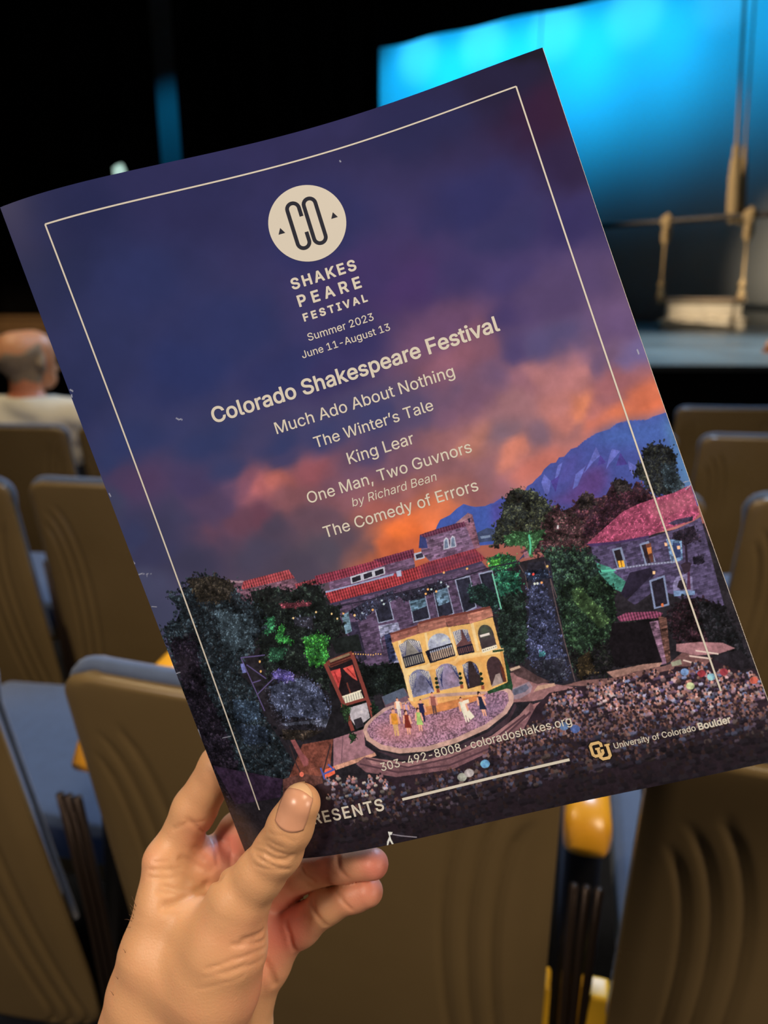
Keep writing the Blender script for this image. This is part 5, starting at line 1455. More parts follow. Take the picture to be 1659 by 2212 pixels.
('L',(30,30,44),'1005,2151,1007,2112',0.32),
('L',(30,30,44),'1014,2151,1015,2113',0.32),
('P',(168,172,194),'1042,2158,1045,2096,1047,2087,1052,2078,1059,2070,1069,2064,1080,2060,1092,2059,1103,2060,1114,2064,1123,2070,1130,2078,1134,2087,1135,2096,1133,2157','n',0.2),
('G',(220,222,236),'1066,2070,1108,2064,1119,2101,1083,2108',0.5,3),
('P',(176,150,132),'1036,2123,1135,2122,1133,2157,1034,2156','n',0.08),
('L',(30,30,44),'1035,2158,1135,2156',0.6),
('L',(30,30,44),'1036,2113,1136,2111',0.6),
('L',(30,30,44),'1035,2158,1036,2113',0.32),
('L',(30,30,44),'1043,2158,1044,2113',0.32),
('L',(30,30,44),'1051,2158,1053,2113',0.32),
('L',(30,30,44),'1060,2158,1061,2113',0.32),
('L',(30,30,44),'1068,2158,1069,2113',0.32),
('L',(30,30,44),'1076,2158,1078,2112',0.32),
('L',(30,30,44),'1085,2157,1086,2112',0.32),
('L',(30,30,44),'1093,2157,1095,2112',0.32),
('L',(30,30,44),'1101,2157,1103,2112',0.32),
('L',(30,30,44),'1110,2157,1111,2112',0.32),
('L',(30,30,44),'1118,2157,1120,2112',0.32),
('L',(30,30,44),'1126,2156,1128,2111',0.32),
('L',(30,30,44),'1135,2156,1136,2111',0.32),
('P',(24,24,36),'1028,2112,1042,2112,1041,2157,1033,2160','n',0),
('P',(96,64,66),'1149,2159,1152,2101,1153,2092,1156,2084,1162,2077,1168,2072,1176,2069,1183,2068,1191,2070,1198,2074,1204,2080,1209,2088,1211,2097,1212,2106,1209,2163','n',0.12),
('P',(222,214,214),'1152,2068,1186,2067,1177,2106,1152,2121','n',0.04),
('L',(40,44,88),'1155,2068,1155,2120',0.24),
('L',(40,44,88),'1162,2068,1160,2116',0.24),
('L',(40,44,88),'1169,2067,1164,2113',0.24),
('L',(40,44,88),'1176,2067,1169,2110',0.24),
('L',(40,44,88),'1183,2067,1174,2107',0.24),
('P',(222,214,214),'1189,2067,1211,2076,1209,2120,1198,2120','n',0.04),
('L',(40,44,88),'1191,2069,1199,2120',0.24),
('L',(40,44,88),'1197,2071,1202,2120',0.24),
('L',(40,44,88),'1203,2073,1204,2120',0.24),
('L',(40,44,88),'1208,2075,1207,2120',0.24),
('L',(30,30,44),'1151,2159,1210,2162',0.6),
('L',(30,30,44),'1151,2132,1211,2134',0.6),
('L',(30,30,44),'1151,2159,1151,2132',0.32),
('L',(30,30,44),'1158,2160,1159,2132',0.32),
('L',(30,30,44),'1165,2160,1166,2133',0.32),
('L',(30,30,44),'1173,2160,1174,2133',0.32),
('L',(30,30,44),'1180,2160,1181,2133',0.32),
('L',(30,30,44),'1188,2161,1188,2133',0.32),
('L',(30,30,44),'1195,2161,1196,2134',0.32),
('L',(30,30,44),'1202,2161,1203,2134',0.32),
('L',(30,30,44),'1210,2162,1211,2134',0.32),
('P',(66,56,60),'1240,2171,1243,2111,1244,2101,1248,2092,1253,2085,1259,2079,1266,2075,1274,2074,1282,2076,1289,2079,1295,2085,1299,2093,1301,2102,1302,2112,1299,2172','n',0.12),
('G',(92,120,84),'1255,2077,1289,2076,1293,2115,1253,2121',0.5,2),
('L',(226,214,206),'1250,2112,1286,2113',0.9),
('L',(236,224,200),'1241,2173,1298,2170',0.6),
('L',(236,224,200),'1241,2164,1299,2162',0.6),
('L',(236,224,200),'1241,2173,1241,2164',0.32),
('L',(236,224,200),'1249,2172,1250,2164',0.32),
('L',(236,224,200),'1258,2172,1258,2163',0.32),
('L',(236,224,200),'1266,2172,1266,2163',0.32),
('L',(236,224,200),'1274,2171,1274,2163',0.32),
('L',(236,224,200),'1282,2171,1282,2162',0.32),
('L',(236,224,200),'1290,2171,1290,2162',0.32),
('L',(236,224,200),'1298,2170,1299,2162',0.32),
('P',(126,126,156),'931,2270,933,2208,935,2199,940,2190,947,2182,956,2176,967,2172,978,2171,989,2173,999,2177,1008,2183,1015,2191,1019,2200,1020,2209,1017,2270','n',0.2),
('G',(70,64,84),'951,2205,1011,2194,1015,2245,948,2249',0.5,3),
('P',(222,214,214),'939,2186,973,2181,952,2228,930,2261','n',0.04),
('L',(40,44,88),'943,2185,933,2258',0.24),
('L',(40,44,88),'950,2184,937,2251',0.24),
('L',(40,44,88),'956,2183,941,2245',0.24),
('L',(40,44,88),'963,2182,946,2238',0.24),
('L',(40,44,88),'970,2181,950,2231',0.24),
('P',(222,214,214),'985,2178,1019,2188,1017,2267,1010,2243','n',0.04),
('L',(40,44,88),'988,2179,1011,2246',0.24),
('L',(40,44,88),'995,2181,1012,2251',0.24),
('L',(40,44,88),'1002,2183,1013,2255',0.24),
('L',(40,44,88),'1009,2185,1015,2260',0.24),
('L',(40,44,88),'1015,2187,1016,2265',0.24),
('P',(130,118,146),'1040,2271,1042,2211,1044,2202,1048,2193,1055,2186,1064,2181,1074,2177,1085,2177,1096,2178,1105,2182,1114,2188,1120,2196,1124,2205,1125,2214,1122,2273','n',0.2),
('G',(170,130,150),'1083,2219,1119,2212,1118,2267,1079,2267',0.5,3),
('P',(222,214,214),'1046,2189,1082,2185,1056,2233,1052,2271','n',0.04),
('L',(40,44,88),'1050,2189,1053,2267',0.24),
('L',(40,44,88),'1057,2188,1053,2260',0.24),
('L',(40,44,88),'1064,2187,1054,2252',0.24),
('L',(40,44,88),'1071,2186,1055,2245',0.24),
('L',(40,44,88),'1078,2186,1055,2237',0.24),
('P',(222,214,214),'1104,2186,1126,2197,1127,2258,1119,2228','n',0.04),
('L',(40,44,88),'1107,2187,1120,2232',0.24),
('L',(40,44,88),'1112,2190,1122,2239',0.24),
('L',(40,44,88),'1118,2193,1124,2247',0.24),
('L',(40,44,88),'1123,2196,1126,2254',0.24),
('P',(52,40,42),'1144,2292,1147,2230,1148,2221,1152,2211,1157,2203,1163,2197,1170,2193,1178,2192,1185,2193,1192,2197,1198,2203,1202,2211,1205,2220,1206,2230,1203,2291','n',0.12),
('P',(222,214,214),'1151,2198,1175,2196,1158,2255,1152,2289','n',0.04),
('L',(40,44,88),'1154,2198,1152,2285',0.24),
('L',(40,44,88),'1160,2197,1154,2276',0.24),
('L',(40,44,88),'1166,2197,1156,2268',0.24),
('L',(40,44,88),'1172,2196,1157,2259',0.24),
('P',(222,214,214),'1192,2201,1203,2209,1204,2251,1198,2244','n',0.04),
('L',(40,44,88),'1194,2202,1199,2245',0.24),
('L',(40,44,88),'1198,2205,1201,2247',0.24),
('L',(40,44,88),'1201,2208,1203,2249',0.24),
('P',(66,48,52),'1235,2302,1238,2238,1240,2227,1243,2218,1248,2209,1255,2203,1262,2199,1269,2197,1277,2199,1284,2202,1290,2209,1294,2217,1296,2226,1297,2237,1294,2301','n',0.12),
('P',(160,140,136),'1243,2294,1263,2266,1280,2265,1281,2303,1234,2307','n',0.1),
('P',(96,50,40),'1289,2235,1299,2248,1295,2301,1285,2302','n',0.1),
('P',(156,98,88),'916,2012,1028,2011,1025,2040,913,2045','b',0.14),
('P',(166,108,96),'1030,2002,1047,2003,1140,2007,1139,2043,1035,2041,1025,2041','b',0.14),
('P',(148,92,84),'1140,2008,1225,2013,1225,2053,1141,2047','b',0.14),
('P',(182,120,104),'1225,2013,1296,2010,1322,2023,1320,2052,1225,2057','b',0.14),
('L',(110,60,54),'916,2011,1028,2011',0.9),
('L',(110,60,54),'1037,2001,1141,2004',0.9),
('L',(110,60,54),'1142,2006,1225,2012',0.9),
('L',(110,60,54),'1226,2013,1319,2017',0.9),
('P',(36,60,40),'1213,2319,1293,2306,1310,2327,1307,2337,1288,2327,1215,2330','n',0.3),
('P',(36,64,44),'1316,2209,1320,2243,1312,2328,1297,2313','n',0.3),
('L',(46,70,46),'1279,2180,1318,2185',0.8),
('P',(30,44,32),'1045,2225,1044,2226,1043,2228,1042,2228,1041,2229,1040,2230,1038,2230,1037,2230,1036,2229,1035,2228,1034,2227,1033,2226,1033,2225,1033,2223,1033,2222,1034,2221,1034,2219,1036,2218,1037,2218,1038,2217,1039,2217,1041,2217,1042,2218,1043,2219,1044,2220,1045,2221,1045,2222,1045,2224','n',0.3),
('P',(30,44,32),'1043,2241,1042,2242,1041,2244,1040,2245,1039,2245,1037,2246,1036,2246,1034,2246,1033,2245,1032,2244,1030,2243,1030,2242,1029,2240,1029,2239,1029,2238,1030,2236,1031,2235,1032,2234,1033,2233,1035,2233,1037,2233,1038,2233,1040,2234,1041,2235,1042,2236,1043,2237,1043,2238,1043,2240','n',0.3),
('P',(30,44,32),'1041,2257,1041,2259,1040,2260,1038,2261,1037,2261,1035,2262,1033,2262,1032,2261,1030,2261,1028,2260,1027,2259,1026,2257,1026,2256,1025,2255,1026,2253,1026,2252,1027,2251,1029,2250,1030,2249,1032,2249,1034,2249,1035,2249,1037,2250,1039,2251,1040,2252,1041,2253,1041,2254,1042,2256','n',0.3),
('L',(150,80,60),'1033,2264,1031,2275',1.2),
('P',(30,44,32),'1138,2231,1138,2232,1137,2233,1136,2234,1135,2235,1134,2235,1132,2235,1131,2235,1130,2235,1129,2234,1128,2233,1127,2232,1127,2230,1127,2229,1127,2228,1128,2226,1128,2225,1130,2224,1131,2223,1132,2223,1133,2223,1135,2223,1136,2224,1137,2224,1138,2225,1138,2226,1139,2228,1139,2229','n',0.3),
('P',(30,44,32),'1137,2247,1136,2248,1135,2249,1134,2250,1133,2251,1131,2251,1130,2251,1128,2251,1127,2250,1126,2250,1124,2249,1124,2247,1123,2246,1123,2245,1123,2243,1124,2242,1125,2241,1126,2240,1127,2239,1129,2239,1130,2239,1132,2239,1133,2239,1135,2240,1136,2241,1137,2243,1137,2244,1137,2245','n',0.3),
('P',(30,44,32),'1134,2265,1134,2267,1133,2268,1132,2269,1130,2269,1128,2270,1127,2270,1125,2269,1123,2269,1122,2268,1120,2267,1119,2265,1119,2264,1119,2263,1119,2261,1120,2260,1121,2259,1122,2258,1123,2257,1125,2257,1127,2257,1129,2257,1130,2258,1132,2259,1133,2260,1134,2261,1135,2262,1135,2264','n',0.3),
('L',(150,80,60),'1126,2272,1124,2283',1.2),
('P',(30,44,32),'1216,2251,1215,2252,1214,2253,1213,2254,1212,2255,1211,2256,1210,2256,1208,2256,1207,2255,1206,2254,1205,2253,1204,2252,1204,2251,1204,2249,1204,2248,1205,2247,1206,2246,1207,2245,1208,2244,1209,2243,1211,2243,1212,2243,1213,2244,1214,2245,1215,2246,1216,2247,1216,2248,1216,2250','n',0.3),
('P',(30,44,32),'1213,2269,1213,2271,1212,2272,1211,2273,1209,2274,1208,2274,1206,2274,1205,2274,1203,2273,1202,2272,1201,2271,1200,2270,1200,2269,1200,2267,1200,2266,1201,2265,1201,2264,1203,2263,1204,2262,1205,2262,1207,2261,1209,2262,1210,2262,1211,2263,1212,2264,1213,2265,1213,2267,1214,2268','n',0.3),
('P',(30,44,32),'1211,2288,1210,2289,1209,2290,1208,2291,1206,2292,1205,2292,1203,2292,1201,2292,1200,2291,1198,2291,1197,2289,1196,2288,1195,2287,1195,2285,1195,2284,1196,2283,1197,2282,1198,2281,1200,2280,1202,2280,1203,2280,1205,2280,1207,2280,1208,2281,1209,2282,1210,2284,1211,2285,1211,2287','n',0.3),
('L',(150,80,60),'1203,2295,1200,2306',1.2),
('P',(226,208,196),'852,2327,856,2292,870,2295,864,2330,860,2329,862,2303,856,2328','n',0.1),
('P',(238,226,214),'854,2295,856,2267,867,2265,876,2272,871,2300','n',0.1),
('P',(230,160,130),'863,2267,863,2257,869,2253,872,2259,870,2269','n',0.05),
('P',(60,36,30),'863,2258,869,2252,872,2259,868,2257','n',0.1),
('L',(230,160,130),'856,2270,851,2293',0.7),
('L',(230,160,130),'876,2275,875,2299',0.7),
('P',(120,100,130),'885,2330,887,2305,897,2307,893,2332,890,2331,891,2313,888,2331','n',0.1),
('P',(196,160,196),'886,2307,888,2287,895,2286,902,2291,898,2310','n',0.1),
('P',(230,160,130),'892,2287,893,2280,896,2277,899,2282,898,2289','n',0.05),
('P',(60,36,30),'893,2281,897,2276,899,2282,896,2280','n',0.1),
('L',(230,160,130),'887,2289,884,2306',0.7),
('L',(230,160,130),'902,2293,901,2310',0.7),
('P',(206,160,110),'818,2393,823,2343,843,2348,835,2397,828,2396,831,2359,823,2395','n',0.1),
('P',(226,150,60),'820,2348,824,2307,839,2305,852,2314,844,2354','n',0.1),
('P',(230,160,130),'832,2308,833,2293,841,2288,846,2297,844,2311','n',0.05),
('P',(60,36,30),'833,2295,841,2286,846,2297,840,2293','n',0.1),
('L',(230,160,130),'823,2311,816,2345',0.7),
('L',(230,160,130),'851,2319,850,2352',0.7),
('P',(240,170,140),'868,2400,871,2368,886,2372,880,2403,877,2402,878,2376,871,2401','n',0.05),
('P',(126,48,40),'864,2373,875,2342,875,2324,885,2323,894,2329,889,2346,892,2380','n',0.1),
('P',(240,170,140),'879,2325,881,2312,887,2308,891,2315,889,2327','n',0.05),
('P',(70,40,30),'879,2321,881,2308,887,2305,893,2311,891,2320,889,2311','n',0.1),
('L',(240,170,140),'874,2327,866,2356',0.6),
('L',(240,170,140),'894,2333,894,2363',0.6),
('P',(36,34,62),'936,2368,940,2326,956,2331,950,2371,944,2370,947,2340,940,2369','n',0.1),
('P',(42,40,76),'938,2331,941,2297,953,2296,964,2303,958,2336','n',0.1),
('P',(230,160,130),'948,2298,949,2286,955,2282,959,2289,957,2300','n',0.05),
('P',(60,36,30),'949,2287,955,2280,959,2289,954,2286','n',0.1),
('L',(230,160,130),'940,2301,934,2329',0.7),
('L',(230,160,130),'963,2307,962,2335',0.7),
('P',(240,170,140),'916,2399,919,2368,934,2372,928,2402,925,2401,926,2376,919,2400','n',0.05),
('P',(176,206,120),'913,2373,923,2344,923,2327,933,2327,941,2331,936,2348,939,2380','n',0.1),
('P',(240,170,140),'927,2328,929,2316,935,2312,939,2318,937,2330','n',0.05),
('P',(70,40,30),'927,2324,929,2312,935,2309,940,2315,939,2323,937,2315','n',0.1),
('L',(240,170,140),'922,2330,915,2357',0.6),
('L',(240,170,140),'941,2335,941,2364',0.6),
('P',(96,66,66),'987,2354,992,2312,1008,2316,1001,2357,996,2356,998,2326,992,2355','n',0.1),
('P',(150,90,84),'989,2316,992,2283,1004,2282,1015,2289,1009,2322','n',0.1),
('P',(230,160,130),'999,2284,1000,2272,1006,2267,1011,2275,1008,2286','n',0.05),
('P',(60,36,30),'1000,2273,1007,2266,1011,2275,1006,2272','n',0.1),
('L',(230,160,130),'992,2287,986,2314',0.7),
('L',(230,160,130),'1015,2293,1013,2320',0.7),
('P',(238,230,206),'1100,2410,1098,2363,1116,2368,1114,2413,1109,2412,1107,2379,1104,2411','n',0.1),
('P',(240,232,208),'1097,2368,1095,2331,1107,2329,1120,2337,1118,2374','n',0.1),
('P',(230,160,130),'1102,2332,1102,2318,1107,2313,1113,2321,1112,2334','n',0.05),
('P',(60,36,30),'1102,2320,1107,2311,1113,2321,1107,2318','n',0.1),
('L',(230,160,130),'1095,2335,1093,2366',0.7),
('L',(230,160,130),'1120,2341,1122,2372',0.7),
('L',(240,232,208),'1113,2337,1133,2336',1.3),
('L',(236,228,204),'1118,2376,1128,2400',2.0),
('P',(240,170,140),'1172,2405,1171,2372,1186,2376,1184,2408,1180,2407,1179,2381,1175,2406','n',0.05),
('P',(34,40,60),'1165,2377,1173,2347,1171,2328,1180,2328,1189,2333,1186,2350,1192,2384','n',0.1),
('P',(240,170,140),'1175,2329,1175,2317,1180,2313,1185,2319,1185,2332','n',0.05),
('P',(24,20,26),'1174,2325,1175,2313,1180,2309,1186,2316,1185,2324,1183,2316','n',0.1),
('L',(240,170,140),'1170,2332,1166,2361',0.6),
('L',(240,170,140),'1189,2337,1192,2367',0.6),
('L',(240,170,140),'1186,2328,1198,2342',0.8),
('P',(255,190,110),'754,2045,753,2046,753,2046,753,2047,752,2047,752,2047,751,2047,751,2047,750,2047,750,2047,750,2046,749,2046,749,2045,749,2045,749,2044,750,2044,750,2043,750,2043,751,2042,751,2042,752,2042,752,2042,753,2042,753,2043,754,2043,754,2044,754,2044,754,2045','n',0),
('P',(255,190,110),'763,2049,763,2049,763,2050,762,2050,762,2050,761,2051,761,2051,760,2051,760,2050,759,2050,759,2050,759,2049,759,2049,759,2048,759,2047,759,2047,759,2046,760,2046,760,2046,761,2045,761,2045,762,2045,762,2046,763,2046,763,2046,763,2047,763,2047,763,2048','n',0),
('P',(255,190,110),'773,2052,772,2052,772,2053,772,2053,771,2054,771,2054,770,2054,770,2054,769,2054,769,2053,769,2053,768,2052,768,2052,768,2051,768,2051,769,2050,769,2050,769,2049,770,2049,770,2049,771,2048,771,2049,772,2049,772,2049,773,2050,773,2050,773,2051,773,2051','n',0),
('P',(255,190,110),'782,2055,782,2056,782,2056,781,2057,781,2057,780,2057,780,2057,779,2057,779,2057,778,2057,778,2056,778,2056,778,2055,778,2054,778,2054,778,2053,778,2053,779,2052,779,2052,780,2052,780,2052,781,2052,781,2052,782,2052,782,2053,782,2053,782,2054,782,2054','n',0),
('P',(255,190,110),'792,2058,791,2059,791,2059,791,2060,790,2060,790,2060,789,2060,789,2060,788,2060,788,2060,788,2059,787,2059,787,2058,787,2058,787,2057,788,2056,788,2056,788,2056,789,2055,789,2055,790,2055,790,2055,791,2055,791,2056,792,2056,792,2056,792,2057,792,2058','n',0),
('P',(255,190,110),'801,2061,801,2062,801,2063,800,2063,800,2063,799,2063,799,2064,798,2063,798,2063,797,2063,797,2063,797,2062,797,2061,797,2061,797,2060,797,2060,797,2059,798,2059,798,2058,799,2058,799,2058,800,2058,800,2058,801,2059,801,2059,801,2060,801,2060,801,2061','n',0),
('P',(255,190,110),'811,2065,810,2065,810,2066,810,2066,809,2066,809,2067,808,2067,808,2067,807,2066,807,2066,807,2066,806,2065,806,2065,806,2064,806,2063,807,2063,807,2062,807,2062,808,2062,808,2061,809,2061,809,2061,810,2062,810,2062,810,2062,811,2063,811,2063,811,2064','n',0),
('P',(255,190,110),'820,2068,820,2068,820,2069,819,2069,819,2070,818,2070,818,2070,817,2070,817,2070,816,2069,816,2069,816,2068,816,2068,816,2067,816,2067,816,2066,816,2066,817,2065,817,2065,818,2065,818,2065,819,2065,819,2065,820,2065,820,2066,820,2066,820,2067,820,2067','n',0),
('P',(255,190,110),'830,2071,829,2072,829,2072,829,2073,828,2073,828,2073,827,2073,827,2073,826,2073,826,2073,825,2072,825,2072,825,2071,825,2071,825,2070,826,2069,826,2069,826,2068,827,2068,827,2068,828,2068,828,2068,829,2068,829,2068,829,2069,830,2069,830,2070,830,2071','n',0),
('P',(255,190,110),'840,2070,840,2070,840,2071,839,2071,839,2071,839,2072,838,2072,838,2072,837,2071,837,2071,836,2071,836,2070,836,2070,836,2069,836,2068,836,2068,837,2067,837,2067,838,2067,838,2066,839,2066,839,2066,840,2067,840,2067,840,2067,840,2068,841,2068,841,2069','n',0),
('P',(255,190,110),'850,2073,850,2073,849,2074,849,2074,848,2075,848,2075,847,2075,847,2075,847,2075,846,2074,846,2074,846,2073,845,2073,846,2072,846,2072,846,2071,846,2071,847,2070,847,2070,848,2070,848,2070,849,2070,849,2070,849,2070,850,2071,850,2071,850,2072,850,2072','n',0),
('P',(255,190,110),'859,2076,859,2077,859,2077,858,2078,858,2078,857,2078,857,2078,856,2078,856,2078,856,2078,855,2077,855,2077,855,2076,855,2075,855,2075,855,2074,856,2074,856,2073,856,2073,857,2073,858,2073,858,2073,858,2073,859,2073,859,2074,859,2074,859,2075,859,2075','n',0),
('P',(46,34,42),'997,2569,1161,2539,1303,2487,1376,2415,1435,2381,1596,2389,1751,2386,1853,2386,1922,2389,1976,2378,2043,2416,2133,2446,2164,2500,2165,2635,2149,2762,2020,2770,1662,2823,1235,2864,121,3019,218,2581,462,2503,613,2518,777,2546','n',0.15),
('P',(158,112,118),'1924,2322,2000,2335,2078,2360,2113,2390,2051,2393,1976,2378,1916,2346','n',0.15),
('P',(120,84,84),'1885,2379,1933,2356,1976,2378,2028,2402,1991,2423,1880,2393','n',0.2),
('L',(226,200,190),'1954,2374,2020,2402',0.5),
('L',(226,200,190),'1981,2362,2051,2393',0.5),
('L',(226,200,190),'1929,2383,1967,2406',0.5),
('P',(36,32,38),'2056,2394,2129,2400,2156,2468,2120,2483,2041,2421','n',0.25),
('P',(156,118,108),'1658,2357,1790,2362,1857,2372,1843,2384,1753,2381,1679,2389','n',0.15),
('P',(120,86,84),'1487,2367,1567,2366,1680,2384,1783,2381,1853,2386,1904,2384,1887,2405,1776,2403,1614,2399','n',0.15),
('P',(150,150,130),'1885,2379,1921,2378,1920,2396,1885,2395','n',0.1),
('D',((206,166,172),(186,146,160),(222,196,196),(140,104,120),(110,90,130),(84,64,84),(60,46,60),(160,120,110),(120,130,170),(196,140,130),(176,170,200),),'1435,2381,1514,2385,1620,2379,1720,2389,1818,2382,1887,2405,1922,2420,1973,2387,1991,2407,2006,2452,2064,2427,2073,2475,2128,2460,2152,2507,2159,2569,2086,2579,1943,2567,1802,2543,1612,2503,1521,2461,1406,2422',760,1.05,1.55),
('D',((150,120,130),(120,96,110),(96,78,100),(70,56,72),(54,42,54),(110,110,140),(140,110,104),),'1408,2417,1615,2494,1897,2556,2154,2582,2155,2637,1974,2620,1688,2583,1468,2564,1286,2564,1114,2555,1147,2520,1372,2462',720,1.15,1.7),
('D',((92,78,92),(74,62,78),(56,46,58),(46,38,48),(84,86,110),(100,84,80),),'486,2542,831,2563,1169,2557,1336,2544,1493,2549,1788,2586,2156,2632,2153,2695,1806,2682,1450,2686,1074,2685,556,2702',800,1.2,2.0),
('D',((52,44,54),(44,38,46),(38,32,40),(60,54,66),(50,44,48),),'335,2625,975,2646,1462,2647,1816,2653,2156,2686,2155,2745,1727,2776,1249,2820,685,2852,278,2886',380,1.6,2.6),
('D',((176,160,176),(150,136,160),(130,150,190),(196,180,170),(210,150,160),),'487,2475,719,2518,745,2562,678,2585,471,2561',70,1.0,1.6),
('P',(100,150,190),'1142,2582,1140,2585,1138,2588,1135,2591,1132,2592,1128,2593,1124,2593,1120,2593,1116,2592,1113,2590,1110,2587,1108,2584,1107,2581,1106,2577,1107,2574,1108,2571,1111,2568,1114,2565,1117,2564,1121,2563,1125,2562,1129,2563,1133,2564,1136,2566,1139,2569,1141,2572,1142,2575,1142,2579','n',0.2),
('P',(150,150,140),'1042,2609,1041,2613,1038,2616,1035,2618,1032,2620,1028,2621,1024,2621,1020,2620,1016,2619,1013,2617,1010,2614,1008,2611,1007,2608,1006,2604,1007,2601,1008,2598,1011,2595,1014,2593,1017,2591,1021,2590,1025,2590,1029,2590,1033,2591,1036,2593,1039,2596,1041,2599,1042,2602,1043,2606','n',0.2),
('P',(160,150,150),'1073,2601,1071,2604,1069,2607,1066,2609,1062,2611,1059,2612,1054,2612,1050,2611,1047,2610,1043,2608,1040,2605,1038,2602,1037,2599,1037,2596,1038,2592,1039,2589,1041,2586,1044,2584,1048,2582,1052,2581,1056,2581,1060,2581,1064,2583,1067,2585,1070,2587,1072,2590,1073,2594,1073,2597','n',0.2),
('P',(90,110,170),'1503,2534,1502,2537,1500,2540,1497,2543,1493,2544,1490,2545,1486,2546,1482,2545,1478,2544,1475,2542,1473,2539,1471,2536,1470,2533,1469,2530,1470,2526,1471,2523,1474,2520,1477,2518,1480,2516,1484,2515,1487,2515,1491,2516,1495,2517,1498,2519,1501,2521,1502,2524,1504,2527,1504,2531','n',0.2),
('P',(96,120,160),'1467,2515,1466,2518,1464,2521,1461,2524,1457,2525,1454,2526,1450,2527,1446,2526,1442,2525,1439,2523,1436,2520,1435,2517,1433,2514,1433,2511,1434,2507,1435,2504,1437,2501,1440,2499,1444,2497,1447,2496,1451,2496,1455,2497,1459,2498,1462,2500,1465,2502,1466,2505,1468,2508,1468,2512','n',0.2),
('P',(206,100,84),'2151,2517,2149,2519,2147,2521,2145,2523,2142,2524,2139,2525,2136,2525,2133,2525,2130,2524,2127,2522,2125,2520,2124,2517,2123,2515,2123,2512,2123,2509,2125,2507,2126,2504,2129,2502,2132,2501,2135,2501,2138,2500,2141,2501,2144,2502,2147,2504,2149,2506,2150,2508,2151,2511,2151,2514','n',0.2),
('P',(130,170,190),'2016,2467,2014,2470,2013,2472,2010,2474,2007,2475,2004,2476,2001,2476,1998,2476,1995,2475,1992,2473,1990,2471,1989,2468,1988,2466,1988,2463,1988,2460,1990,2457,1991,2455,1994,2453,1997,2452,2000,2451,2003,2451,2006,2452,2009,2453,2012,2454,2014,2456,2015,2459,2016,2462,2016,2464','n',0.2),
('P',(120,150,200),'1934,2428,1933,2431,1931,2433,1929,2435,1926,2436,1923,2437,1920,2437,1916,2437,1913,2435,1911,2434,1909,2432,1907,2429,1906,2426,1906,2424,1907,2421,1908,2418,1910,2416,1912,2414,1915,2412,1918,2412,1921,2412,1924,2412,1927,2413,1930,2415,1932,2417,1934,2420,1935,2422,1935,2425','n',0.2),
('P',(160,60,70),'1988,2447,1986,2450,1985,2452,1982,2454,1979,2455,1976,2456,1973,2456,1970,2456,1967,2455,1964,2453,1962,2451,1961,2448,1960,2446,1960,2443,1960,2440,1961,2437,1963,2435,1966,2433,1969,2432,1972,2431,1975,2431,1978,2431,1981,2432,1984,2434,1986,2436,1987,2439,1988,2441,1988,2444','n',0.2),
('P',(150,60,70),'2062,2462,2061,2465,2059,2467,2057,2469,2054,2470,2051,2471,2048,2471,2045,2470,2042,2469,2039,2468,2037,2465,2035,2463,2035,2460,2034,2457,2035,2455,2036,2452,2038,2450,2041,2448,2043,2447,2046,2446,2050,2446,2053,2446,2056,2447,2058,2449,2060,2451,2062,2454,2063,2457,2063,2459','n',0.2),
('P',(190,196,150),'1937,2480,1936,2482,1934,2485,1931,2487,1929,2488,1926,2489,1922,2489,1919,2488,1916,2487,1914,2486,1911,2484,1910,2481,1909,2478,1909,2475,1909,2473,1911,2470,1913,2468,1915,2466,1918,2464,1921,2464,1924,2463,1927,2464,1930,2465,1933,2467,1935,2469,1937,2471,1937,2474,1938,2477','n',0.2),
('G',(30,24,28),'174,2887,436,2698,1289,2692,1806,2682,2187,2685,2160,2785,1767,2804,1240,2849,211,2977',0.6,8),
('G',(70,50,64),'307,2665,439,2645,443,2759,310,2783',0.4,6),
('L',(160,158,170),'-4,1491,27,1496',0.4),
('L',(160,158,170),'30,1499,57,1505',0.2),
('L',(160,158,170),'38,1501,33,1512',0.2),
('L',(160,158,170),'5,1633,27,1641',0.3),
('L',(160,158,170),'-2,1436,3,1447',0.6),
('L',(160,158,170),'7,720,16,729',0.5),
('L',(160,158,170),'6,739,4,749',0.5),
('L',(160,158,170),'104,2241,150,2240',0.28),
('L',(160,158,170),'3,2185,-9,2306',0.45),
('L',(160,158,170),'-2,1930,22,1929',0.4),
('L',(160,158,170),'363,948,370,956,384,960',0.45),
('L',(160,158,170),'1275,161,1278,166',0.5),
('L',(160,158,170),'2134,1249,2135,1266',0.5),
('L',(160,158,170),'2133,1801,2175,1782',0.3),
('L',(160,158,170),'2134,1773,2169,1775',0.25),
('L',(160,158,170),'7,1148,9,1163',0.4),
('P',(226,222,214),'682,2739,700,2745,693,2754,686,2753,686,2769,690,2788,692,2796,683,2787,679,2773,666,2792,662,2792,667,2776,682,2758','n',0.05),
('L',(150,140,150),'697,2753,728,2765,787,2783',0.35),
)]
for o in OPS: o[2] = unpack(o[2])
pic = paint(SKY, OPS)
# picture -> ink: seen colour over the white of the paper seen in the same light
ink = lin(pic) / lin((232, 214, 196)) * 0.80
rows = sorted(set(list(range(0, 770, 2)) + list(range(770, RY)) + [RY - 1]))
cols = list(range(0, RX))
XM, YM = np.meshgrid((np.array(cols) / (RX - 1)) * PW, (np.array(rows) / (RY - 1)) * PH)
P = page_np(XM, YM)
me = grid_mesh('front_cover', P[:, ::-1])
colr = np.ones((len(rows), len(cols), 4), np.float32)
colr[..., :3] = np.clip(ink[rows][:, cols], 0, 0.9)
ca = me.color_attributes.new('print', 'FLOAT_COLOR', 'POINT')
ca.data.foreach_set('color', colr[:, ::-1].ravel())
cover = link('front_cover', me, M_PRINT, prog)
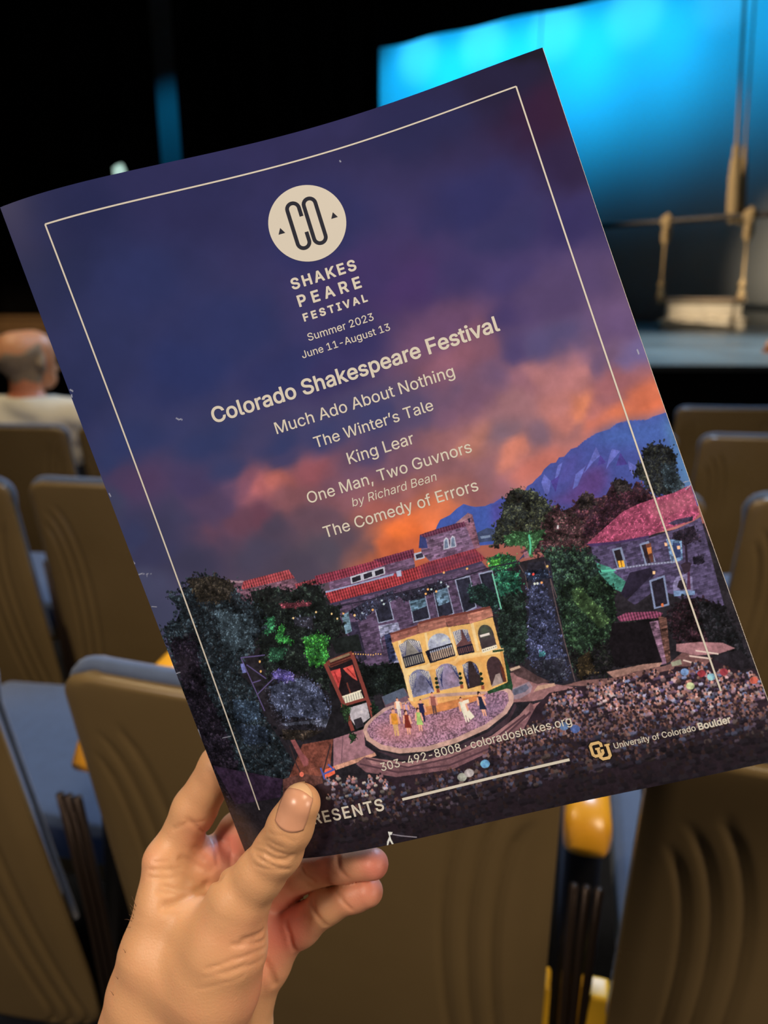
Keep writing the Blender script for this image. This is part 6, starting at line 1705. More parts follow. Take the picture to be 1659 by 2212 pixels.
# inner leaves and back cover, each a thin bent sheet just behind
def sheet(name, off, dx, m, thick, dy=0.0):
    xs, ys = np.linspace(0, PW + dx, 60), np.linspace(0, PH + dy, 60)
    a, b = np.meshgrid(xs, ys)
    fan = (xs / PW)[None, :] * 0.35
    A_p = page_np(a, b, -(off * (0.6 + fan)))
    B_p = page_np(a, b, -((off + thick) * (0.6 + fan)))
    h_, w_ = a.shape
    V = np.concatenate([A_p.reshape(-1, 3), B_p.reshape(-1, 3)])
    idx = np.arange(h_ * w_).reshape(h_, w_); j = idx + h_ * w_
    q = [np.stack([idx[:-1, :-1], idx[1:, :-1], idx[1:, 1:], idx[:-1, 1:]], -1).reshape(-1, 4), np.stack([j[:-1, :-1], j[:-1, 1:], j[1:, 1:], j[1:, :-1]], -1).reshape(-1, 4)]
    for aa, bb in ((idx[:, 0], j[:, 0]), (j[:, -1], idx[:, -1]), (j[0], idx[0]), (idx[-1], j[-1])):
        q.append(np.stack([aa[:-1], bb[:-1], bb[1:], aa[1:]], -1))
    return link(name, raw_mesh(name, V, np.concatenate(q)), m, prog)
M_COVBACK = mat('cover_inside', (0.05, 0.05, 0.09), 0.4)
sheet('inner_pages', 0.00025, 0.2, M_PAPER, 0.0009)
sheet('back_cover', 0.0013, 0.5, M_COVBACK, 0.0002)

# ---- lettering and marks printed on the cover
GL = {' ':(188,[]),',':(188,[[(41,-119),(80,-119),(83,-118),(85,-116),(135,64),(136,70),(134,71),(68,70),(41,-101),(39,-116)]]),'-':(453,[[(117,188),(333,188),(337,191),(337,242),(333,244),(117,244),(114,242),(114,191)]]),'.':(188,[[(95,-4),(110,-2),(128,10),(138,23),(141,41),(138,59),(128,73),(113,83),(95,87),(80,84),(62,72),(52,56),(50,41),(52,26),(62,10),(80,-2)]]),'0':(453,[[(225,-7),(267,-2),(297,8),(324,25),(352,53),(370,80),(385,116),(394,146),(403,200),(405,251),(403,308),(394,359),(385,392),(376,413),(368,431),(352,455),(324,483),(297,501),(261,512),(228,516),(192,512),(159,502),(129,483),(104,458),(84,428),(65,383),(56,350),(50,305),(48,266),(50,203),(56,158),(69,113),(87,74),(106,47),(132,22),(147,13),(159,7),(186,-2)],[(210,53),(192,56),(163,74),(141,102),(134,116),(122,146),(113,188),(110,233),(110,290),(114,326),(122,362),(141,407),(162,434),(177,444),(192,453),(228,460),(261,453),(285,438),(295,428),(313,404),(331,362),(337,335),(343,281),(343,227),(337,173),(331,146),(314,104),(307,95),(288,73),(261,56),(228,50)]]),'1':(453,[[(79,0),(388,0),(391,3),(391,51),(388,55),(277,55),(276,57),(276,507),(274,509),(196,508),(86,426),(86,363),(88,359),(208,448),(212,447),(212,57),(208,55),(79,55),(76,51),(76,3)]]),'2':(453,[[(67,0),(385,0),(389,3),(389,54),(385,57),(154,57),(153,60),(317,234),(356,288),(371,318),(377,342),(381,369),(375,414),(359,447),(337,474),(307,496),(268,511),(244,514),(223,516),(181,511),(142,496),(118,478),(102,462),(84,438),(71,405),(66,366),(67,362),(124,362),(127,363),(129,387),(132,396),(138,411),(153,432),(173,447),(196,457),(223,460),(250,457),(259,454),(274,448),(292,437),(305,423),(311,411),(317,396),(320,369),(317,345),(311,327),(300,306),(284,285),(260,255),(65,48),(64,3)]]),'3':(453,[[(215,-7),(266,-2),(311,13),(344,36),(369,65),(387,104),(393,146),(387,185),(371,221),(354,242),(341,255),(308,276),(263,288),(224,289),(222,290),(372,461),(372,506),(368,509),(71,509),(70,506),(70,455),(71,452),(284,452),(288,449),(157,299),(157,251),(158,248),(200,248),(245,243),(275,234),(299,217),(315,197),(324,176),(327,164),(329,146),(325,116),(315,92),(296,73),(275,61),(245,52),(221,50),(191,52),(161,61),(144,71),(130,83),(125,89),(115,107),(111,125),(107,132),(45,131),(53,89),(71,56),(99,29),(131,11),(167,-1)]]),'4':(453,[[(283,0),(340,0),(343,3),(343,102),(346,105),(409,105),(413,108),(412,163),(346,163),(343,165),(343,315),(340,318),(283,318),(282,315),(282,165),(280,163),(112,163),(109,165),(310,507),(307,509),(250,509),(246,507),(240,498),(42,162),(40,156),(40,108),(43,105),(280,105),(282,102),(282,3)]]),'8':(453,[[(223,-7),(277,-2),(316,11),(351,32),(378,62),(395,95),(401,134),(395,173),(386,197),(373,218),(352,240),(343,246),(328,255),(300,266),(334,283),(359,308),(374,338),(377,347),(382,380),(377,416),(374,422),(359,452),(337,477),(310,495),(271,510),(226,516),(181,510),(145,498),(113,476),(90,449),(84,437),(75,416),(70,380),(75,344),(94,307),(118,283),(153,266),(124,256),(109,246),(100,240),(82,221),(63,191),(55,164),(52,137),(57,95),(74,62),(103,31),(136,11),(145,8),(178,-2)],[(217,50),(196,52),(170,59),(142,77),(128,92),(120,110),(115,137),(117,155),(120,167),(129,188),(149,209),(169,223),(193,231),(214,234),(232,235),(256,232),(289,219),(307,206),(320,191),(332,167),(335,152),(337,140),(333,113),(322,90),(307,74),(286,61),(259,52)],[(199,292),(181,299),(160,312),(148,326),(139,344),(135,353),(133,377),(136,398),(144,419),(160,438),(178,450),(199,457),(223,460),(235,459),(253,457),(274,449),(292,438),(299,431),(308,419),(316,398),(319,377),(317,356),(308,332),(289,310),(271,299),(253,292),(220,290)]]),'9':(453,[[(133,0),(199,0),(202,3),(340,207),(368,258),(383,303),(389,345),(385,384),(383,396),(367,435),(343,468),(319,487),(307,495),(265,511),(226,516),(187,511),(142,493),(110,468),(93,447),(85,435),(69,396),(64,354),(68,306),(84,267),(106,237),(136,215),(172,200),(181,198),(214,195),(238,196),(253,201),(271,209),(273,207),(132,3)],[(208,245),(196,248),(173,258),(154,274),(138,294),(129,321),(126,345),(129,381),(139,408),(154,429),(172,445),(199,457),(226,460),(253,457),(280,445),(299,429),(313,408),(323,384),(326,363),(327,345),(323,318),(314,294),(299,273),(280,258),(256,248),(244,245),(226,243)]]),'A':(480,[[(19,0),(85,2),(132,135),(136,142),(343,142),(394,2),(397,0),(460,0),(462,3),(278,504),(274,509),(202,509),(200,507),(18,6)],[(157,199),(156,204),(194,309),(238,454),(285,306),(323,201),(319,199)]]),'B':(456,[[(63,0),(252,0),(300,4),(348,20),(377,39),(400,66),(412,96),(418,135),(414,171),(403,201),(384,227),(363,245),(342,256),(318,261),(315,264),(318,268),(336,275),(354,285),(375,304),(388,321),(394,342),(398,369),(394,411),(381,441),(359,468),(330,490),(288,504),(246,509),(63,509),(60,507),(60,3)],[(126,57),(125,60),(125,228),(126,231),(246,231),(279,228),(300,220),(312,214),(327,203),(340,186),(352,162),(355,135),(349,105),(330,80),(294,63),(267,59),(246,57)],[(126,285),(125,288),(125,450),(126,452),(249,451),(285,445),(313,429),(330,401),(336,372),(333,348),(325,330),(306,308),(288,296),(261,287),(240,285)]]),'C':(510,[[(262,-7),(301,-5),(340,5),(373,19),(400,37),(428,62),(449,92),(464,125),(473,158),(469,160),(409,160),(401,137),(389,113),(374,95),(358,82),(334,68),(316,61),(295,55),(271,53),(223,59),(184,76),(151,105),(126,143),(114,173),(105,218),(103,260),(105,290),(111,323),(114,335),(126,365),(147,398),(184,432),(223,450),(265,456),(295,453),(313,450),(334,441),(355,429),(376,412),(389,395),(397,380),(409,348),(469,348),(473,350),(464,383),(449,416),(428,446),(403,470),(373,490),(340,504),(304,513),(271,516),(232,513),(217,510),(187,501),(160,489),(148,483),(122,461),(94,431),(69,392),(54,353),(45,311),(40,260),(45,197),(54,155),(69,116),(96,74),(118,50),(145,29),(184,8),(220,-2)]]),'E':(419,[[(63,0),(372,0),(375,3),(375,54),(372,57),(126,57),(125,60),(125,225),(126,229),(351,229),(355,231),(354,286),(126,286),(125,288),(125,450),(126,452),(369,452),(372,453),(372,507),(369,509),(63,509),(60,507),(60,3)]]),'F':(410,[[(63,0),(123,0),(125,3),(125,219),(126,221),(342,221),(346,222),(345,277),(126,278),(125,279),(125,450),(126,452),(366,452),(369,453),(369,507),(366,509),(63,509),(60,507),(60,3)]]),'G':(520,[[(265,-7),(304,-5),(349,7),(376,19),(391,28),(409,41),(427,58),(452,92),(467,125),(475,161),(478,200),(478,254),(475,256),(286,256),(283,254),(283,200),(286,199),(412,199),(414,197),(410,158),(396,122),(380,101),(373,92),(343,70),(310,57),(268,53),(226,58),(217,62),(184,76),(151,105),(141,119),(123,149),(111,185),(105,218),(103,248),(105,290),(114,335),(126,365),(150,404),(184,433),(220,449),(241,453),(268,456),(307,450),(337,439),(364,420),(374,410),(389,389),(409,349),(472,349),(474,350),(464,386),(449,416),(428,446),(403,469),(373,489),(340,504),(304,513),(268,516),(223,512),(184,501),(148,483),(121,462),(106,446),(90,428),(70,395),(54,356),(43,302),(40,260),(42,209),(51,164),(69,116),(90,80),(121,46),(148,25),(184,7),(220,-2)]]),'H':(517,[[(63,0),(123,0),(125,3),(125,228),(126,232),(390,232),(392,228),(392,3),(393,0),(456,1),(456,508),(393,509),(392,507),(392,291),(390,289),(126,289),(125,291),(125,507),(123,509),(63,509),(60,507),(60,3)]]),'I':(300,[[(34,0),(265,0),(269,3),(268,56),(184,57),(183,60),(183,450),(184,452),(268,452),(268,508),(34,509),(31,507),(31,453),(34,452),(115,452),(118,450),(118,60),(115,57),(34,57),(31,54),(31,3)]]),'J':(396,[[(183,-7),(228,-2),(261,10),(279,22),(294,33),(317,62),(331,98),(336,146),(336,506),(333,509),(273,509),(272,506),(272,143),(266,104),(248,74),(219,56),(186,50),(150,56),(122,74),(104,104),(98,146),(98,170),(96,173),(36,173),(33,170),(33,143),(38,98),(53,62),(73,35),(108,10),(144,-2)]]),'K':(467,[[(63,0),(123,0),(125,3),(126,168),(198,244),(372,1),(444,0),(446,3),(445,6),(243,288),(433,492),(446,507),(444,509),(363,508),(177,306),(126,245),(124,249),(125,507),(123,509),(63,509),(60,507),(60,3)]]),'L':(393,[[(63,0),(357,0),(361,3),(361,54),(357,57),(126,57),(125,60),(125,507),(123,509),(63,509),(60,507),(60,3)]]),'M':(628,[[(63,0),(120,0),(122,3),(120,431),(173,282),(281,12),(285,3),(288,0),(339,0),(343,3),(454,285),(504,429),(506,423),(504,348),(504,3),(507,0),(567,1),(567,508),(477,509),(475,507),(350,183),(315,75),(312,81),(280,180),(153,507),(150,509),(63,509),(60,507),(60,3)]]),'N':(523,[[(63,0),(123,0),(125,3),(125,312),(120,420),(120,423),(123,425),(197,297),(384,4),(390,0),(462,1),(462,508),(402,509),(399,507),(399,144),(401,102),(401,87),(399,85),(379,123),(349,174),(137,507),(135,509),(63,509),(60,507),(60,3)]]),'O':(533,[[(262,-7),(313,-2),(349,7),(385,26),(415,49),(440,77),(463,114),(479,155),(490,203),(493,254),(490,305),(480,353),(464,392),(440,431),(415,459),(379,486),(349,501),(316,510),(268,516),(232,513),(217,510),(187,501),(160,489),(148,483),(122,461),(94,431),(69,392),(54,353),(45,311),(40,260),(45,197),(54,155),(69,116),(96,74),(118,50),(145,29),(184,8),(220,-2)],[(247,55),(223,59),(184,76),(147,110),(126,143),(114,173),(105,218),(103,260),(105,290),(114,335),(126,365),(151,404),(187,435),(223,450),(268,456),(310,450),(349,433),(382,405),(389,395),(408,365),(422,323),(429,287),(430,254),(429,221),(422,182),(410,149),(386,110),(379,102),(349,76),(307,58),(268,53)]]),'P':(445,[[(63,0),(123,0),(125,3),(125,183),(126,186),(237,186),(291,192),(330,206),(339,212),(366,233),(391,267),(404,303),(409,345),(403,393),(390,429),(373,453),(366,462),(333,486),(291,502),(246,508),(63,509),(60,507),(60,3)],[(126,242),(125,243),(125,450),(126,452),(237,452),(270,448),(297,439),(318,423),(334,399),(342,375),(344,354),(343,330),(340,312),(331,291),(318,272),(294,255),(267,246),(231,242)]]),'R':(449,[[(63,0),(123,0),(125,3),(125,195),(126,198),(246,198),(351,3),(354,0),(423,0),(426,3),(314,210),(333,217),(366,239),(385,264),(391,273),(405,309),(409,351),(405,393),(389,435),(366,466),(330,490),(288,504),(249,508),(63,509),(60,507),(60,3)],[(126,255),(125,258),(125,450),(126,452),(237,452),(267,449),(297,440),(318,425),(334,405),(342,378),(345,351),(342,324),(334,300),(318,281),(297,267),(264,257),(237,255)]]),'S':(447,[[(221,-9),(260,-7),(293,0),(323,11),(359,33),(385,63),(396,84),(403,99),(408,138),(405,171),(396,195),(380,218),(359,238),(311,265),(209,294),(167,309),(149,318),(137,328),(127,339),(118,354),(115,375),(118,396),(131,420),(146,436),(167,448),(203,457),(224,459),(266,453),(302,437),(326,411),(338,378),(398,378),(400,381),(399,387),(393,417),(378,447),(349,477),(314,499),(275,511),(227,516),(179,511),(140,499),(101,475),(77,450),(58,414),(55,396),(52,369),(59,330),(61,324),(86,289),(116,267),(143,254),(182,239),(254,220),(296,205),(320,190),(333,177),(342,159),(346,138),(340,111),(330,93),(312,75),(284,59),(251,51),(224,49),(206,50),(164,60),(146,69),(134,78),(121,90),(109,111),(104,136),(41,137),(38,135),(46,96),(61,66),(66,57),(92,30),(128,9),(140,5),(173,-4)]]),'T':(449,[[(194,0),(254,0),(257,3),(257,450),(260,452),(416,452),(416,508),(35,509),(32,507),(32,453),(35,452),(191,452),(193,450),(193,3)]]),'U':(517,[[(249,-8),(300,-6),(327,1),(363,15),(403,43),(433,79),(445,109),(451,124),(457,172),(456,509),(396,509),(393,505),(393,178),(388,142),(379,118),(357,87),(333,69),(300,57),(261,52),(216,57),(186,69),(159,88),(140,115),(128,145),(124,178),(124,505),(124,508),(120,509),(61,508),(60,172),(65,127),(68,118),(84,82),(114,43),(153,15),(192,0),(219,-6)]]),'V':(480,[[(205,0),(274,0),(277,1),(281,6),(458,495),(462,507),(460,509),(397,509),(394,507),(288,201),(241,55),(191,210),(86,504),(82,509),(19,509),(17,507),(198,15)]]),'W':(686,[[(157,0),(226,0),(229,1),(231,3),(317,318),(343,433),(351,390),(369,318),(454,3),(457,0),(529,1),(669,507),(667,509),(604,509),(603,507),(510,147),(493,66),(490,75),(458,213),(381,507),(376,509),(307,509),(303,498),(225,201),(193,64),(164,192),(83,507),(79,509),(19,509),(17,507),(154,3)]]),'a':(389,[[(159,-9),(186,-7),(198,-4),(216,2),(234,11),(257,30),(273,52),(276,52),(277,48),(277,3),(279,0),(333,0),(337,3),(337,252),(331,294),(319,324),(307,342),(288,358),(261,373),(222,382),(195,384),(162,382),(135,376),(105,364),(82,348),(56,321),(42,291),(99,275),(107,288),(132,313),(150,322),(168,328),(192,331),(222,328),(240,322),(255,311),(268,294),(274,273),(276,255),(272,243),(264,235),(252,230),(237,227),(177,220),(126,211),(99,203),(78,193),(57,178),(44,162),(35,141),(30,108),(32,90),(35,72),(50,42),(69,21),(93,5),(123,-4)],[(147,47),(129,53),(116,60),(102,72),(95,84),(92,105),(95,123),(105,141),(117,150),(138,160),(180,169),(234,176),(261,183),(273,188),(276,186),(276,138),(272,114),(263,93),(249,76),(228,59),(204,50),(171,45)]]),'b':(424,[[(224,-8),(272,-3),(311,15),(347,47),(369,82),(381,115),(384,130),(388,148),(390,184),(388,229),(381,262),(369,295),(346,331),(311,362),(272,378),(224,384),(194,380),(173,374),(147,355),(137,346),(119,321),(116,319),(114,322),(114,508),(56,509),(53,505),(53,1),(56,0),(110,0),(112,1),(112,55),(113,59),(116,59),(140,29),(155,15),(173,3),(200,-6)],[(206,48),(188,51),(164,64),(139,88),(125,115),(119,139),(115,154),(113,193),(115,226),(125,262),(140,291),(161,312),(170,317),(188,325),(221,330),(257,323),(281,310),(301,289),(315,262),(324,229),(328,196),(327,172),(324,148),(318,124),(309,103),(299,86),(278,66),(254,51),(221,47)]]),'c':(396,[[(205,-8),(235,-6),(262,0),(286,9),(307,22),(328,40),(341,55),(353,76),(362,100),(355,104),(304,116),(293,91),(283,78),(271,66),(256,57),(241,51),(205,46),(172,51),(145,66),(124,89),(109,115),(99,151),(96,187),(99,223),(108,259),(123,286),(146,310),(169,323),(178,326),(205,330),(226,329),(256,319),(277,305),(290,289),(304,263),(361,277),(353,301),(344,316),(325,340),(316,347),(304,357),(283,368),(259,377),(235,383),(202,384),(157,377),(115,359),(82,330),(57,292),(45,262),(36,220),(34,190),(36,154),(45,112),(58,82),(82,46),(118,15),(160,-2)]]),'d':(424,[[(193,-8),(226,-5),(256,6),(274,19),(286,30),(307,58),(310,59),(313,55),(313,1),(316,0),(370,0),(372,1),(372,505),(370,509),(312,508),(310,320),(307,319),(304,322),(280,353),(265,365),(250,374),(229,381),(202,384),(151,378),(112,361),(78,331),(55,292),(42,259),(36,226),(34,181),(36,151),(42,118),(54,85),(78,46),(112,15),(151,-2)],[(190,49),(172,51),(145,66),(124,88),(108,118),(99,151),(96,196),(99,226),(108,262),(123,289),(145,311),(169,324),(208,330),(235,325),(259,314),(287,286),(299,265),(308,232),(312,196),(311,172),(309,148),(299,115),(283,86),(261,64),(235,51),(205,47)]]),'e':(404,[[(211,-8),(244,-6),(259,-3),(283,4),(310,18),(334,38),(350,58),(363,85),(363,91),(307,105),(283,71),(271,61),(256,54),(235,48),(217,46),(175,51),(148,63),(129,79),(114,100),(109,109),(99,142),(97,166),(100,169),(367,169),(371,172),(371,199),(368,241),(356,283),(342,313),(320,340),(292,362),(265,374),(235,382),(202,384),(157,378),(127,365),(115,359),(81,328),(55,289),(45,262),(36,226),(34,181),(36,154),(45,112),(58,82),(82,46),(118,15),(163,-3)],[(100,221),(97,223),(99,241),(108,268),(126,295),(148,314),(172,326),(202,330),(238,326),(265,312),(282,295),(297,271),(305,244),(308,226),(307,222),(304,221)]]),'f':(254,[[(84,0),(138,0),(142,3),(142,324),(144,327),(225,327),(228,330),(227,378),(144,379),(142,381),(142,420),(146,444),(154,459),(171,470),(195,474),(213,472),(225,469),(229,474),(242,516),(242,519),(237,523),(207,529),(177,529),(159,527),(138,520),(117,508),(96,486),(84,459),(81,435),(81,381),(78,379),(9,379),(6,375),(6,330),(9,327),(78,327),(81,324),(81,3)]]),'g':(425,[[(202,-151),(256,-146),(289,-137),(301,-130),(325,-116),(350,-91),(365,-58),(372,-13),(372,377),(370,379),(316,379),(313,377),(313,320),(310,319),(307,320),(290,344),(280,354),(268,363),(247,375),(229,382),(199,384),(151,378),(112,361),(80,332),(55,293),(43,263),(36,230),(34,200),(36,155),(42,122),(54,92),(75,59),(84,50),(112,28),(151,10),(193,5),(223,7),(253,16),(268,25),(287,41),(307,68),(311,65),(311,-7),(305,-43),(303,-49),(284,-73),(274,-79),(247,-92),(208,-97),(178,-95),(154,-88),(139,-80),(124,-68),(100,-41),(51,-70),(64,-91),(72,-100),(85,-113),(106,-128),(133,-140),(157,-146),(172,-149)],[(181,62),(169,64),(145,76),(123,98),(108,125),(99,155),(96,200),(99,230),(108,260),(127,293),(145,312),(157,318),(172,325),(205,330),(238,324),(262,313),(285,290),(299,266),(308,233),(312,200),(311,176),(308,149),(299,119),(287,98),(265,76),(232,62),(208,59)]]),'h':(410,[[(56,0),(110,0),(114,3),(114,228),(117,258),(124,279),(140,302),(161,317),(182,325),(206,329),(248,322),(273,303),(290,273),(296,234),(296,3),(299,0),(353,0),(357,3),(357,243),(353,285),(342,318),(322,348),(293,370),(266,379),(227,384),(188,379),(155,364),(125,333),(116,316),(114,321),(114,507),(110,509),(56,509),(53,507),(53,3)]]),'i':(167,[[(56,0),(110,0),(114,3),(114,375),(114,378),(110,379),(56,379),(53,375),(53,3)],[(77,444),(86,443),(101,446),(113,455),(123,468),(126,483),(123,498),(113,512),(101,520),(86,524),(65,520),(53,511),(44,498),(41,483),(44,468),(53,456),(68,446)]]),'k':(381,[[(56,0),(113,1),(115,141),(152,176),(155,177),(293,1),(368,0),(370,3),(202,216),(358,378),(284,379),(122,213),(116,212),(114,213),(114,507),(110,509),(56,509),(53,507),(53,3)]]),'l':(189,[[(137,-2),(155,-2),(170,0),(181,4),(171,52),(131,54),(121,61),(115,76),(114,505),(114,508),(110,509),(56,509),(53,505),(53,82),(58,49),(73,22),(77,18),(101,3)]]),'m':(610,[[(56,0),(110,0),(114,3),(114,237),(117,267),(125,287),(140,307),(158,320),(170,325),(179,328),(197,330),(227,326),(245,316),(254,309),(270,285),(274,261),(274,3),(275,0),(332,0),(335,3),(335,249),(337,267),(346,291),(357,306),(368,316),(374,320),(395,328),(419,330),(449,325),(473,313),(490,288),(496,255),(496,3),(497,0),(554,0),(557,3),(557,255),(553,297),(540,330),(521,355),(494,373),(467,383),(443,386),(425,385),(404,382),(383,376),(356,361),(334,339),(322,321),(317,310),(309,330),(287,361),(257,380),(227,385),(212,386),(194,384),(179,379),(152,364),(131,344),(118,324),(113,310),(112,315),(111,378),(54,378),(53,3)]]),'n':(410,[[(56,0),(110,0),(114,3),(114,228),(117,258),(124,279),(140,302),(161,317),(182,325),(206,329),(248,322),(273,303),(290,273),(296,234),(296,3),(299,0),(356,1),(357,243),(354,276),(351,291),(339,324),(322,348),(296,368),(266,379),(248,382),(227,384),(188,379),(150,360),(125,333),(113,310),(112,315),(111,378),(54,378),(53,3)]]),'o':(415,[[(205,-8),(253,-3),(298,15),(333,46),(359,85),(371,115),(379,151),(381,178),(379,223),(371,259),(358,292),(332,331),(295,362),(256,378),(211,384),(157,377),(115,359),(82,330),(57,292),(45,262),(36,220),(34,190),(36,154),(45,112),(58,82),(82,46),(118,15),(160,-2)],[(187,49),(172,51),(145,66),(123,91),(109,115),(99,151),(96,196),(99,223),(108,259),(123,286),(146,310),(169,323),(178,326),(211,330),(241,325),(262,314),(271,309),(293,286),(308,256),(316,223),(319,187),(317,160),(311,130),(305,112),(293,91),(271,67),(241,51),(208,46)]]),'p':(424,[[(56,-143),(110,-143),(114,-140),(114,55),(116,59),(137,32),(149,20),(173,4),(200,-6),(230,-8),(272,-3),(311,15),(347,47),(369,82),(381,115),(388,154),(390,193),(388,229),(384,247),(372,289),(363,304),(346,331),(311,362),(275,377),(260,380),(230,384),(194,380),(173,374),(155,362),(137,346),(119,321),(113,319),(112,322),(112,376),(110,379),(56,379),(53,376),(53,-140)],[(206,48),(188,51),(164,64),(139,88),(125,115),(119,139),(115,154),(113,193),(115,226),(125,262),(140,291),(161,312),(170,317),(188,325),(221,330),(257,323),(281,310),(301,289),(315,262),(324,229),(328,196),(327,172),(324,148),(318,124),(309,103),(299,86),(278,66),(254,51),(221,47)]]),'r':(259,[[(56,0),(110,0),(114,3),(114,237),(118,264),(125,282),(140,301),(161,316),(179,322),(203,326),(242,323),(242,383),(212,385),(191,382),(179,379),(152,367),(131,348),(117,324),(113,321),(112,324),(112,375),(110,379),(54,378),(53,3)]]),'s':(365,[[(177,-8),(219,-6),(231,-3),(261,6),(287,22),(313,49),(325,73),(331,106),(325,142),(306,171),(279,191),(231,209),(174,222),(144,232),(123,244),(113,256),(109,277),(114,298),(132,318),(159,330),(189,333),(222,326),(243,315),(258,297),(266,280),(270,278),(318,288),(323,292),(314,316),(304,331),(298,340),(276,360),(255,371),(228,380),(192,384),(147,380),(117,371),(90,356),(66,333),(50,301),(47,274),(53,238),(72,208),(105,186),(153,169),(222,152),(237,147),(252,137),(266,118),(268,103),(262,82),(243,62),(228,55),(207,48),(180,45),(153,48),(123,61),(105,79),(93,107),(39,95),(37,91),(44,64),(50,55),(63,37),(84,18),(111,3),(147,-5)]]),'t':(227,[[(165,-4),(201,-2),(210,1),(212,5),(201,54),(180,50),(150,53),(135,62),(128,77),(126,95),(126,323),(129,327),(201,327),(204,329),(204,377),(201,379),(129,379),(126,380),(125,470),(66,471),(65,467),(65,380),(63,379),(9,379),(6,377),(6,329),(9,327),(64,326),(65,95),(72,53),(93,20),(126,2)]]),'u':(410,[[(179,-5),(221,0),(254,15),(285,46),(296,69),(298,64),(298,1),(299,0),(353,0),(357,1),(356,378),(299,379),(296,376),(296,154),(293,121),(285,100),(267,76),(247,61),(227,53),(200,50),(161,58),(136,76),(119,106),(114,145),(114,376),(110,379),(56,379),(53,376),(53,136),(58,91),(70,58),(89,31),(119,9),(143,0)]]),'v':(389,[[(164,0),(224,0),(227,3),(366,366),(370,375),(368,379),(305,378),(223,153),(198,69),(194,62),(177,123),(84,378),(18,378),(151,30)]]),'w':(567,[[(140,0),(197,0),(200,4),(261,216),(284,306),(319,171),(367,3),(371,0),(428,1),(531,333),(544,378),(482,379),(479,375),(418,156),(398,72),(395,75),(382,138),(366,198),(316,378),(253,378),(206,213),(170,67),(153,141),(87,378),(24,378),(28,360),(133,15),(137,3)]]),'y':(389,[[(77,-145),(116,-143),(143,-134),(158,-125),(176,-108),(191,-85),(204,-58),(321,248),(369,374),(370,377),(368,379),(308,379),(304,377),(221,146),(194,63),(171,140),(85,377),(80,379),(20,379),(18,377),(163,-1),(153,-31),(141,-58),(131,-72),(122,-81),(104,-89),(89,-90),(65,-86),(61,-88),(48,-139)]]),'·':(196,[[(97,196),(115,200),(130,210),(140,223),(144,241),(140,259),(130,274),(115,284),(97,287),(82,284),(66,274),(56,259),(52,241),(57,223),(67,209),(79,201)]]),'’':(177,[[(55,318),(94,318),(97,319),(99,321),(149,501),(150,507),(148,509),(85,509),(81,507),(55,336),(53,321)]])}
def inside_poly(p, poly):
    r = False
    for (ax, ay), (bx_, by) in zip(poly, list(poly[1:]) + list(poly[:1])):
        if (ay > p[1]) != (by > p[1]) and p[0] < ax + (p[1] - ay) * (bx_ - ax) / (by - ay): r = not r
    return r
def flat_mesh(polys):
    """fill outlines (even-odd) -> 2D vertices, triangles"""
    V, E = [], []
    for pl in polys:
        o = len(V)
        V += [Vector(p) for p in pl]
        E += [(o + a, o + (a + 1) % len(pl)) for a in range(len(pl))]
    vo, eo, fo, _, _, _ = delaunay_2d_cdt(V, E, [], 0, 1e-6)
    keep = []
    for f in fo:
        c = (sum(vo[k].x for k in f) / len(f), sum(vo[k].y for k in f) / len(f))
        if sum(inside_poly(c, pl) for pl in polys) % 2: keep.append(list(f))
    return np.array([v[:] for v in vo]), keep
def inflate(poly, d):
    """push an outline outwards (outer) or inwards (hole) to change weight"""
    p = np.array(poly, float)
    a = p - np.roll(p, 1, 0); b = np.roll(p, -1, 0) - p
    a /= np.linalg.norm(a, axis=1)[:, None] + 1e-9; b /= np.linalg.norm(b, axis=1)[:, None] + 1e-9
    na = np.stack([a[:, 1], -a[:, 0]], 1); nb = np.stack([b[:, 1], -b[:, 0]], 1)
    n = na + nb
    l = (n * n).sum(1)[:, None]
    n = n * 2 / np.maximum(l, 0.9)
    return (p + n * d).tolist()
def area2(p):
    p = np.array(p); q = np.roll(p, -1, 0)
    return float((p[:, 0] * q[:, 1] - q[:, 0] * p[:, 1]).sum())
def text_polys(s, x0, x1, y, bold=0.0, slant=0.0, track=0.0, hscale=1.0):
    """set a line of type between two page abscissae on a baseline (page mm)"""
    out = []
    pen = 0.0
    for ch in s:
        adv, polys = GL[ch]
        big = max((abs(area2(p)) for p in polys), default=0)
        sg = 1
        for p in polys:
            if abs(area2(p)) == big: sg = 1 if area2(p) > 0 else -1
        for p in polys:
            q = inflate(p, bold * sg) if bold else p
            out.append([(pen + a + slant * b, b) for a, b in q])
        pen += adv + track
    lo_ = min(a for p in out for a, b in p); hi_ = max(a for p in out for a, b in p)
    k = (x1 - x0) / (hi_ - lo_)
    return [[(x0 + (a - lo_) * k, y - b * k * hscale) for a, b in p] for p in out]
def stroke(pts, w, closed=False):
    """outline polygons of a thick line with rounded joints (page mm)"""
    out = []
    n = len(pts)
    segs = [(pts[i], pts[(i + 1) % n]) for i in range(n if closed else n - 1)]
    for (ax, ay), (bx_, by) in segs:
        l = math.hypot(bx_ - ax, by - ay) + 1e-9
        nx_, ny_ = -(by - ay) / l * w / 2, (bx_ - ax) / l * w / 2
        out.append([(ax + nx_, ay + ny_), (bx_ + nx_, by + ny_), (bx_ - nx_, by - ny_), (ax - nx_, ay - ny_)])
    return out
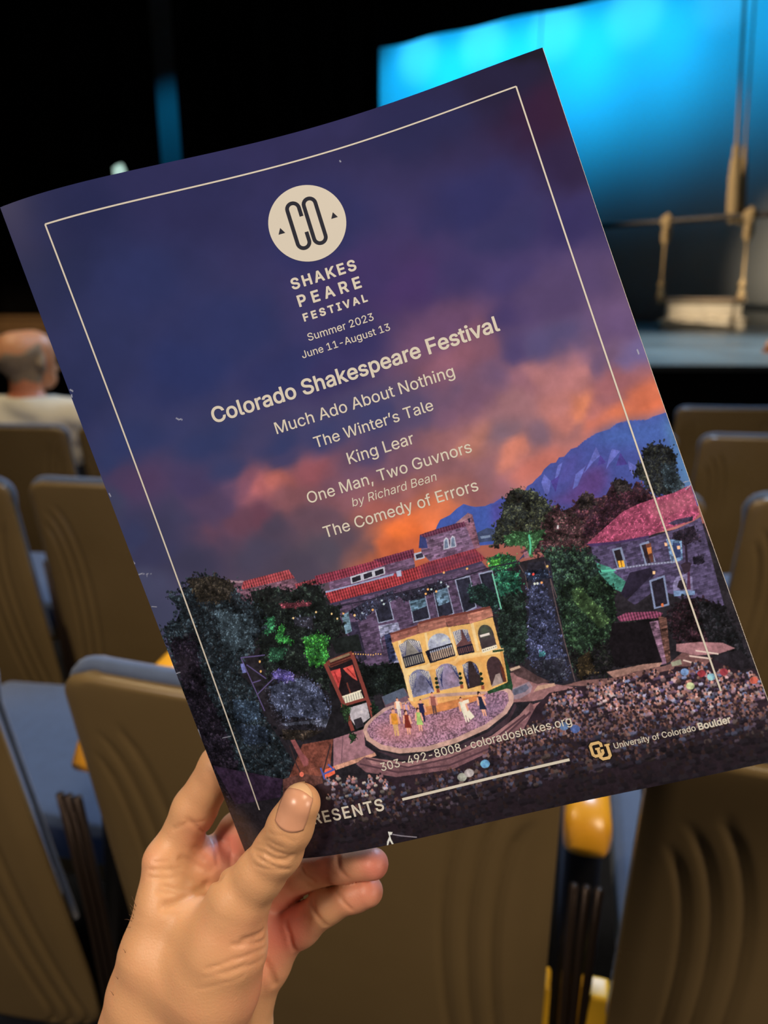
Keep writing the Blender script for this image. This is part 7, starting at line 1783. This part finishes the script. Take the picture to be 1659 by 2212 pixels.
def printed(name, groups, m, lift, parent=prog, sub=0.0):
    """groups: list of polygon sets, each filled on its own and laid on the bent cover"""
    V, Fc = [], []
    for polys in groups:
        v, f = flat_mesh(polys)
        o = len(V)
        V += v.tolist()
        Fc += [[i + o for i in q] for q in f]
    me = bpy.data.meshes.new(name)
    bm = bmesh.new()
    vs = [bm.verts.new((*v, 0)) for v in V]
    for f in Fc:
        try: bm.faces.new([vs[i] for i in f])
        except ValueError: pass
    if sub:
        for _ in range(9):
            es = [e for e in bm.edges if e.calc_length() > sub]
            if not es: break
            bmesh.ops.subdivide_edges(bm, edges=es, cuts=1)
        bmesh.ops.triangulate(bm, faces=bm.faces[:])
    for v in bm.verts: v.co = page(v.co.x, v.co.y, lift)
    toward = -PN
    for f in bm.faces:
        f.normal_update()
        if f.normal.dot(toward) < 0: f.normal_flip()
    bm.to_mesh(me)
    bm.free()
    return link(name, me, m, parent, smooth=False)
def per_glyph(s, *a, **k):
    """one polygon set per stroke group of every character: each outer outline with the holes it holds"""
    flat = text_polys(s, *a, **k)
    out, i = [], 0
    for ch in s:
        n = len(GL[ch][1])
        ps = flat[i:i + n]
        i += n
        if not n: continue
        big = max(ps, key=lambda p: abs(area2(p)))
        sg = area2(big) > 0
        outer = [p for p in ps if (area2(p) > 0) == sg]
        holes = [p for p in ps if (area2(p) > 0) != sg]
        for o_ in outer:
            out.append([o_] + [h for h in holes if inside_poly(h[0], o_)])
    return out
LI = 0.00007
printed('play_titles', per_glyph('Much Ado About Nothing', 71.9, 145.6, 112.6, bold=5) + per_glyph('The Winter\u2019s Tale', 84.9, 133.9, 122.55, bold=5) + per_glyph('King Lear', 95.7, 122.9, 132.7, bold=5) + per_glyph('One Man, Two Guvnors', 75.7, 143.2, 142.75, bold=5) + per_glyph('by Richard Bean', 92.1, 127.0, 149.15, slant=0.2) + per_glyph('The Comedy of Errors', 78.0, 141.2, 157.7, bold=5), M_INK, LI)
printed('festival_title', per_glyph('Colorado Shakespeare Festival', 49.6, 167.4, 101.1, bold=17), M_INK, LI)
printed('festival_dates', per_glyph('Summer 2023', 94.8, 121.9, 81.2, bold=5) + per_glyph('June 11-August 13', 90.5, 126.9, 87.1, bold=5), M_INK, LI)
printed('contact_line', per_glyph('303-492-8008 \u00b7 coloradoshakes.org', 72.7, 148.2, 251.15, bold=6), M_INK, LI)
printed('presenter_line', per_glyph('PRESENTS', 34.9, 69.5, 265.7, bold=16, track=62), M_INK, LI)
printed('university_name', per_glyph('University of Colorado', 160.2, 189.4, 263.1, bold=7) + per_glyph('Boulder', 190.4, 201.8, 263.15, bold=24), M_INK, LI)
lg = printed('round_logo', [[[(108.1 + 15.3 * math.cos(a), 36.25 + 15.3 * math.sin(a)) for a in np.linspace(0, 2 * math.pi, 72, endpoint=False)]]], M_INK, LI, sub=3.0)
printed('logo_wordmark', per_glyph('SHAKES', 94.7, 121.4, 59.8, bold=27, track=110) + per_glyph('PEARE', 95.3, 121.2, 67.1, bold=26, track=225) + per_glyph('FESTIVAL', 95.4, 121.8, 73.2, bold=34, track=190), M_INK, LI)
printed('logo_letters', [[q] for q in [[(107.45,32.9),(107.45,31.4),(107.45,29.23),(107.34,28.45),(107.03,27.7),(106.54,27.06),(105.9,26.57),(105.15,26.26),(104.35,26.15),(103.55,26.26),(102.8,26.57),(102.16,27.06),(101.67,27.7),(101.36,28.45),(101.25,29.24),(101.25,36.0),(101.25,43.06),(101.36,43.85),(101.67,44.6),(102.16,45.24),(102.8,45.73),(103.55,46.04),(104.35,46.15),(105.15,46.04),(105.9,45.73),(106.54,45.24),(107.03,44.6),(107.34,43.85),(107.45,43.07),(107.45,40.9),(107.45,39.4),(105.95,39.4),(105.95,40.9),(105.95,43.03),(105.9,43.46),(105.74,43.85),(105.48,44.18),(105.15,44.44),(104.76,44.6),(104.35,44.65),(103.94,44.6),(103.55,44.44),(103.22,44.18),(102.96,43.85),(102.8,43.46),(102.75,43.04),(102.75,36.0),(102.75,29.26),(102.8,28.84),(102.96,28.45),(103.22,28.12),(103.55,27.86),(103.94,27.7),(104.35,27.65),(104.76,27.7),(105.15,27.86),(105.48,28.12),(105.74,28.45),(105.9,28.84),(105.95,29.27),(105.95,31.4),(105.95,32.9)],[(114.21,29.27),(114.1,28.42),(112.61,28.62),(112.72,29.47)],[(114.11,28.47),(113.78,27.68),(112.4,28.25),(112.72,29.04)],[(113.8,27.71),(113.28,27.04),(112.09,27.95),(112.61,28.63)],[(113.31,27.07),(112.64,26.55),(111.72,27.74),(112.4,28.26)],[(112.67,26.57),(111.88,26.24),(111.31,27.63),(112.1,27.95)],[(111.93,26.25),(111.08,26.14),(110.88,27.63),(111.73,27.74)],[(111.12,26.14),(110.27,26.25),(110.47,27.74),(111.32,27.63)],[(110.32,26.24),(109.53,26.57),(110.1,27.95),(110.89,27.63)],[(109.56,26.55),(108.89,27.07),(109.8,28.26),(110.48,27.74)],[(108.92,27.04),(108.4,27.71),(109.59,28.63),(110.11,27.95)],[(108.42,27.68),(108.09,28.47),(109.48,29.04),(109.8,28.25)],[(108.1,28.42),(107.99,29.27),(109.48,29.47),(109.59,28.62)],[(108.0,29.13),(108.0,43.17),(109.5,43.17),(109.5,29.13)],[(107.99,43.03),(108.1,43.88),(109.59,43.68),(109.48,42.83)],[(108.09,43.83),(108.42,44.62),(109.8,44.05),(109.48,43.26)],[(108.4,44.59),(108.92,45.26),(110.11,44.35),(109.59,43.67)],[(108.89,45.23),(109.56,45.75),(110.48,44.56),(109.8,44.04)],[(109.53,45.73),(110.32,46.06),(110.89,44.67),(110.1,44.35)],[(110.27,46.05),(111.12,46.16),(111.32,44.67),(110.47,44.56)],[(111.08,46.16),(111.93,46.05),(111.73,44.56),(110.88,44.67)],[(111.88,46.06),(112.67,45.73),(112.1,44.35),(111.31,44.67)],[(112.64,45.75),(113.31,45.23),(112.4,44.04),(111.72,44.56)],[(113.28,45.26),(113.8,44.59),(112.61,43.67),(112.09,44.35)],[(113.78,44.62),(114.11,43.83),(112.72,43.26),(112.4,44.05)],[(114.1,43.88),(114.21,43.03),(112.72,42.83),(112.61,43.68)],[(114.2,43.17),(114.2,29.13),(112.7,29.13),(112.7,43.17)],[(97.3,35.0),(95.95,37.4),(98.64999999999999,37.4)],[(118.9,35.0),(117.55000000000001,37.4),(120.25,37.4)]]], M_INKD, 0.00012, lg)
fr = [(201.85, 252.0), (201.8, 11.3), (14.15, 11.05), (16.3, 257.0)]
printed('border_line', [[q] for q in stroke(fr, 0.62)] + [[q] for q in stroke([(77.4, 263.4), (143.3, 263.4)], 1.0)], M_INK, LI, sub=4.0)
printed('emblem_outline', [[q] for q in [[(156.72,261.63),(156.72,259.8),(154.95,259.8),(154.95,261.63)],[(156.81,260.02),(155.52,258.73),(154.27,259.98),(155.56,261.27)],[(155.74,258.82),(152.23,258.82),(152.23,260.59),(155.74,260.59)],[(152.45,258.73),(151.08,260.1),(152.33,261.35),(153.7,259.98)],[(151.17,259.88),(151.17,264.06),(152.94,264.06),(152.94,259.88)],[(151.08,263.84),(152.45,265.21),(153.7,263.97),(152.33,262.6)],[(152.23,265.12),(155.49,265.12),(155.49,263.36),(152.23,263.36)],[(155.21,265.23),(156.71,263.9),(155.53,262.58),(154.04,263.91)],[(156.63,264.06),(156.63,262.15),(154.87,262.15),(154.87,264.06)],[(153.48,261.48),(153.48,265.49),(155.25,265.49),(155.25,261.48)],[(153.38,265.24),(154.78,266.72),(156.06,265.51),(154.67,264.03)],[(154.58,266.63),(157.67,266.63),(157.67,264.87),(154.58,264.87)],[(157.45,266.73),(158.91,265.27),(157.66,264.02),(156.2,265.48)],[(158.82,265.49),(158.82,260.97),(157.05,260.97),(157.05,265.49)],[(153.4,261.13),(155.16,261.13),(155.16,262.31),(153.4,262.31)],[(157.01,260.54),(158.86,260.54),(158.86,261.72),(157.01,261.72)],[(152.14,259.87),(155.75,259.87),(155.75,261.47),(157.85,261.47),(157.85,265.58),(154.41,265.58),(154.41,264.16),(152.14,264.16)]]], M_INKB, LI)
printed('emblem', [[q] for q in [[(156.36,261.43),(156.36,260.0),(155.31,260.0),(155.31,261.43)],[(156.41,260.13),(155.41,259.13),(154.67,259.87),(155.67,260.87)],[(155.54,259.18),(152.43,259.18),(152.43,260.23),(155.54,260.23)],[(152.56,259.13),(151.47,260.21),(152.22,260.96),(153.31,259.87)],[(151.53,260.08),(151.53,263.86),(152.58,263.86),(152.58,260.08)],[(151.47,263.73),(152.56,264.82),(153.31,264.08),(152.22,262.99)],[(152.43,264.77),(155.29,264.77),(155.29,263.72),(152.43,263.72)],[(155.12,264.83),(156.32,263.77),(155.62,262.98),(154.43,264.04)],[(156.27,263.86),(156.27,262.35),(155.22,262.35),(155.22,263.86)],[(153.84,261.68),(153.84,265.29),(154.89,265.29),(154.89,261.68)],[(153.78,265.14),(154.9,266.33),(155.66,265.61),(154.54,264.42)],[(154.78,266.28),(157.47,266.28),(157.47,265.23),(154.78,265.23)],[(157.34,266.33),(158.51,265.16),(157.77,264.42),(156.6,265.59)],[(158.46,265.29),(158.46,261.17),(157.41,261.17),(157.41,265.29)],[(153.4,261.42),(155.16,261.42),(155.16,262.09),(153.4,262.09)],[(157.01,260.83),(158.86,260.83),(158.86,261.51),(157.01,261.51)]]], M_INKG, 0.00012)
